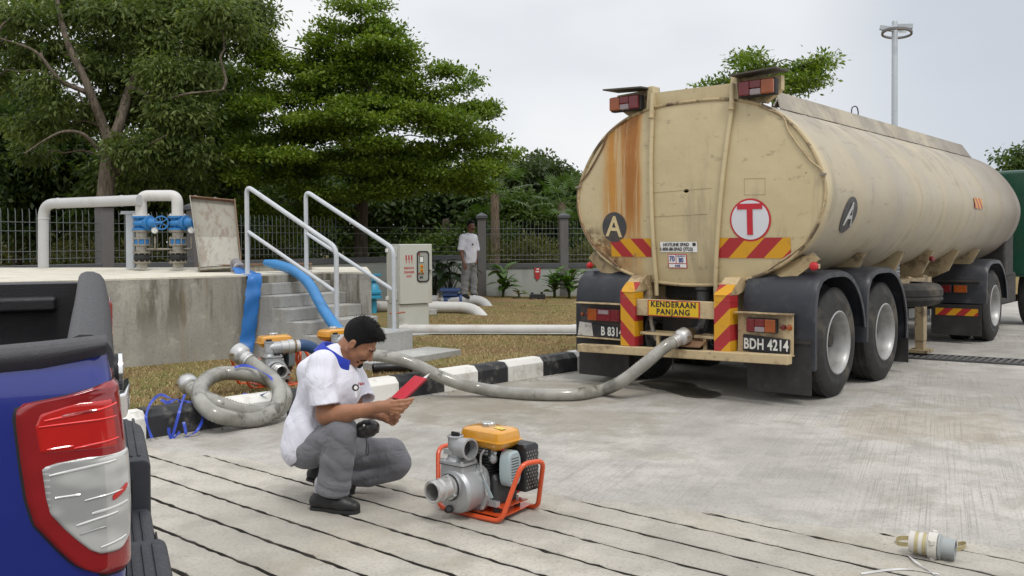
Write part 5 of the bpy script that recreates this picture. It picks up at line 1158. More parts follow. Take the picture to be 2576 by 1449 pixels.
MB().lathe([(0, 0), (.05, 0), (.06, .03), (.045, .05), (0, .055)], (1.24, TY+2.5, 1.3), (.6, -1, 0), 16).build('side_lamp', lens_amber, TR)
MB().prism([(1.2, TY+2.3, 2.32), (1.28, TY+2.3, 2.32), (1.42, TY+2.33, 2.62), (1.36, TY+2.33, 2.62)], (0, .05, 0)).build('horn_bracket', M['rubber'], TR)
# ================================================================== BLUE PICKUP (local: x rearwards, y across to the far side, z up)
paint = mat('pickup_blue', (.014, .027, .24), .2, .15, var=0, coat=1.0, spec=.5)
trim = mat('black_trim', (.050, .049, .055), .5, var=.18, scale=60, bump=.35, bscale=420)
liner = mat('bed_liner', (.016, .015, .017), .5, var=.2, scale=30, bump=.3, bscale=200)
bplast = mat('bumper_plastic', (.040, .042, .052), .5, var=.15, scale=25, dirt=(.10, .10, .10), dirt_amt=.25, bump=.2, bscale=300)
PU = thing('pickup_truck', 'blue pickup truck, only its rear corner with the tail lamp and open bed in view', 'pickup truck', (-.855, 2.0, 0), (R(3), 0, R(24.3)))
def side_y(z): return float(np.interp(z, [.3, .6, .75, .9, 1.0, 1.12, 1.18, 1.225, 1.26], [.05, .03, .012, .002, 0, .001, .006, .018, .045]))
RC = .045
def body(u, z, off=0.):
    """outer skin: u runs rearwards along the side, round the corner and across the rear face"""
    y0 = side_y(z); xr = .012 - .022*max(0, (z-1.0))/.25*1.6 - .0*z
    xr = float(np.interp(z, [.5, .78, .95, 1.05, 1.18, 1.26], [.010, .008, .004, -.002, -.015, -.03]))
    if u <= -RC: return Vector((u+xr, y0-off, z))
    a = (u+RC)/RC
    if a <= math.pi/2: return Vector((xr-RC+(RC+off)*math.sin(a), y0+RC-(RC+off)*math.cos(a), z))
    return Vector((xr+off, y0+RC+(u+RC-RC*math.pi/2), z))
zs = list(np.linspace(.42, 1.242, 30)); us = [-2.4, -2.0, -1.6, -1.2, -.9, -.6, -.4, -.3, -.2, -.12, -.08] + list(np.linspace(-RC, RC*.57+.0, 9)) + [.06, .09]
vs = [body(u, z) for z in zs for u in us]; n = len(us)
MB().add(vs, [(j*n+i, j*n+i+1, (j+1)*n+i+1, (j+1)*n+i) for j in range(len(zs)-1) for i in range(n-1)]).build('body_side', paint, PU, angle=60)
# far side skin
MB().add([Vector((u+.0, 1.85+(.0 if z < 1.2 else -.03), z)) for z in (.42, .8, 1.1, 1.19) for u in (-2.4, -1.2, -.03)], [(j*3+i, (j+1)*3+i, (j+1)*3+i+1, j*3+i+1) for j in range(3) for i in range(2)]).build('body_side', paint, PU)
# tailgate
tg = MB(); rows = []
for z in np.linspace(.62, 1.255, 14):
    xr = float(np.interp(z, [.5, .78, .95, 1.05, 1.18, 1.26], [.014, .012, .008, .002, -.012, -.03])); rows.append([(xr, y, z) for y in (.145, .155, .6, .95, 1.3, 1.69, 1.70)])
tg.loft(rows, close=False); tg.build('tailgate', mat('tailgate_reflect_grey', (.06, .065, .085), .3, .3, var=.1, coat=.8), PU, angle=60)  # blue paint greyed: its reflections are put into the base colour
MB().bb(-.07, -.045, .14, 1.71, .62, 1.25).build('tailgate_inner', liner, PU)
# bed: floor, inner walls, ribs and far rail
MB().bb(-2.4, -.05, .10, 1.75, .70, .72).build('bed_floor', liner, PU)
MB().bb(-2.4, -.07, .095, .11, .72, 1.24).build('bed_wall', liner, PU); MB().bb(-2.4, -.07, 1.73, 1.745, .72, 1.235).build('bed_wall', liner, PU); MB().bb(-2.4, -2.38, .1, 1.74, .72, 1.24).build('bed_wall', liner, PU)
MB().bb(-.95, -.18, 1.66, 1.731, 1.14, 1.19).build('bed_ledge', liner, PU, bevel=.012)
for k in range(7): MB().bb(-2.3, -.1, .2+.22*k, .29+.22*k, .721, .738).build('floor_rib', liner, PU, bevel=.005)
MB().lathe([(0, 0), (.3, 0), (.3, .22), (0, .22)], (-1.25, 1.51, .72), (0, 1, 0), 24).build('wheel_box', liner, PU)
# black rail caps
def rail_cap(y0, y1, x0, x1, zf, name='rail_cap', flip=False):
    rings = []
    for x in np.linspace(x0, x1, 20):
        e = min(1, (x1-x)/.028); z = zf(x); h = .038; sh = 1 if e >= 1 else .6+.4*math.sqrt(max(0, 1-(1-e)**2))
        w0, w1 = (y0, y1)
        P = [(0, -.020), (-.006, -.010), (-.004, .002), (.010, .010), (.03, .013), (.05, .013), (w1-w0-.02, .009), (w1-w0-.004, .0), (w1-w0, -.02), (w1-w0, -.05), (.03, -.05), (.01, -.035)]
        rings.append([(x, (y0+a) if not flip else (y1-a), z+b*sh) for a, b in P])
    return MB().loft(rings, caps=True).build(name, trim, PU, angle=55)
rail_cap(.0, .10, -2.4, -.026, lambda x: 1.247 + .10*max(x+.22, 0))
rail_cap(1.74, 1.86, -2.4, -.03, lambda x: 1.222, flip=True)
rings = []
for y in np.linspace(.101, 1.85, 24):
    z = 1.244 + .010*math.sin((y-.085)/1.765*math.pi); e = 1 if y < 1.80 else .5
    P = [(-.098, -.05), (-.096, .006), (-.088, .018), (-.07, .026), (-.045, .025), (-.02, .014), (-.006, -.006), (.0, -.03), (-.004, -.05), (-.05, -.06)]
    dx = -.006 - .004*abs(y-.9)
    rings.append([(a+dx, y, z+b) for a, b in P])
MB().loft(rings, caps=True).build('tailgate_cap', trim, PU, angle=55)
# tail lamp: red housing, brake lens, clear reverse lens
red_h = mat('lamp_housing_red', (.27, .008, .012), .08, var=.2, scale=14, coat=1.0)
red_l = mat('lamp_lens_red', (.50, .010, .008), .08, var=.2, scale=11, coat=1.0)
def lens_clear_mat():
    m, nt, N, L, b = nodes('lamp_lens_clear'); n = NB(nt); X, Y, Z = n.sep()
    w = n.noise(5, 2, .4, sc=(1.2, 1, 2.6))
    c = n.mix(n.ramp(w, .40, .58), (.40, .405, .40), (.62, .625, .61))
    # moulded fine ribs down the left margin
    rb = n.math('LESS_THAN', n.math('FRACT', n.math('MULTIPLY', Z, 75.)), .28)
    c = n.mix(n.math('MULTIPLY', n.math('MULTIPLY', rb, n.math('LESS_THAN', X, -.135)), .5), c, (.85, .86, .86))
    L.new(c, b.inputs['Base Color']); b.inputs['Roughness'].default_value = .12; b.inputs['Metallic'].default_value = .2; b.inputs['Coat Weight'].default_value = 1; b.inputs['Coat Roughness'].default_value = .03
    n.bump(w, .15, .02, b); return m
clear_l = lens_clear_mat(); chrome = mat('chrome', (.80, .80, .80), .10, 1.0, var=.03)
def patch(name, left, zr, m, off, ur, nz=40, nu=26, edge=.004, rightf=None):
    """skin patch proud of the body between u = left(z) and u = right(z)"""
    mb = MB(); rows = []
    for z in np.linspace(zr[0], zr[1], nz):
        l = left(z); r = rightf(z) if rightf else ur; row = []
        if r < l+.002: r = l+.002
        for i in range(nu+1):
            f = i/nu; u = l+(r-l)*f; e = min(1, min(f*(r-l)/.014, (z-zr[0])/.010+.02, (zr[1]-z)/.010+.02)); e = max(0, e)
            row.append(body(u, z, off*math.sqrt(max(0, 1-(1-e)**2))-.001))
        rows.append(row)
    mb.loft(rows, close=False); return mb.build(name, m, PU, angle=60)
zl = [.765, .775, .785, .80, .832, .892, .948, 1.037, 1.10, 1.125, 1.140, 1.147, 1.158, 1.172, 1.181]; xl = [-.055, -.08, -.10, -.118, -.143, -.185, -.198, -.203, -.203, -.201, -.196, -.185, -.106, -.046, -.018]
lf = lambda z: float(np.interp(z, zl, xl))+.012
patch('lamp_seal', lambda z: lf(z)-.007, (.758, 1.183), M['rubber'], .003, .06)
lamp = patch('tail_lamp', lf, (.765, 1.179), red_h, .012, .052)
zt2 = [1.035, 1.05, 1.10, 1.125, 1.138, 1.148]; l2 = lambda z: float(np.interp(z, zt2, [-.165, -.170, -.172, -.16, -.11, -.06]))+.012
o = patch('brake_lens', l2, (1.040, 1.148), red_l, .0145, -.012); o.parent = lamp
zc = [.812, .82, .828, .85, .876, .915, .95, 1.011, 1.020, 1.027, 1.033]; xc = [-.054, -.075, -.087, -.108, -.13, -.158, -.165, -.168, -.155, -.09, -.03]
l3 = lambda z: float(np.interp(z, zc, xc))+.012
r3 = lambda z: float(np.interp(z, [.812, .82, .845, .90, .97, 1.033], [-.045, -.028, -.006, .004, .010, .016]))+.012
o = patch('clear_lens', l3, (.812, 1.033), clear_l, .0165, 0, rightf=r3); o.parent = lamp
def bars(lst, m, off, name='reflector_bar'):
    for x0, z0, x1, z1, h in lst:
        mb = MB(); n = 10; vs = []
        for k in range(n+1):
            t = k/n; z = z0+(z1-z0)*t; u = x0+(x1-x0)*t+.012; hh = h*.7*(1-.35*abs(2*t-1)**6)
            vs += [body(u, z-hh/2, off-.001), body(u, z, off+.0006), body(u, z+hh/2, off-.001)]
        mb.add(vs, [(3*k+i, 3*k+3+i, 3*k+4+i, 3*k+1+i) for k in range(n) for i in range(2)]); q = mb.build(name, m, PU, angle=60); q.parent = lamp
bars([(-.150, .998, -.03, 1.016, .008), (-.143, .950, -.095, .952, .007), (-.088, .938, -.008, .952, .005), (-.075, .908, -.012, .921, .009), (-.105, .886, -.032, .904, .008), (-.06, .832, -.018, .846, .007)], mat('reflector_highlight', (.70, .70, .69), .2, var=0, coat=1), .0172)  # white highlights of the inner reflector, put in as pale bars
bars([(-.10, .866, -.05, .877, .005)], mat('reflector_grey', (.30, .30, .30), .15, .3, var=0, coat=1), .0170)
bars([(-.04, .935, -.01, .955, .02)], red_l, .0175)
bars([(-.148, 1.112, -.045, 1.128, .007), (-.05, 1.126, -.015, 1.135, .006), (-.160, 1.100, -.02, 1.108, .005), (-.150, 1.052, -.10, 1.056, .006), (-.10, 1.050, -.02, 1.062, .005)], mat('lamp_bright_red', (.85, .012, .010), .10, var=.1, coat=1.0), .0155)
bars([(-.115, 1.119, -.05, 1.127, .008)], red_h, .0158)
# far tail lamp, handle and chrome badge seen edge-on past the tailgate
MB().bb(-.05, .012, 1.72, 1.862, .80, 1.17).build('tail_lamp', red_h, PU, bevel=.02)
MB().prism([(.005, .86, .90), (.036, .88, .90), (.045, .92, .93), (.045, 1.02, .93), (.036, 1.06, .90), (.005, 1.08, .90)], (0, 0, .075)).build('tailgate_handle', chrome, PU, bevel=.008)
MB().lathe([(0, 0), (.05, 0), (.05, .016), (.04, .02), (0, .02)], (-.006, .62, 1.09), (1, 0, 0), 24).build('badge', M['black_print'], PU)
MB().lathe([(.04, .016), (.052, .014), (.052, .024), (.04, .026), (.04, .016)], (-.006, .62, 1.09), (1, 0, 0), 24).build('badge_ring', chrome, PU)
# step bumper: raised ends, low middle step, moulded tread ridges
xo = lambda y: .118 - .05*max(0, (.10-y)/.14)**2 - .05*max(0, (y-1.73)/.14)**2
def bump_seg(y0, y1, zt, name='bumper'):
    rings = []
    for y in np.linspace(y0, y1, 12):
        X = xo(y); rings.append([(-.06, y, .36), (X-.015, y, .36), (X, y, .40), (X, y, zt-.025), (X-.006, y, zt-.008), (X-.02, y, zt), (-.06, y, zt)])
    return MB().loft(rings, caps=True).build(name, bplast, PU, angle=50, bevel=.006)
for y0, y1, zt in ((-.035, .45, .672), (.451, 1.229, .505), (1.23, 1.885, .672)):
    s_ = bump_seg(y0, y1, zt)
    for k in range(4):
        x = .0+.026*k
        MB().bb(x, x+.011, y0+.05, y1-.04, zt-.001, zt+.005).build('tread_ridge', bplast, PU, bevel=.002).parent = s_
MB().bb(.118, .124, .68, 1.02, .41, .49).build('plate_recess', M['rubber'], PU)
MB().prism([(.02, 1.2285, .53), (.06, 1.2285, .53), (.06, 1.2285, .61), (.02, 1.2285, .61)], (0, -.003, 0)).build('bumper_socket', M['black_print'], PU, bevel=.001)
# rear wheels
for y, sd in ((.10, -1), (1.75, 1)):
    e = bpy.data.objects.new('wheel', None); COL.objects.link(e); e.parent = PU; e.location = (-1.25, y, .37)
    MB().lathe([(.22, -.12), (.34, -.12), (.37, -.09), (.37, .09), (.34, .12), (.22, .12)], (0, 0, 0), (0, sd, 0), 40).build('tyre', tyre_m, e, angle=35)
    MB().lathe([(.222, -.1), (.222, .09), (.19, .06), (0, .08)], (0, 0, 0), (0, sd, 0), 30).build('rim', rim_m, e)
MB().bb(-2.4, -.1, .25, 1.6, .45, .62).build('chassis', chassis_dark, PU)
# ================================================================== WATER PUMPS (local: x right, -y pump face, z up)
alu = mat('cast_aluminium', (.42, .43, .44), .42, .55, var=.10, scale=40, dirt=(.28, .28, .28), dirt_amt=.25, dscale=12, bump=.12, bscale=300)
alu_b = mat('machined_aluminium', (.52, .52, .51), .33, .7, var=0, scale=30)
orange = mat('frame_orange', (.62, .075, .012), .35, var=.06, scale=20, coat=.5, dirt=(.25, .07, .03), dirt_amt=.25, dscale=14)
yellow = mat('tank_yellow', (.62, .285, .022), .26, var=.04, scale=10, coat=.7, dirt=(.42, .22, .03), dirt_amt=.3, dscale=8)
engine = mat('engine_dark', (.055, .056, .058), .5, .4, var=.3, scale=26, dirt=(.15, .15, .15), dirt_amt=.3, dscale=20)
cover = mat('filter_cover', (.33, .40, .42), .35, var=.05)
blk = mat('black_plastic', (.014, .014, .015), .35, var=.2, scale=20)
PO = Vector((-.146, 4.98, 0))
def rr_ring(x0, x1, y0, y1, r, z, n=5):
    P = []
    for cx, cy, a0 in ((x1-r, y1-r, 0), (x0+r, y1-r, 90), (x0+r, y0+r, 180), (x1-r, y0+r, 270)):
        for k in range(n+1): a = R(a0+90*k/n); P.append((cx+r*math.cos(a), cy+r*math.sin(a), z))
    return P
def make_pump():
    t = thing('water_pump', 'petrol water pump with yellow tank and orange frame standing on the grooved concrete', 'water pump', PO, (0, 0, R(-40)), group='petrol water pumps')
    rt = .0135
    fr = MB(); fr.tube(bend_path([(-.02, -.115, rt), (.195, -.105, rt), (.25, .0, .305), (.29, .135, .305), (.185, .215, rt), (-.02, .215, rt)], .05, 7), rt, 12); fr.build('frame_hoop', orange, t)
    fr = MB(); fr.tube(bend_path([(-.019, -.115, rt), (-.26, -.105, rt), (-.365, .0, .305), (-.365, .14, .305), (-.27, .215, rt), (-.019, .215, rt)], .05, 7), rt, 12); fr.build('frame_hoop', orange, t)
    MB().prism([(-.17, -.09, .026), (.185, -.085, .026), (.15, .2, .026), (-.17, .2, .026)], (0, 0, .005)).build('base_plate', orange, t)
    MB().prism([(-.13, -.05, .062), (.16, -.05, .062), (.15, .17, .062), (-.13, .17, .062)], (0, 0, .005)).build('mount_plate', orange, t)
    for x, y in ((.1, -.03), (.1, .14), (-.1, .14), (-.1, -.03)):
        MB().cyl((x, y, .031), (x, y, .062), .018, n=10).build('rubber_mount', M['rubber'], t); MB().cyl((x, y, .067), (x, y, .085), .009, n=6).build('mount_bolt', M['steel'], t)
    # engine
    MB().loft([rr_ring(-.09, .10, -.035, .15, .02, z) for z in (.068, .20)] + [rr_ring(-.06, .08, -.03, .13, .03, .225)], caps=True).build('crankcase', engine, t, bevel=.003)
    for k in range(9):
        z = .228+.0165*k; MB().bb(-.055, .075, -.055, .085, z, z+.006).build('cooling_fin', blk if k < 6 else engine, t)
    MB().bb(-.04, .06, -.04, .07, .225, .385).build('cylinder', engine, t)
    MB().bb(-.03, .055, -.052, -.028, .33, .385).build('rocker_cover', alu, t, bevel=.005)
    MB().lathe([(0, 0), (.10, 0), (.11, .02), (.11, .06), (.07, .08), (0, .085)], (.0, .15, .17), (0, 1, 0), 28).build('recoil_starter', orange, t)
    # fuel tank
    x0, x1, y0, y1 = -.145, .165, -.075, .125
    def q(s, z, r=.04): 
        mx, my = (x0+x1)/2, (y0+y1)/2; return rr_ring(mx+(x0-mx)*s, mx+(x1-mx)*s, my+(y0-my)*s, my+(y1-my)*s, r*s, z)
    ft = MB().loft([q(.52, .352, .03), q(.72, .362), q(.92, .388), q(.965, .404), q(1.045, .406), q(1.045, .411), q(.965, .413), q(.955, .435), q(.915, .456), q(.80, .467), q(.55, .473), q(.1, .475)], caps=True).build('fuel_tank', yellow, t, angle=32)
    cp = MB(); P1 = [((.037+.003*math.cos(8*a))*math.cos(a), (.037+.003*math.cos(8*a))*math.sin(a)) for a in np.linspace(0, 2*math.pi, 49)[:-1]]
    cp.loft([[(x+.0, y+.02, z) for x, y in P1] for z in (.474, .488)] + [[(x*.85, y*.85+.02, .494) for x, y in P1], [(x*.2, y*.2+.02, .493) for x, y in P1]], caps=True); cp.build('tank_cap', M['steel'], t, angle=30)
    MB().prism([(.07, -.02, .4755), (.13, -.02, .473), (.13, .02, .473), (.07, .02, .4755)], (0, 0, .001)).build('tank_sticker', mat('sticker_yellow', (.7, .55, .08), .4, var=.25, scale=60), ft)
    # carburettor, filter, muffler, rods
    MB().loft([[(x, .02+.055*c, .265+.095*s) for c, s in [(math.copysign(abs(math.cos(a))**.55, math.cos(a)), math.copysign(abs(math.sin(a))**.75, math.sin(a))) for a in np.linspace(0, 2*math.pi, 33)[:-1]]] for x in (.125, .178)] + [[(.188, .02+.047*c, .265+.085*s) for c, s in [(math.copysign(abs(math.cos(a))**.55, math.cos(a)), math.copysign(abs(math.sin(a))**.75, math.sin(a))) for a in np.linspace(0, 2*math.pi, 33)[:-1]]]], caps=True).build('air_filter', cover, t, angle=40)
    for k in range(9): MB().bb(.187, .1895, -.01, .05, .205+.0145*k, .2085+.0145*k).build('filter_slot', blk, t)
    mf = MB().loft([rr_ring(.065, .205, .085, .205, .012, z) for z in (.13, .365)] + [rr_ring(.075, .195, .095, .195, .012, .378)], caps=True).build('muffler_guard', blk, t, angle=40)
    hb = MB()
    for i in range(11):
        for j in range(5): 
            y = .10+.022*j; z = .15+.019*i; hb.lathe([(0, 0), (.0062, 0)], (.2055, y+(.009 if i % 2 else 0), z), (1, 0, 0), 6)
    o = hb.build('guard_holes', mat('guard_hole', (.19, .18, .165), .7), mf, smooth=False); o['kind'] = 'stuff'
    cb_ = MB(); cb_.ell((.075, -.03, .315), (.028, .022, .03)); cb_.cyl((.075, -.03, .29), (.075, -.03, .375), .012); cb_.cyl((.06, -.03, .35), (.11, -.05, .35), .009); cb_.build('carburettor', alu, t)
    MB().tube(smooth_path([(.04, -.055, .36), (.025, -.07, .33), (.03, -.075, .26), (.06, -.08, .20), (.075, -.085, .14), (.10, -.085, .12)], 5), .006, 6).build('control_rod', M['steel'], t)
    MB().prism([(.055, -.088, .20), (.07, -.088, .205), (.125, -.088, .125), (.11, -.088, .115)], (0, .004, 0)).build('control_lever', cover, t)
    MB().tube(smooth_path([(-.02, -.05, .20), (.0, -.075, .19), (.03, -.08, .15), (.045, -.08, .11)], 5), .009, 8).build('fuel_pipe', alu, t)
    for x, z in ((.02, .12), (.05, .095), (-.01, .145)): MB().cyl((x, -.035, z), (x, -.075, z), .011, n=8).build('oil_plug', alu, t)
    MB().cyl((.115, .0, .385), (.125, -.01, .36), .012, n=10).build('fuel_tap', mat('tap_red', (.45, .02, .03), .4), t)
    MB().box((.09, -.045, .078), (.07, .03, .03)).build('engine_foot', alu, t, bevel=.003)
    # pump casing
    PX = -.055
    fl = MB(); fl.loft([[(PX+dx, y, .155+dz) for dx, dz in [(r_*math.copysign(abs(math.cos(a))**.6, math.cos(a)), r_*math.copysign(abs(math.sin(a))**.6, math.sin(a))) for a in np.linspace(0, 2*math.pi, 41)[:-1]]] for y, r_ in ((-.052, .128), (-.075, .128), (-.079, .122))], caps=True); fl.build('casing_flange', alu, t, angle=35)
    for a in (45, 135, 225, 315): MB().cyl((PX+.142*math.cos(R(a)), -.079, .155+.142*math.sin(R(a))), (PX+.142*math.cos(R(a)), -.09, .155+.142*math.sin(R(a))), .011, n=6).build('casing_bolt', M['steel'], t)
    MB().lathe([(.118, -.079), (.117, -.09), (.121, -.14), (.117, -.188), (.104, -.206), (.06, -.214), (0, -.215)], (PX, 0, .150), (0, 1, 0), 44).build('pump_casing', alu, t, angle=30)
    MB().loft([rr_ring(PX-.105, PX+.06, -.195, -.078, .015, z) for z in (.16, .285)], caps=True).build('outlet_box', alu, t, angle=35)
    MB().loft([rr_ring(PX-.112, PX+.067, -.202, -.070, .02, z) for z in (.285, .289)], caps=True).build('gasket', blk, t, angle=35)
    MB().loft([rr_ring(PX-.112, PX+.067, -.202, -.070, .02, z) for z in (.2892, .302)], caps=True).build('outlet_flange', alu, t, angle=35)
    for x in (PX-.095, PX+.05):
        for y in (-.187, -.085): MB().cyl((x, y, .302), (x, y, .314), .009, n=6).build('flange_bolt', M['steel'], t)
    nx, ny = PX-.045, -.135
    MB().lathe([(.052, .302), (.044, .315), (.041, .33), (.041, .42), (.045, .425), (.045, .432), (.038, .434), (.037, .428), (0, .428)], (nx, ny, 0), (0, 0, 1), 28).build('outlet_neck', alu, t, angle=35)
    MB().bb(nx-.028, nx+.028, ny-.007, ny+.007, .428, .452).build('filler_cap', blk, t, bevel=.004)
    el = MB(); path = bend_path([(nx+.005, ny, .325), (nx+.01, ny, .372), (nx+.115, ny-.006, .375)], .04, 8); rr_ = [.044+.010*min(1, i/(len(path)-1)*1.3) for i in range(len(path))]
    el.tube(path, rr_, 24, caps=False); e_ = path[-1]; d_ = (path[-1]-path[-2]).normalized()
    el.lathe([(.054, 0), (.058, -.012), (.058, .0), (.047, .001), (.045, -.05)], e_, d_, 24); el.build('outlet_elbow', alu, t, angle=45)
    MB().lathe([(0, -.05), (.046, -.05)], e_, d_, 20).build('outlet_bore', blk, t)
    MB().bb(nx-.045, nx+.02, ny-.047, ny-.040, .335, .365).build('rating_plate', alu, t, bevel=.001)
    # suction port with quick coupling
    sp_ = (PX-.005, 0, .178)
    MB().lathe([(.070, -.205), (.070, -.222), (.062, -.226), (0, -.226)], sp_, (0, 1, 0), 28).build('suction_flange', alu, t, angle=35)
    MB().lathe([(.0725, -.2262), (.0725, -.2315), (0, -.2315)], sp_, (0, 1, 0), 28).build('suction_gasket', blk, t)
    MB().lathe([(.066, -.232), (.066, -.246), (.056, -.25), (.054, -.275), (.060, -.277), (.060, -.300), (.051, -.308), (.051, -.322), (.060, -.330), (.060, -.352), (.052, -.358), (.046, -.356), (.044, -.30), (.044, -.24)], sp_, (0, 1, 0), 36).build('quick_coupling', alu_b, t, angle=30)
    MB().lathe([(0, -.27), (.044, -.27)], sp_, (0, 1, 0), 20).build('suction_bore', blk, t)
    for a in (90, 210, 330): MB().cyl((sp_[0]+.062*math.cos(R(a)), -.232, sp_[2]+.062*math.sin(R(a))), (sp_[0]+.062*math.cos(R(a)), -.256, sp_[2]+.062*math.sin(R(a))), .009, n=6).build('coupling_bolt', M['steel'], t)
    MB().lathe([(0, 0), (.02, 0), (.022, .02), (.014, .035), (0, .035)], (PX-.01, -.208, .062), (-.2, -1, -.25), 6).build('drain_plug', blk, t)
    return t
pump = make_pump()
p2 = copy_tree(pump); p2.location = (-2.20, 8.5, LZ); p2.rotation_euler = (0, 0, R(34)); p2['label'] = 'petrol water pump with yellow tank on the lawn behind the coiled hose'
p3 = copy_tree(pump); p3.location = (-1.76, 9.1, LZ); p3.rotation_euler = (0, 0, R(50)); p3['label'] = 'petrol water pump mostly hidden behind the squatting man, its yellow tank showing'
# ================================================================== HOSES
def hose_mat():
    m, nt, N, L, b = nodes('clear_hose'); n = NB(nt)
    c = n.mix(n.ramp(n.noise(5, 5), .35, .65), (.26, .25, .215), (.40, .39, .345))
    c = n.mix(n.ramp(n.noise(6, 6, .7), .58, .66, 0, .8), c, (.10, .095, .08))
    L.new(c, b.inputs['Base Color']); b.inputs['Roughness'].default_value = .25; b.inputs['Transmission Weight'].default_value = .22; b.inputs['Coat Weight'].default_value = .5
    return m
HM = hose_mat()
def ribbed(name, label, pts, r, pitch=.026, m=HM, group=None, amp=.003, n=18):
    P = smooth_path(pts, 14); L_ = [0]
    for a, b in zip(P, P[1:]): L_.append(L_[-1]+(b-a).length)
    N = int(L_[-1]/pitch)*2; q = []; rs = []
    P_ = np.array([tuple(p) for p in P]); s = np.linspace(0, L_[-1], N+1)
    Q = np.stack([np.interp(s, L_, P_[:, k]) for k in range(3)], 1)
    for i in range(N+1): q.append(Vector(Q[i])); rs.append(r+(amp if i % 2 else -amp))
    o = q[0].copy(); t = thing(name, label, 'hose', o, group=group); MB().tube([p-o for p in q], rs, n, caps=False).build('tube', m, t, angle=80); return t, q
def coupler(parent, o, d, r, name='coupling', m=None, cam=True):
    d = Vector(d).normalized(); o = Vector(o)-Vector(parent.location)
    c = MB().lathe([(r*.98, -.02), (r*1.08, -.015), (r*1.08, .05), (r*1.15, .055), (r*1.4, .075), (r*1.45, .085), (r*1.45, .15), (r*1.38, .16), (r*1.12, .16), (r*1.1, .09), (0, .09)], o, d, 28).build(name, m or alu_b, parent, angle=35)
    a, b, _ = frame_of(d)
    if cam:
        for s in (1, -1): MB().box(o+d*.12+a*s*r*1.5, (.03, .03, .02)).build('cam_lug', brass, parent)
        for k in (-.012, .018): MB().lathe([(r*1.1, k-.005), (r*1.13, k-.005), (r*1.13, k+.005), (r*1.1, k+.005)], o, d, 24).build('hose_clip', M['steel'], parent)
    return c
hp = [(-1.44, 8.84, .40), at(975, 897, 8.82), at(1010, 905, 8.80), at(1050, 920, 8.78), at(1100, 944, 8.68), at(1150, 963, 8.66), at(1200, 976, 8.72), ground(1262, 986, .06), ground(1350, 992, .06), ground(1450, 992, .06), ground(1515, 981, .06), at(1562, 960, 8.55), at(1620, 917, 8.52), at(1668, 876, 8.56), at(1696, 859, 8.62)]
h1, q1 = ribbed('clear_hose', 'long clear ribbed hose running over the kerb to the tanker outlet', hp, .058)
coupler(h1, q1[-1], q1[-1]-q1[-6], .056); coupler(h1, q1[0], q1[0]-q1[5], .052)
MB().lathe([(.06, -.012), (.063, -.012), (.063, .012), (.06, .012)], q1[6]-h1.location, q1[7]-q1[5], 24).build('hose_clip', M['steel'], h1)
cp_ = [(482, 975, 7.62), (498, 990, 7.46), (518, 1003, 7.3), (550, 1016, 7.2), (602, 1033, 7.3), (654, 1040, 7.42), (702, 1030, 7.55), (716, 992, 7.7), (680, 955, 7.98), (620, 941, 8.0), (555, 940, 7.95), (512, 962, 7.6), (502, 1000, 7.24), (522, 1030, 7.1), (552, 1046, 7.08), (604, 1056, 7.25), (656, 1052, 7.36), (694, 1024, 7.48), (704, 985, 7.68), (686, 954, 7.9), (655, 930, 8.05), (625, 907, 8.12)]
h2, q2 = ribbed('coiled_hose', 'coil of thick grey ribbed hose leaning on the kerb, metal couplings at both ends', [at(*p) for p in cp_], .062)
coupler(h2, q2[-1], q2[-1]-q2[-8], .062, 'end_coupling'); coupler(h2, q2[0], q2[0]-q2[8], .058, 'end_coupling')
# blue straps
def ribbon(name, label, paths, w, m, cat='strap', group=None, th=.002):
    o = Vector(paths[0][0]); t = thing(name, label, cat, o, group=group)
    for P in paths:
        Q = smooth_path(P, 6); mb = MB(); vs = []
        for i, p in enumerate(Q):
            tg_ = (Q[min(i+1, len(Q)-1)]-Q[max(i-1, 0)]).normalized(); up = Vector((.25, -.5, .8)); s_ = tg_.cross(up).normalized(); tw = Matrix.Rotation(.7*math.sin(i*.35), 3, tg_); s_ = tw @ s_
            nn_ = tg_.cross(s_)*th
            vs += [p-o-s_*w/2, p-o+s_*w/2, p-o+s_*w/2+nn_, p-o-s_*w/2+nn_]
        fs = [(4*i+k, 4*i+(k+1) % 4, 4*i+4+(k+1) % 4, 4*i+4+k) for i in range(len(Q)-1) for k in range(4)]
        mb.add(vs, fs).build('band', m, t, angle=50)
    return t
strap = mat('strap_blue', (.025, .060, .42), .38, var=.1, scale=20)
G_ = lambda X, Y, d: at(X, Y, d)
ribbon('packing_strap', 'loose blue packing strap tangled over the black kerb block', [
    [G_(382, 1102, 6.80), G_(369, 1062, 6.82), G_(368, 1040, 6.85), G_(382, 1010, 6.97), G_(404, 993, 7.28), G_(432, 1003, 7.28), G_(470, 1010, 7.25), G_(500, 1028, 7.2), G_(510, 1052, 7.1), G_(496, 1082, 7.0), G_(470, 1098, 6.97), G_(430, 1108, 6.95)],
    [G_(465, 992, 7.3), G_(455, 1020, 7.05), G_(446, 1055, 6.97), G_(432, 1105, 6.92)],
    [G_(404, 1006, 7.26), G_(424, 1012, 7.25), G_(446, 1004, 7.27), G_(450, 1016, 7.24), G_(430, 1030, 7.2), G_(408, 1033, 7.18), G_(412, 1022, 7.2), G_(430, 1008, 7.26)],
    [G_(424, 1076, 6.9), G_(426, 1092, 6.9), G_(434, 1104, 6.92), G_(452, 1086, 6.94)], [G_(462, 1062, 7.0), G_(466, 1080, 6.97), G_(468, 1092, 6.96)]], .022, strap)
ribbon('binding_strap', 'blue strap tied round the coiled hose', [[G_(590, 924, 7.93), G_(616, 919, 7.95), G_(650, 930, 7.9), G_(682, 950, 7.8), G_(694, 972, 7.68)], [G_(612, 990, 7.78), G_(632, 996, 7.72), G_(655, 994, 7.66), G_(672, 986, 7.62)]], .024, strap)
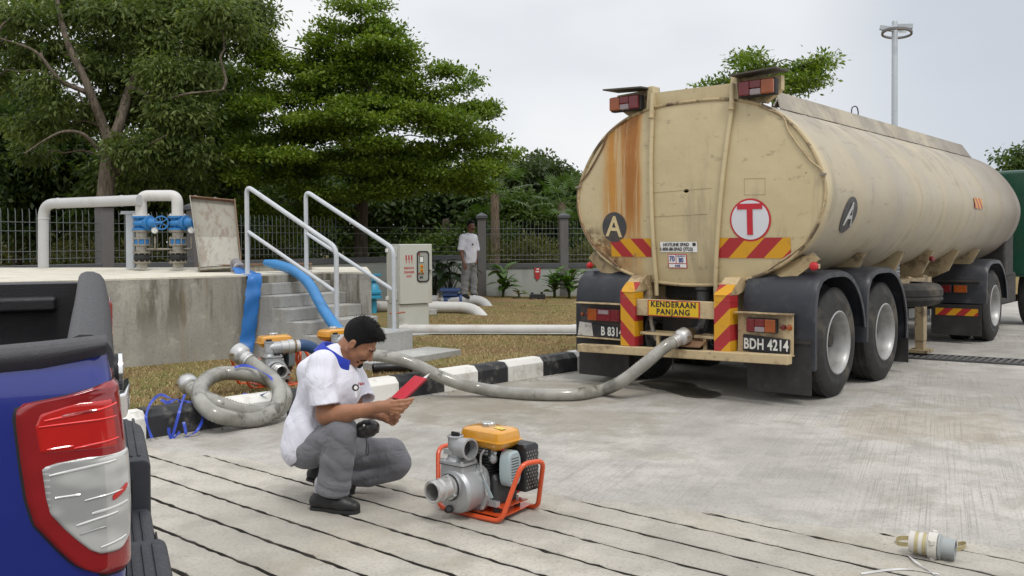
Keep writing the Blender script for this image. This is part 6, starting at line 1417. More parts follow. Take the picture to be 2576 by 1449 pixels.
# flat blue hose hanging over the platform edge
def layflat(P, w, m, parent, o):
    Q = smooth_path(P, 7); mb = MB(); rings = []
    for i, p in enumerate(Q):
        tg_ = (Q[min(i+1, len(Q)-1)]-Q[max(i-1, 0)]).normalized(); s_ = tg_.cross(Vector((.45, -.85, .25))).normalized(); n_ = s_.cross(tg_).normalized()
        ww = w*(1+.05*math.sin(i*1.1)+.04*math.sin(i*2.7)); ring_ = []
        for k in range(10):
            f = k/9-.5; cr = .007*math.sin(i*.33+f*5)+.006*math.sin(i*.61-f*3+1); ring_.append(p-o+s_*ww*f+n_*(.013*math.sqrt(max(0, 1-(2*f)**2))+cr))
        for k in reversed(range(10)):
            f = k/9-.5; cr = .007*math.sin(i*.33+f*5)+.006*math.sin(i*.61-f*3+1); ring_.append(p-o+s_*ww*f+n_*(-.010*math.sqrt(max(0, 1-(2*f)**2))-.002+cr))
        rings.append(ring_)
    mb.loft(rings, caps=True); return mb.build('tube', m, parent, angle=50)
lay = mat('layflat_blue', (.018, .150, .46), .42, var=.15, scale=9, dirt=(.03, .09, .22), dirt_amt=.4, dscale=8, bump=.15)
lf_pts = [at(600, 676, 11.35), at(610, 684, 11.12), at(628, 690, 10.85), at(641, 696, 10.66), at(637, 730, 10.6), at(633, 765, 10.58), at(627, 820, 10.58), at(621, 862, 10.56), at(616, 888, 10.5)]
o_ = Vector(lf_pts[0]); lh = thing('layflat_hose', 'flattened blue hose hanging over the platform edge down the wall', 'hose', o_)
layflat(lf_pts, .165, lay, lh, o_)
s0 = at(590, 660, 11.5); MB().tube(bend_path([at(592, 684, 11.5)-o_, at(590, 657, 11.5)-o_, at(599, 665, 11.4)-o_, at(603, 676, 11.3)-o_], .06, 6), .055, 16).build('stub_elbow', mat('stub_grey', (.20, .19, .20), .6, var=.2), lh)
for f in (.3, .7): MB().lathe([(.058, -.008), (.063, -.008), (.063, .008), (.058, .008)], at(600.5, 669+6*f, 11.36)-o_, Vector((.3, -.5, -.6)), 18).build('hose_clip', M['steel'], lh)
rp = [at(668, 661, 11.6), at(700, 667, 11.45), at(735, 679, 11.2), at(765, 700, 10.95), at(786, 727, 10.72), at(806, 765, 10.4), at(830, 803, 10.05), at(857, 838, 9.75), at(880, 862, 9.45)]
o_ = Vector(rp[0]); rh = thing('blue_hose', 'round light blue hose lying down over the stairs towards the hidden pump', 'hose', o_)
blue_h = mat('hose_blue', (.035, .215, .50), .38, var=.08, scale=6, dirt=(.05, .12, .25), dirt_amt=.3)
Q = smooth_path(rp, 8); MB().tube([p-o_ for p in Q], [.042+.02*min(1, i/6) for i in range(len(Q))], 18).build('tube', blue_h, rh)
# short blue hose on the second pump outlet
M4 = Matrix.Translation(p2.location) @ Matrix.Rotation(R(34), 4, 'Z')
e2_ = M4 @ Vector((.02, -.14, .375)); dirx = (M4.to_3x3() @ Vector((1, -.06, 0))).normalized()
sh = thing('outlet_hose', 'short dark blue hose clamped on the outlet of the pump by the coiled hose', 'hose', e2_)
MB().lathe([(.05, -.02), (.058, -.01), (.058, .05), (.066, .055), (.066, .10), (.058, .105), (.056, .16), (0, .16)], (0, 0, 0), dirx, 24).build('coupling', alu_b, sh, angle=35)
MB().lathe([(.058, .11), (.062, .11), (.062, .125), (.058, .125)], (0, 0, 0), dirx, 20).build('hose_clip', brass, sh)
MB().tube(smooth_path([dirx*.13, dirx*.22, dirx*.32+Vector((0, 0, -.05)), dirx*.42+Vector((0, 0, -.18)), dirx*.45+Vector((0, 0, -.33))], 5), [.054]*21, 16).build('tube', mat('hose_navy', (.02, .06, .15), .5, var=.2), sh)
# black corrugated pipe on the grass behind the kerb
kpz = LZ+.05
a, b = ground(938, 926, kpz), ground(1062, 924, kpz)
bpipe, _ = ribbed('corrugated_pipe', 'short black corrugated pipe lying on the grass under the clear hose', [a, a.lerp(b, .35)+Vector((0, .05, 0)), a.lerp(b, .7)+Vector((0, .03, 0)), b], .048, .028, blk, amp=.003)
bpipe['category'] = 'pipe'
# grey plastic coupling with loose tape
c0 = ground(2292, 1362, .06); ct = ground(2404, 1383, .055); d0 = (ct-c0); Lc = d0.length; d0.normalize()
pc = thing('pipe_coupling', 'grey plastic pipe coupling wrapped in gold tape lying on the concrete', 'pipe coupling', c0)
pvc_l = mat('pvc_pale', (.58, .555, .51), .5, var=.06, dirt=(.38, .34, .27), dirt_amt=.3); pvc_g = mat('pvc_grey', (.30, .32, .32), .42, var=.05)
MB().lathe([(0, -.005), (.048, -.005), (.050, .0), (.050, .075), (0, .075)], (0, 0, 0), d0, 28).build('socket', pvc_l, pc, angle=35)
cp = MB().lathe([(.052, .075), (.060, .078), (.060, .115), (.052, .118), (0, .118)], (0, 0, 0), d0, 28).build('union_nut', pvc_l, pc, angle=35)
a_, b2_, _ = frame_of(d0)
for k in range(4):
    t_ = 6.2832*k/4+.5; q = d0*.096+(a_*math.cos(t_)+b2_*math.sin(t_))*.060; MB().box(q, (.022, .022, .02)).build('lug', pvc_l, pc, bevel=.002)
MB().lathe([(.052, .1185), (.058, .121), (.058, .128), (.046, .134), (.046, Lc), (.039, Lc), (.039, .14), (0, .14)], (0, 0, 0), d0, 32).build('grey_sleeve', pvc_g, pc, angle=35)
tape = mat('gold_tape', (.42, .36, .19), .3, .3, var=.08)
for s_ in (.028, .062): MB().lathe([(.0505, s_-.007), (.0525, s_-.007), (.0525, s_+.007), (.0505, s_+.007)], (0, 0, 0), d0, 28).build('tape_band', tape, pc)
def tape_loop(label_pts, parent):
    mb = MB(); vs = []; Q = smooth_path(label_pts, 6)
    for p in Q: vs += [p, p+Vector((0, 0, .020)), p+Vector((0, .0012, .020)), p+Vector((0, .0012, 0))]
    mb.add(vs, [(4*i+k, 4*i+(k+1) % 4, 4*i+4+(k+1) % 4, 4*i+4+k) for i in range(len(Q)-1) for k in range(4)]); return mb.build('tape_end', tape, parent)
zc_ = -c0.z+.001; GG = lambda X, Y: ground(X, Y, .001)-c0
tape_loop([GG(2302, 1372), GG(2285, 1375), GG(2262, 1373), GG(2254, 1366), GG(2262, 1359), GG(2280, 1358), GG(2296, 1362)], pc)
tape_loop([GG(2386, 1385), GG(2402, 1388), GG(2420, 1384), GG(2431, 1376), GG(2424, 1372), GG(2410, 1374)], pc)
ribbon('plastic_strip', 'thin white plastic strip lying across the concrete grooves', [[ground(2166, 1443, .006), ground(2230, 1434, .008), ground(2290, 1432, .006), ground(2362, 1444, .006)], [ground(2286, 1398, .006), ground(2304, 1413, .014), ground(2330, 1430, .008), ground(2352, 1446, .006)]], .009, mat('white_plastic', (.58, .58, .58), .3, var=.03))
# little stones and leaf crumbs at the foot of the kerb
sc_ = MB()
for k in range(420):
    t_ = rng.uniform(-1.5, 7); o__ = -.02-abs(rng.normal(0, .13 if t_ > 2 else .05)); p = kp(t_, o__); r_ = rng.uniform(.003, .010); a = rng.uniform(0, 6.28)
    sc_.add([(p.x+r_*math.cos(a+k_*2.1)*rng.uniform(.6, 1.5), p.y+r_*math.sin(a+k_*2.1)*rng.uniform(.6, 1.5), .002+(.004 if k_ == 0 else 0)) for k_ in range(3)]+[(p.x, p.y, .006+r_*.5)], [(0, 1, 3), (1, 2, 3), (2, 0, 3)])
tag(sc_.build('litter', mat('litter_brown', (.12, .08, .045), .9, var=.5, scale=3), smooth=False), 'crumbs of soil and leaf along the foot of the kerb', 'litter', kind='stuff')
# ================================================================== PEOPLE: one continuous skin surface each, clothes and hair as children
class SDF:
    def __init__(s, lo, hi, h):
        s.lo = np.array(lo, float); s.h = h; s.n = np.ceil((np.array(hi)-s.lo)/h).astype(int)+1; s.F = np.full(s.n, 1.0, np.float32)
    def _win(s, lo, hi):
        a = np.clip(np.floor((lo-s.lo)/s.h).astype(int), 0, s.n); b = np.clip(np.ceil((hi-s.lo)/s.h).astype(int)+1, 0, s.n)
        sl = tuple(slice(i, j) for i, j in zip(a, b)); ax = [s.lo[k]+s.h*np.arange(a[k], b[k]) for k in range(3)]
        return sl, np.stack(np.meshgrid(*ax, indexing='ij'), -1) if all(b > a) else None
    def _comb(s, sl, d, k, sub=False):
        F = s.F[sl]
        if sub:
            d = -d
            if k > 0: hh = np.clip(.5-.5*(F-d)/k, 0, 1); s.F[sl] = F*(1-hh)+d*hh + k*hh*(1-hh)
            else: s.F[sl] = np.maximum(F, d)
        else:
            if k > 0: hh = np.clip(.5+.5*(F-d)/k, 0, 1); s.F[sl] = F*(1-hh)+d*hh - k*hh*(1-hh)
            else: s.F[sl] = np.minimum(F, d)
    def cap(s, a, b, ra, rb=None, k=.02, sub=False):
        a = np.array(a, float); b = np.array(b, float); rb = ra if rb is None else rb; m = max(ra, rb)+k+2.5*s.h
        sl, P = s._win(np.minimum(a, b)-m, np.maximum(a, b)+m)
        if P is None: return s
        ab = b-a; t = np.clip(((P-a)@ab)/max(1e-9, ab@ab), 0, 1); d = np.linalg.norm(P-a-t[..., None]*ab, axis=-1)-(ra+(rb-ra)*t)
        s._comb(sl, d, k, sub); return s
    def chain(s, pts, rs, k=.02):
        for i in range(len(pts)-1): s.cap(pts[i], pts[i+1], rs[i], rs[i+1], k)
        return s
    def ell(s, c, r, ax=None, k=.02, sub=False):
        c = np.array(c, float); r = np.array(r, float); m = r.max()+k+2.5*s.h; sl, P = s._win(c-m, c+m)
        if P is None: return s
        q = P-c
        if ax is not None: q = q @ np.array(ax).T
        k0 = np.linalg.norm(q/r, axis=-1); k1 = np.linalg.norm(q/(r*r), axis=-1)+1e-9
        s._comb(sl, k0*(k0-1)/k1, k, sub); return s
    def cut(s, p, n, c, rad):
        """remove what lies beyond the plane (p, n) inside the ball (c, rad)"""
        n = np.array(n, float); n /= np.linalg.norm(n); c = np.array(c, float); sl, P = s._win(c-rad, c+rad)
        d1 = -((P-np.array(p))@n); d2 = np.linalg.norm(P-c, axis=-1)-rad; s._comb(sl, np.maximum(d1, d2), 0, True); return s
    def grid(s): return np.stack(np.meshgrid(*[s.lo[k]+s.h*np.arange(s.n[k]) for k in range(3)], indexing='ij'), -1)
    def wrinkle(s, fn):
        m = np.abs(s.F) < .05; P = s.grid()[m]; s.F[m] += fn(P).astype(np.float32); return s
    def mesh(s, name):
        F = s.F; n = np.array(F.shape)
        c = [F[i:n[0]-1+i, j:n[1]-1+j, k:n[2]-1+k] for i in (0, 1) for j in (0, 1) for k in (0, 1)]
        sg = sum((x < 0).astype(int) for x in c); act = (sg > 0) & (sg < 8); ids = -np.ones(act.shape, int); idx = np.argwhere(act); ids[act] = np.arange(len(idx))
        acc = np.zeros((len(idx), 3)); cnt = np.zeros(len(idx))
        cor = [(i, j, k) for i in (0, 1) for j in (0, 1) for k in (0, 1)]; va = np.stack([x[act] for x in c], 1)
        for p in range(8):
            for q in range(p+1, 8):
                if sum(abs(a-b) for a, b in zip(cor[p], cor[q])) != 1: continue
                A, B = va[:, p], va[:, q]; cr = (A < 0) != (B < 0); t = A/(A-B+1e-12)
                pt = np.array(cor[p])[None]+t[:, None]*(np.array(cor[q])-np.array(cor[p]))[None]; acc[cr] += pt[cr]; cnt[cr] += 1
        V = s.lo+s.h*(idx+acc/cnt[:, None]); faces = []
        for ax in range(3):
            b, cx = (ax+1) % 3, (ax+2) % 3; sl0 = [slice(None)]*3; sl1 = [slice(None)]*3; sl0[ax] = slice(0, n[ax]-1); sl1[ax] = slice(1, n[ax])
            A = F[tuple(sl0)] < 0; B = F[tuple(sl1)] < 0; e = np.argwhere(A != B)
            e = e[(e[:, b] > 0) & (e[:, cx] > 0) & (e[:, b] < n[b]-1) & (e[:, cx] < n[cx]-1)]
            if not len(e): continue
            fl = A[tuple(e.T)]; ob = np.zeros(3, int); ob[b] = 1; oc = np.zeros(3, int); oc[cx] = 1
            q = np.stack([ids[tuple((e-ob-oc).T)], ids[tuple((e-oc).T)], ids[tuple(e.T)], ids[tuple((e-ob).T)]], 1)
            q[~fl] = q[~fl][:, ::-1]; faces.append(q)
        Q = np.concatenate(faces); Q = Q[(Q >= 0).all(1)]
        me = bpy.data.meshes.new(name); me.from_pydata(V.tolist(), [], Q.tolist()); me.update(); return me
    def build(s, name, m, parent, it=1):
        me = s.mesh(name); bm = bmesh.new(); bm.from_mesh(me)
        for _ in range(it): bmesh.ops.smooth_vert(bm, verts=bm.verts, factor=.5, use_axis_x=True, use_axis_y=True, use_axis_z=True)
        bm.to_mesh(me); bm.free()
        o = link_mesh(name, me, m, None, angle=180); o.parent = parent; o.matrix_parent_inverse = parent.matrix_world.inverted() if False else Matrix.Translation(-Vector(parent.location)); return o
def skin_mat(name, c):
    m, nt, N, L, b = nodes(name); n = NB(nt)
    cc = n.mix(n.ramp(n.noise(14, 5), .3, .7), tuple(x*.84 for x in c), tuple(x*1.14 for x in c)); cc = n.mix(n.ramp(n.noise(120, 3), .5, .7, 0, .25), cc, tuple(x*.65 for x in c))
    L.new(cc, b.inputs['Base Color']); b.inputs['Roughness'].default_value = .48; b.inputs['Subsurface Weight'].default_value = .12; b.inputs['Subsurface Radius'].default_value = (.012, .005, .003); n.bump(n.noise(160, 3), .15, .003, b); return m
def cloth(name, c, var=.05, weave=.15, rough=.85, fold=.35):
    m, nt, N, L, b = nodes(name); n = NB(nt)
    L.new(n.mix(n.ramp(n.noise(9, 5, .6), .3, .7), tuple(x*(1-var) for x in c), tuple(min(1, x*(1+var)) for x in c)), b.inputs['Base Color']); b.inputs['Roughness'].default_value = rough; b.inputs['Specular IOR Level'].default_value = .2
    b.inputs['Sheen Weight'].default_value = .15
    rd = n.math('ABSOLUTE', n.math('SUBTRACT', n.noise(7.5, 3, .5, dist=.9), .5)); h = n.math('SUBTRACT', n.math('MULTIPLY', n.noise(260, 2), weave*.3), n.math('MULTIPLY', rd, fold*6)); n.bump(h, .6, .016, b); return m
M['skin'] = skin_mat('skin_tan', (.33, .155, .085)); M['skin_dark'] = skin_mat('skin_dark', (.15, .066, .040))
M['hair'] = mat('hair_black', (.0055, .005, .005), .62, var=.4, scale=60, bump=1.0, bscale=260, spec=.22)
M['shirt'] = cloth('shirt_white', (.70, .70, .78), .02); M['collar'] = cloth('collar_blue', (.022, .045, .38), .08)
M['trouser'] = cloth('trouser_grey', (.165, .168, .185), .08, fold=.5); M['trouser_l'] = cloth('trouser_light_grey', (.20, .20, .205), .08, fold=.5)
M['shoe'] = mat('shoe_black', (.012, .012, .013), .5, var=.3, scale=20, dirt=(.06, .06, .06), dirt_amt=.4, dscale=9)
M['sock'] = cloth('sock_grey', (.38, .38, .40))
def head(B, Hh, hc, F, Up, face=1.0, chin_beard=True, moust=True, hair_m=.010, tuft=True):
    F = np.array(F)/np.linalg.norm(F); Up = np.array(Up); Up = Up-F*(F@Up); Up /= np.linalg.norm(Up); Rt = np.cross(F, Up); ax = [F, Rt, Up]
    p = lambda f, r, u: np.array(hc)+F*f+Rt*r+Up*u
    B.ell(p(-.012, 0, .034), (.098, .077, .092), ax, .01).ell(p(.034, 0, -.030), (.063, .060, .080), ax, .02)
    for s in (-1, 1):
        B.cap(p(.0, s*.050, -.052), p(.066, s*.016, -.092), .024, .020, .02)
        B.ell(p(.072, s*.036, -.022), (.022, .020, .018), ax, .02)
    B.ell(p(.075, 0, -.097), (.021, .024, .018), ax, .02)
    B.cap(p(.084, -.034, .022), p(.084, .034, .022), .0115, k=.014)
    for s in (-1, 1): B.ell(p(.101, s*.031, .003), (.016, .017, .0115), ax, .008, sub=True)
    for s in (-1, 1): B.ell(p(.081, s*.031, .002), (.0145, .0165, .0115), ax, .004)
    B.cap(p(.094, 0, .012), p(.113, 0, -.030), .0085, .0135, .010)
    for s in (-1, 1): B.ell(p(.101, s*.014, -.035), (.011, .009, .009), ax, .006)
    B.cap(p(.0895, -.018, -.0565), p(.0895, .018, -.0565), .0075, k=.006).cap(p(.087, -.016, -.068), p(.087, .016, -.068), .0085, k=.006)
    for s in (-1, 1):
        B.ell(p(-.006, s*.079, -.010), (.020, .010, .034), ax, .006); B.ell(p(.0, s*.0905, -.006), (.010, .007, .019), ax, .004, sub=True)
    Hh.ell(p(-.014, 0, .044), (.101+hair_m*.6, .079+hair_m*.55, .092+hair_m*.8), ax, .0)
    if tuft: Hh.ell(p(.062, .0, .106), (.036, .052, .022), ax, .025); Hh.ell(p(.0, 0, .116), (.080, .062, .026), ax, .025); Hh.ell(p(.084, -.015, .095), (.018, .03, .014), ax, .02)
    c = p(0, 0, 0)
    Hh.cut(p(.082, 0, .078), F*.72-Up*.69, p(.09, 0, -.01), .115)
    Hh.cut(p(.02, 0, -.002), F*.42-Up*.9, p(.0, 0, -.13), .165)
    for s in (-1, 1): Hh.cap(p(.022, s*.071, .03), p(.014, s*.071, -.014), .010, .006, .01)
    if moust:
        for s in (-1, 1): Hh.cap(p(.0965, s*.004, -.0465), p(.082, s*.031, -.058), .0085, .0065, .004)
    if chin_beard: Hh.ell(p(.088, 0, -.096), (.016, .026, .020), ax, .006); Hh.cap(p(.070, .036, -.074), p(.086, 0, -.096), .008, .011, .006).cap(p(.070, -.036, -.074), p(.086, 0, -.096), .008, .011, .006)
    for s in (-1, 1): Hh.cap(p(.0965, s*.015, .021), p(.086, s*.047, .023), .0065, .005, .003)
    return p
def finger(B, pts, r0, r1, k=.004): B.chain(pts, list(np.linspace(r0, r1, len(pts))), k)
def strands(ho, ctr, F, U, root, n=1500):
    vs = [v.co.copy() for v in ho.data.vertices]; ns = [v.normal.copy() for v in ho.data.vertices]; F = Vector(F); U = Vector(U); c = Vector(ctr); mb = MB()
    for i in rng.integers(0, len(vs), n):
        q = vs[i]-c; h = q.dot(U)
        if h < .0: continue
        d = (ns[i]*.55 + F*.55 + Vector(rng.normal(0, .22, 3)) - U*.1*(q.dot(F) > .05)).normalized(); l = rng.uniform(.010, .024)*(1 if h > .05 else .6); s = d.cross(ns[i])
        if s.length < 1e-3: continue
        s = s.normalized()*.0011; b = vs[i]-ns[i]*.003; mb.add([b-s, b+s, b+d*l*.6+s*.7+ns[i]*.002, b+d*l], [(0, 1, 2), (0, 2, 3)])
    me = mb.mesh('hair_strands'); o = link_mesh('hair_strands', me, M['hair'], ho, smooth=False); o['kind'] = 'stuff'
V = lambda X, Y, d: np.array(at(X, Y, d))
# ---------------------------------------------------------------- squatting man
def squatting_man():
    root = thing('person', 'man in white shirt squatting on the grooved concrete, reading a red notebook', 'person', (-1.02, 5.15, 0))
    bpy.context.view_layer.update()
    lo, hi = (-1.36, 4.72, -.005), (-.44, 5.66, 1.13)
    B = SDF(lo, hi, .0055); Hr = SDF((-1.02, 4.98, .70), (-.62, 5.42, 1.13), .0045)
    hc = V(903, 861, 5.20); ps = R(12); F = np.array([.755*math.cos(ps), -.755*math.sin(ps), -.656]); U = np.array([.656*math.cos(ps), -.656*math.sin(ps), .755])
    p = head(B, Hr, hc, F, U)
    # torso, hidden by the shirt
    pel = V(772, 1122, 5.23); che = V(832, 965, 5.23); nb = V(853, 898, 5.22); rs = V(812, 915, 5.09); ls = V(872, 910, 5.38)
    B.cap(pel, V(800, 1050, 5.23), .11, .12, .05).cap(V(800, 1050, 5.23), che, .12, .125, .05).cap(rs, ls, .055, .055, .05)
    B.cap(nb, p(-.035, 0, -.055), .058, .056, .025).cap(V(868, 905, 5.2), p(.01, 0, -.07), .045, .045, .025)
    # right arm (near) and hand
    re = V(819, 1044, 5.02); rw = V(953, 1024, 4.93)
    B.cap(rs, re, .056, .049, .03).chain([re, V(870, 1040, 4.98), rw], [.050, .046, .031], .02)
    rk = V(984, 1020, 4.90); B.cap(rw, rk, .030, .034, .015).ell(V(978, 1026, 4.905), (.044, .022, .032), None, .015)
    finger(B, [V(985, 1012, 4.88), V(1006, 1009, 4.87), V(1022, 1007, 4.87), V(1039, 1003, 4.88)], .0115, .0085)
    finger(B, [V(988, 1020, 4.875), V(1010, 1019, 4.865), V(1026, 1016, 4.87), V(1035, 1011, 4.88)], .0115, .009)
    finger(B, [V(988, 1029, 4.875), V(1008, 1030, 4.865), V(1021, 1025, 4.87), V(1027, 1019, 4.885)], .011, .0085)
    finger(B, [V(984, 1036, 4.88), V(1001, 1039, 4.87), V(1012, 1036, 4.875), V(1016, 1030, 4.89)], .010, .008)
    finger(B, [V(966, 1016, 4.95), V(985, 1004, 4.965), V(1004, 1000, 4.96), V(1018, 999, 4.955)], .014, .009)
    # left arm reaching forward below, palm up
    le = V(893, 1030, 5.40); lw = V(958, 1044, 5.16)
    B.cap(ls, le, .054, .047, .03).cap(le, lw, .047, .029, .02)
    B.cap(lw, V(978, 1051, 5.10), .028, .033, .015).ell(V(976, 1050, 5.11), (.040, .030, .018), None, .012)
    finger(B, [V(984, 1046, 5.06), V(997, 1043, 5.03), V(1006, 1046, 5.03)], .0105, .008)
    finger(B, [V(984, 1052, 5.06), V(998, 1053, 5.02), V(1005, 1049, 5.03)], .0105, .0085)
    finger(B, [V(982, 1058, 5.06), V(995, 1062, 5.03), V(1001, 1058, 5.04)], .0105, .0085)
    finger(B, [V(976, 1061, 5.07), V(987, 1068, 5.04), V(994, 1066, 5.05)], .0095, .008)
    finger(B, [V(968, 1044, 5.10), V(982, 1038, 5.07), V(993, 1037, 5.06)], .012, .009)
    # legs (inside the trousers)
    rh = V(772, 1135, 5.12); rkn = V(868, 1082, 5.0); ra = V(826, 1240, 5.06)
    lh = V(778, 1128, 5.36); lkn = V(998, 1160, 5.38); la = V(812, 1204, 5.42)
    B.cap(pel, rh, .09, .075, .03).cap(rh, rkn, .065, .045, .02).cap(rkn, ra, .042, .034, .02).cap(pel, lh, .09, .075, .03).cap(lh, lkn, .06, .045, .02).cap(lkn, la, .04, .034, .02)
    B.cap(ra, V(826, 1268, 5.06), .036, .034, .01).cap(la, V(800, 1215, 5.42), .036, .03, .01)
    B.build('body', M['skin'], root); hair_o = Hr.wrinkle(lambda P: .0016*np.sin(P[:, 0]*260+3*np.sin(P[:, 1]*160))*np.sin(P[:, 2]*190+P[:, 1]*230)).build('hair', M['hair'], root); strands(hair_o, p(0, 0, .03), F, U, root)
    # shirt
    S_ = SDF((-1.36, 4.85, .15), (-.66, 5.62, .96), .005)
    S_.ell(che+[0, 0, -.01], (.165, .205, .19), None, .04).cap(V(832, 962, 5.23), V(792, 1068, 5.23), .155, .155, .05).ell(V(790, 1085, 5.23), (.155, .20, .15), None, .05).cap(rs+[0, 0, -.012], ls+[0, 0, -.012], .074, .074, .05)
    S_.ell(V(762, 1122, 5.24), (.118, .20, .125), None, .05); S_.cap(V(770, 930, 5.16), V(815, 905, 5.22), .05, .05, .06).cap(V(848, 897, 5.2), V(838, 915, 5.2), .075, .09, .04)
    S_.chain([rs, V(806, 960, 5.04), V(817, 1022, 5.0)], [.076, .076, .078], .03)
    S_.chain([ls, V(895, 965, 5.42), V(914, 1010, 5.36)], [.072, .070, .070], .03)
    S_.cut(V(817, 1018, 5.0), V(819, 1044, 5.01)-V(808, 950, 5.04), V(820, 1052, 5.0), .115)
    S_.cut(V(912, 1005, 5.37), V(940, 1035, 5.3)-V(895, 965, 5.42), V(930, 1032, 5.32), .095)
    # open neck, hollow cuffs
    S_.ell(p(.0, 0, -.085), (.085, .075, .06), None, .01, sub=True); S_.cap(V(866, 893, 5.18), V(888, 935, 5.12), .035, .012, .008, sub=True)
    S_.cap(V(818, 1040, 5.01), V(811, 985, 5.03), .062, .055, .004, sub=True); S_.cap(V(925, 1025, 5.33), V(903, 985, 5.39), .056, .05, .004, sub=True)
    # lower edge over the hips
    S_.cut(V(740, 1168, 5.2), (.86, -.05, -.50), V(815, 1178, 5.2), .20); S_.cut(V(820, 1100, 5.1), (.86, -.2, -.46), V(895, 1130, 5.1), .23)
    def wr(P):
        q = P-np.array(che); fd = lambda t: 1-2*np.abs(np.sin(t)); return .0026*fd(q[:, 2]*20+q[:, 0]*24+1.2*np.sin(q[:, 1]*11))*np.exp(-((q[:, 2]+.16)/.14)**2) + .0026*fd(q[:, 0]*26-q[:, 2]*17+1.5*np.sin(q[:, 2]*9+q[:, 1]*6))*np.exp(-((q[:, 2]-.0)/.12)**2)
    S_.wrinkle(wr).build('shirt', M['shirt'], root, 1)
    # collar: folded band round the neck
    def collar(ctr, axis, rx, ry, front, m, par, h=.045, gap=.55):
        a = np.array(axis)/np.linalg.norm(axis); f = np.array(front)-a*(a@np.array(front)); f /= np.linalg.norm(f); r = np.cross(f, a); rings = []
        for k in range(33):
            t = gap+(2*math.pi-2*gap)*k/32; e = np.array(ctr)+a*.008+f*rx*math.cos(t)+r*ry*math.sin(t); o = (f*math.cos(t)+r*math.sin(t)); fr = math.cos(t)
            dn = h*(1.0+.35*max(0, fr)); top = e+a*.012-a*.02*max(0, fr)
            rings.append([Vector(x) for x in (top-o*.004, top+o*.005, top+o*.020-a*dn*.5, top+o*.030-a*dn, top+o*.024-a*dn, top+o*.012-a*dn*.45, top-o*.006-a*.03)])
        mb = MB().loft([[v-Vector(par.location) for v in r_] for r_ in rings], caps=True); return mb.build('collar', m, par, angle=70)
    collar(V(852, 888, 5.2), (.42, -.05, .9), .104, .098, F*1.0, M['collar'], root, .058, .5)
    # placket, badge reel and chest lettering
    ML = lambda v: Vector(v)-Vector(root.location)
    # trousers
    T = SDF((-1.36, 4.80, .03), (-.44, 5.66, .66), .005)
    T.ell(V(774, 1128, 5.24), (.108, .178, .112), None, .04)
    T.cap(rh+[0.02, 0, .005], V(862, 1084, 5.01), .102, .083, .03).chain([V(860, 1092, 5.0), V(850, 1150, 5.02), V(838, 1228, 5.05)], [.080, .088, .094], .02)
    T.cap(lh, V(985, 1140, 5.37), .105, .080, .03).cap(V(985, 1140, 5.37), V(1000, 1164, 5.37), .080, .082, .03).chain([V(996, 1178, 5.37), V(930, 1192, 5.38), V(838, 1198, 5.40)], [.068, .070, .064], .012)
    T.cut(V(836, 1237, 5.05), V(834, 1250, 5.06)-V(846, 1160, 5.03), V(836, 1275, 5.05), .14); T.cap(V(836, 1250, 5.05), V(840, 1215, 5.04), .080, .074, .003, sub=True)
    T.cap(V(905, 1170, 5.24), V(975, 1172, 5.26), .012, .018, .02, sub=True)
    def tw(P):
        q = P-np.array(rkn); l = P-np.array(lkn)
        fd = lambda t: 1-2*np.abs(np.sin(t)); a = .0032*fd(q[:, 2]*27+q[:, 0]*21+1.4*np.sin(q[:, 1]*14))*np.exp(-((q[:, 2]+.10)/.13)**2)*(P[:, 1] < 5.2)
        b = .0042*fd(l[:, 2]*42-l[:, 0]*13+1.2*np.sin(l[:, 0]*11))*np.exp(-((l[:, 0]+.14)/.16)**2)*(P[:, 1] > 5.16)
        c = .0028*fd(P[:, 2]*48+P[:, 0]*16)*np.exp(-((P[:, 2]-.13)/.07)**2)*(P[:, 1] < 5.2); return a+b+c
    T.wrinkle(tw).build('trousers', M['trouser'], root, 1)
    pk = [V(790, 1100, 5.0), V(796, 1098, 5.0)]
    # shoes
    def shoe(heel, toe, up, w=.045, hgt=.065):
        heel = Vector(heel); toe = Vector(toe); d = (toe-heel); L_ = d.length; d.normalize(); up = Vector(up); up = (up-d*up.dot(d)).normalized(); s = d.cross(up)
        Q = SDF(np.minimum(np.array(heel), np.array(toe))-.12, np.maximum(np.array(heel), np.array(toe))+.17, .005)
        P_ = lambda f, r, u: np.array(heel+d*f*L_+s*r+up*u)
        Q.chain([P_(.10, 0, .042), P_(.35, 0, .045), P_(.68, .004, .038), P_(.90, .004, .030)], [.040, .040, .045, .032], .02).cap(P_(.14, 0, .05), P_(.20, 0, .095), .040, .037, .02).cap(P_(.3, 0, .07), P_(.62, 0, .052), .036, .034, .02)
        Q.cut(P_(.5, 0, .006), -up, P_(.5, 0, -.15), .20); Q.cap(P_(.19, 0, .09), P_(.2, 0, .14), .032, .034, .004, sub=True); Q.build('shoe', M['shoe'], root, 1)
        sole = MB(); out = [(0, .0), (.02, .032), (.12, .040), (.35, .036), (.65, .050), (.85, .044), (.97, .022), (1.0, 0), (.97, -.022), (.85, -.044), (.65, -.050), (.35, -.036), (.12, -.040), (.02, -.032)]
        Pth = smooth_path([Vector(P_(f, r, .0)) for f, r in out]+[Vector(P_(0, 0, 0))], 3)[:-1]; sole.prism([p_-Vector(root.location) for p_ in Pth], up*.016); sole.build('sole', M['rubber'], root, angle=50)
    shoe((-1.115, 5.075, .003), (-.835, 4.985, .003), (0, 0, 1)); h_ = V(772, 1206, 5.42); shoe(h_, (-.93, 5.36, .004), (.55, 0, .8))
    Q = SDF((-1.15, 4.97, .03), (-.98, 5.17, .2), .005); Q.cap((-1.062, 5.062, .07), (-1.055, 5.06, .15), .038, .041); Q.build('sock', M['sock'], root)
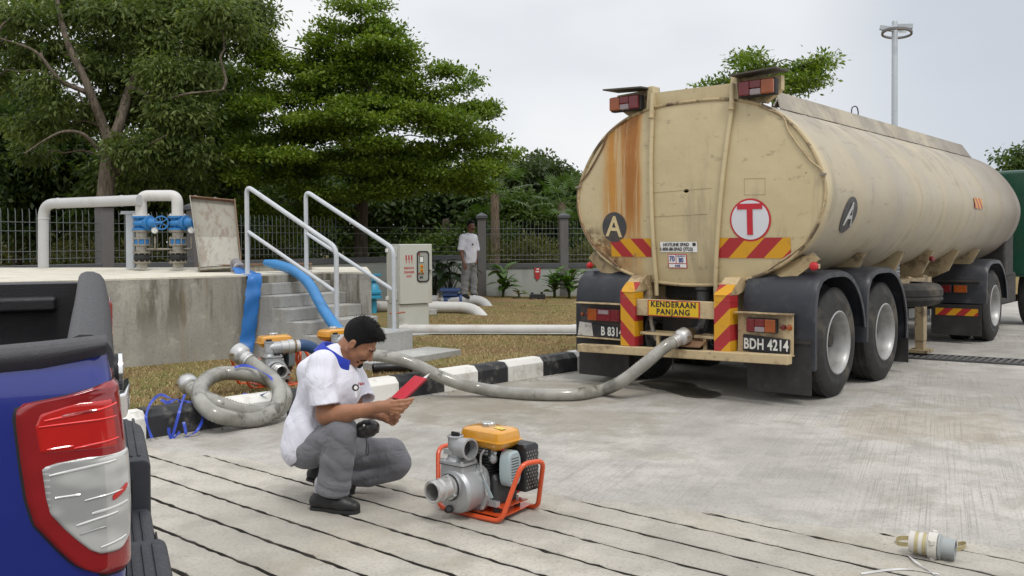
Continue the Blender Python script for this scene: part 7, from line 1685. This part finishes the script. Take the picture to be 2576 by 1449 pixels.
    # small things on the shirt
    bx = V(894, 975, 5.02); t_ = MB(); t_.lathe([(0, -.004), (.019, -.004), (.019, .004), (.012, .006), (0, .006)], ML(bx), (.5, -.86, .05), 20); bd = t_.build('badge_reel', M['black_print'], root)
    MB().lathe([(0, .0065), (.011, .0065), (0, .007)], ML(bx), (.5, -.86, .05), 16).build('reel_face', M['white_print'], bd)
    MB().tube([ML(bx)+Vector((0, 0, -.015)), ML(V(896, 1000, 5.0))], .003, 5).build('reel_cord', M['white_print'], root)
    a_ = math.atan2(.5, .86)
    mtx = Matrix.Rotation(R(-28), 4, 'Y')
    n_ = text('chest_lettering', 'F&N', .021, mat('print_maroon', (.28, .03, .03), .6), root, ML(V(909, 966, 5.035)), (R(84), 0, R(24)), bold=.0008, sx=.9)
    n2 = text('name_lettering', 'M. AZMI', .014, M['red_paint'], root, ML(V(856, 962, 5.012)), (R(88), 0, R(14)))
    bpy.data.objects.remove(n2)
    # notebook in the right hand: a thing of its own
    q = [V(986, 999, 4.945), V(1044, 945, 5.0), None, V(1014, 1007, 4.875)]; q[2] = q[1]+q[3]-q[0]+(q[1]-q[0])*.0
    o = Vector(q[0]); nb_ = thing('notebook', 'open red notebook held in the hands of the squatting man', 'notebook', o)
    w = [Vector(x)-o for x in q]; nr = (w[1]-w[0]).cross(w[3]-w[0]).normalized(); nr = nr if nr.y < 0 else -nr
    MB().prism([w[0], w[1], w[2], w[3]], nr*.0025).build('cover', mat('notebook_red', (.48, .012, .03), .45, var=.08, scale=9), nb_)
    ins = [w[0].lerp(w[2], .01), w[1].lerp(w[3], .01), w[2].lerp(w[0], .02), w[3].lerp(w[1], .02)]
    MB().prism([x-nr*.0006 + (w[1]-w[2]).normalized()*.006 for x in ins], -nr*.006).build('pages', M['white_print'], nb_)
    MB().prism([w[0]-nr*.007, w[1]-nr*.007, w[2]-nr*.007, w[3]-nr*.007], -nr*.0025).build('back_cover', mat('notebook_back', (.45, .015, .03), .45), nb_)
    MB().prism([w[2].lerp(w[1], .30), w[2].lerp(w[1], .05), w[2]+(w[2]-w[3])*.14+Vector((0, 0, .012)), w[2].lerp(w[1], .25)+(w[2]-w[3])*.10], -nr*.003).build('loose_page', M['white_print'], nb_)
    # black camera pouch on the belt
    c = V(925, 1078, 5.02); po = thing('camera_pouch', 'black camera pouch hanging between the squatting man and his knee', 'pouch', c)
    Q = SDF(c-.12, c+.12, .005); Q.ell(c, (.062, .055, .048), None, .01).ell(c+[.02, -.01, .012], (.045, .045, .034), None, .02).ell(c+[-.03, 0, -.01], (.04, .05, .04), None, .02); Q.wrinkle(lambda P: .0016*np.sin(P[:, 0]*150+P[:, 2]*90)).build('pouch', blk, po)
    MB().tube(smooth_path([Vector((.0, -.055, -.03)), Vector((.004, -.066, -.07)), Vector((.0, -.066, -.125)), Vector((.012, -.066, -.125)), Vector((.012, -.064, -.07))], 5), .003, 5).build('cord', blk, po); MB().ell((-.012, -.058, .028), (.007, .004, .007), nu=10, nv=6).build('press_stud', M['steel'], po)
    MB().tube(smooth_path([Vector((.045, -.03, .035)), Vector((.062, -.02, .01)), Vector((.06, -.015, -.02))], 4), .004, 6).build('zip', M['flange'], po)
    return root
squatting_man()
# ---------------------------------------------------------------- standing man on the rear pipe
def standing_man():
    d = 19.3; s_ = d/2318; base = at(1181, 747, d)
    root = thing('person', 'man in a white shirt and grey trousers standing on the pipe by the fence pillar', 'person', (base.x, base.y, base.z-.0))
    P = lambda X, Y, dd=0: np.array(at(X, Y, d+dd)); lo = P(1140, 762)-[0, .35, 0]; hi = P(1225, 548)+[0, .35, .02]
    B = SDF(lo, hi, .009); Hr = SDF(P(1165, 590)-[0, .16, 0], P(1205, 550)+[0, .16, .03], .006)
    hc = P(1185, 570, 0); F = np.array([.42, -.9, -.05]); p = head(B, Hr, hc, F, np.array([0, 0, 1.]), chin_beard=False, tuft=False, hair_m=.012)
    Hr.cap(p(.105, -.028, -.047), p(.105, .028, -.047), .008, .008, .004)
    rsh, lsh = P(1164, 597, -.10), P(1193, 597, .10); B.cap(rsh, lsh, .05, .05, .05).cap(P(1182, 600), P(1180, 660), .105, .105, .05).cap(P(1182, 592), p(-.02, 0, -.06), .052, .05, .02)
    re, rw = P(1160, 634, -.15), P(1166, 657, -.22); B.cap(rsh, re, .048, .040, .02).cap(re, rw, .041, .028, .02)
    B.cap(rw, P(1168, 666, -.23), .028, .033, .01)
    for i, (x, y) in enumerate(((1166, 678), (1168.5, 680), (1171, 679), (1172.5, 676))): finger(B, [P(1167+1.5*i, 667, -.25), P(x+.5, 673, -.26), P(x, y, -.25)], .010, .008)
    finger(B, [P(1171, 663, -.27), P(1173.5, 668, -.29), P(1174, 673, -.29)], .011, .008)
    le, lw = P(1199, 632, .16), P(1197, 655, .0); B.cap(lsh, le, .047, .04, .02).cap(le, lw, .04, .028, .02).cap(lw, P(1196, 663, -.04), .028, .032, .01)
    for sx, top, bot in ((-1, P(1172, 665, -.05), P(1168, 735, -.05)), (1, P(1188, 665, .05), P(1190, 735, .05))): B.cap(top, bot, .075, .042, .03)
    B.build('body', M['skin_dark'], root); Hr.build('hair', M['hair'], root)
    S_ = SDF(lo, hi, .009); S_.cap(rsh+[0, 0, -.01], lsh+[0, 0, -.01], .07, .07, .06).cap(P(1181, 602), P(1180, 640), .14, .15, .06).cap(P(1180, 640), P(1180, 657), .155, .15, .04)
    S_.cap(rsh, P(1160, 626, -.14), .068, .074, .03).cap(lsh, P(1199, 626, .14), .066, .07, .03)
    S_.cut(P(1160, 625, -.14), (-.05, -.1, -1), P(1159, 641, -.15), .11); S_.cut(P(1199, 626, .14), (0, 0, -1), P(1203, 642, .16), .10); S_.cut(P(1180, 657), (0, 0, -1), P(1180, 678), .19)
    S_.ell(p(0, 0, -.09), (.07, .065, .05), None, .01, sub=True)
    S_.wrinkle(lambda Q: .003*np.sin(Q[:, 2]*34+Q[:, 0]*26+2*np.sin(Q[:, 1]*9))).build('shirt', M['shirt'], root)
    T = SDF(lo, hi, .009); T.ell(P(1180, 664), (.15, .125, .09), None, .04).chain([P(1172, 668, -.05), P(1170, 700, -.06), P(1168, 738, -.06)], [.098, .082, .076], .03).chain([P(1188, 668, .04), P(1190, 700, .05), P(1191, 736, .05)], [.098, .082, .076], .03)
    T.cut(P(1168, 740, -.06), (0, 0, -1), P(1168, 760, -.06), .17); T.cut(P(1191, 738, .05), (0, 0, -1), P(1191, 759, .05), .17)
    T.wrinkle(lambda Q: .0035*np.sin(Q[:, 2]*40+Q[:, 0]*22+2*np.sin(Q[:, 2]*13))).build('trousers', M['trouser_l'], root)
    for x, dd, tx in ((1169, -.08, 1181), (1191, .05, 1206)):
        Q = SDF(P(x-8, 756, dd)-[0, .25, 0], P(tx+10, 728, dd)+[0, .2, 0], .008); Q.cap(P(x-2, 744, dd), P(tx-3, 747, dd-.1), .042, .036, .02).cap(P(x, 738, dd), P(x+3, 744, dd-.03), .045, .045, .02); Q.build('shoe', M['shoe'], root)
    rings = []; ctr = P(1183.5, 593.5); f = F/np.linalg.norm(F); r_ = np.cross(f, [0, 0, 1])
    for k in range(25):
        t = .5+(2*math.pi-1.0)*k/24; o = f*math.cos(t)+r_*math.sin(t); e = ctr+o*.080+np.array([0, 0, .03-.035*max(0, math.cos(t))]); rings.append([Vector(x)-Vector(root.location) for x in (e-o*.004, e+o*.008, e+o*.040+[0, 0, -.085], e+o*.030+[0, 0, -.085])])
    MB().loft(rings, caps=True).build('collar', M['collar'], root)
    b = P(1189, 615, -.16); MB().lathe([(0, -.004), (.02, -.004), (.02, .006), (0, .008)], Vector(b)-Vector(root.location), (.3, -1, 0), 14).build('badge_reel', M['black_print'], root); MB().tube([Vector(b)-Vector(root.location), Vector(P(1191, 640, -.17))-Vector(root.location)], .005, 5).build('lanyard', M['white_print'], root)
    return root
standing_man()
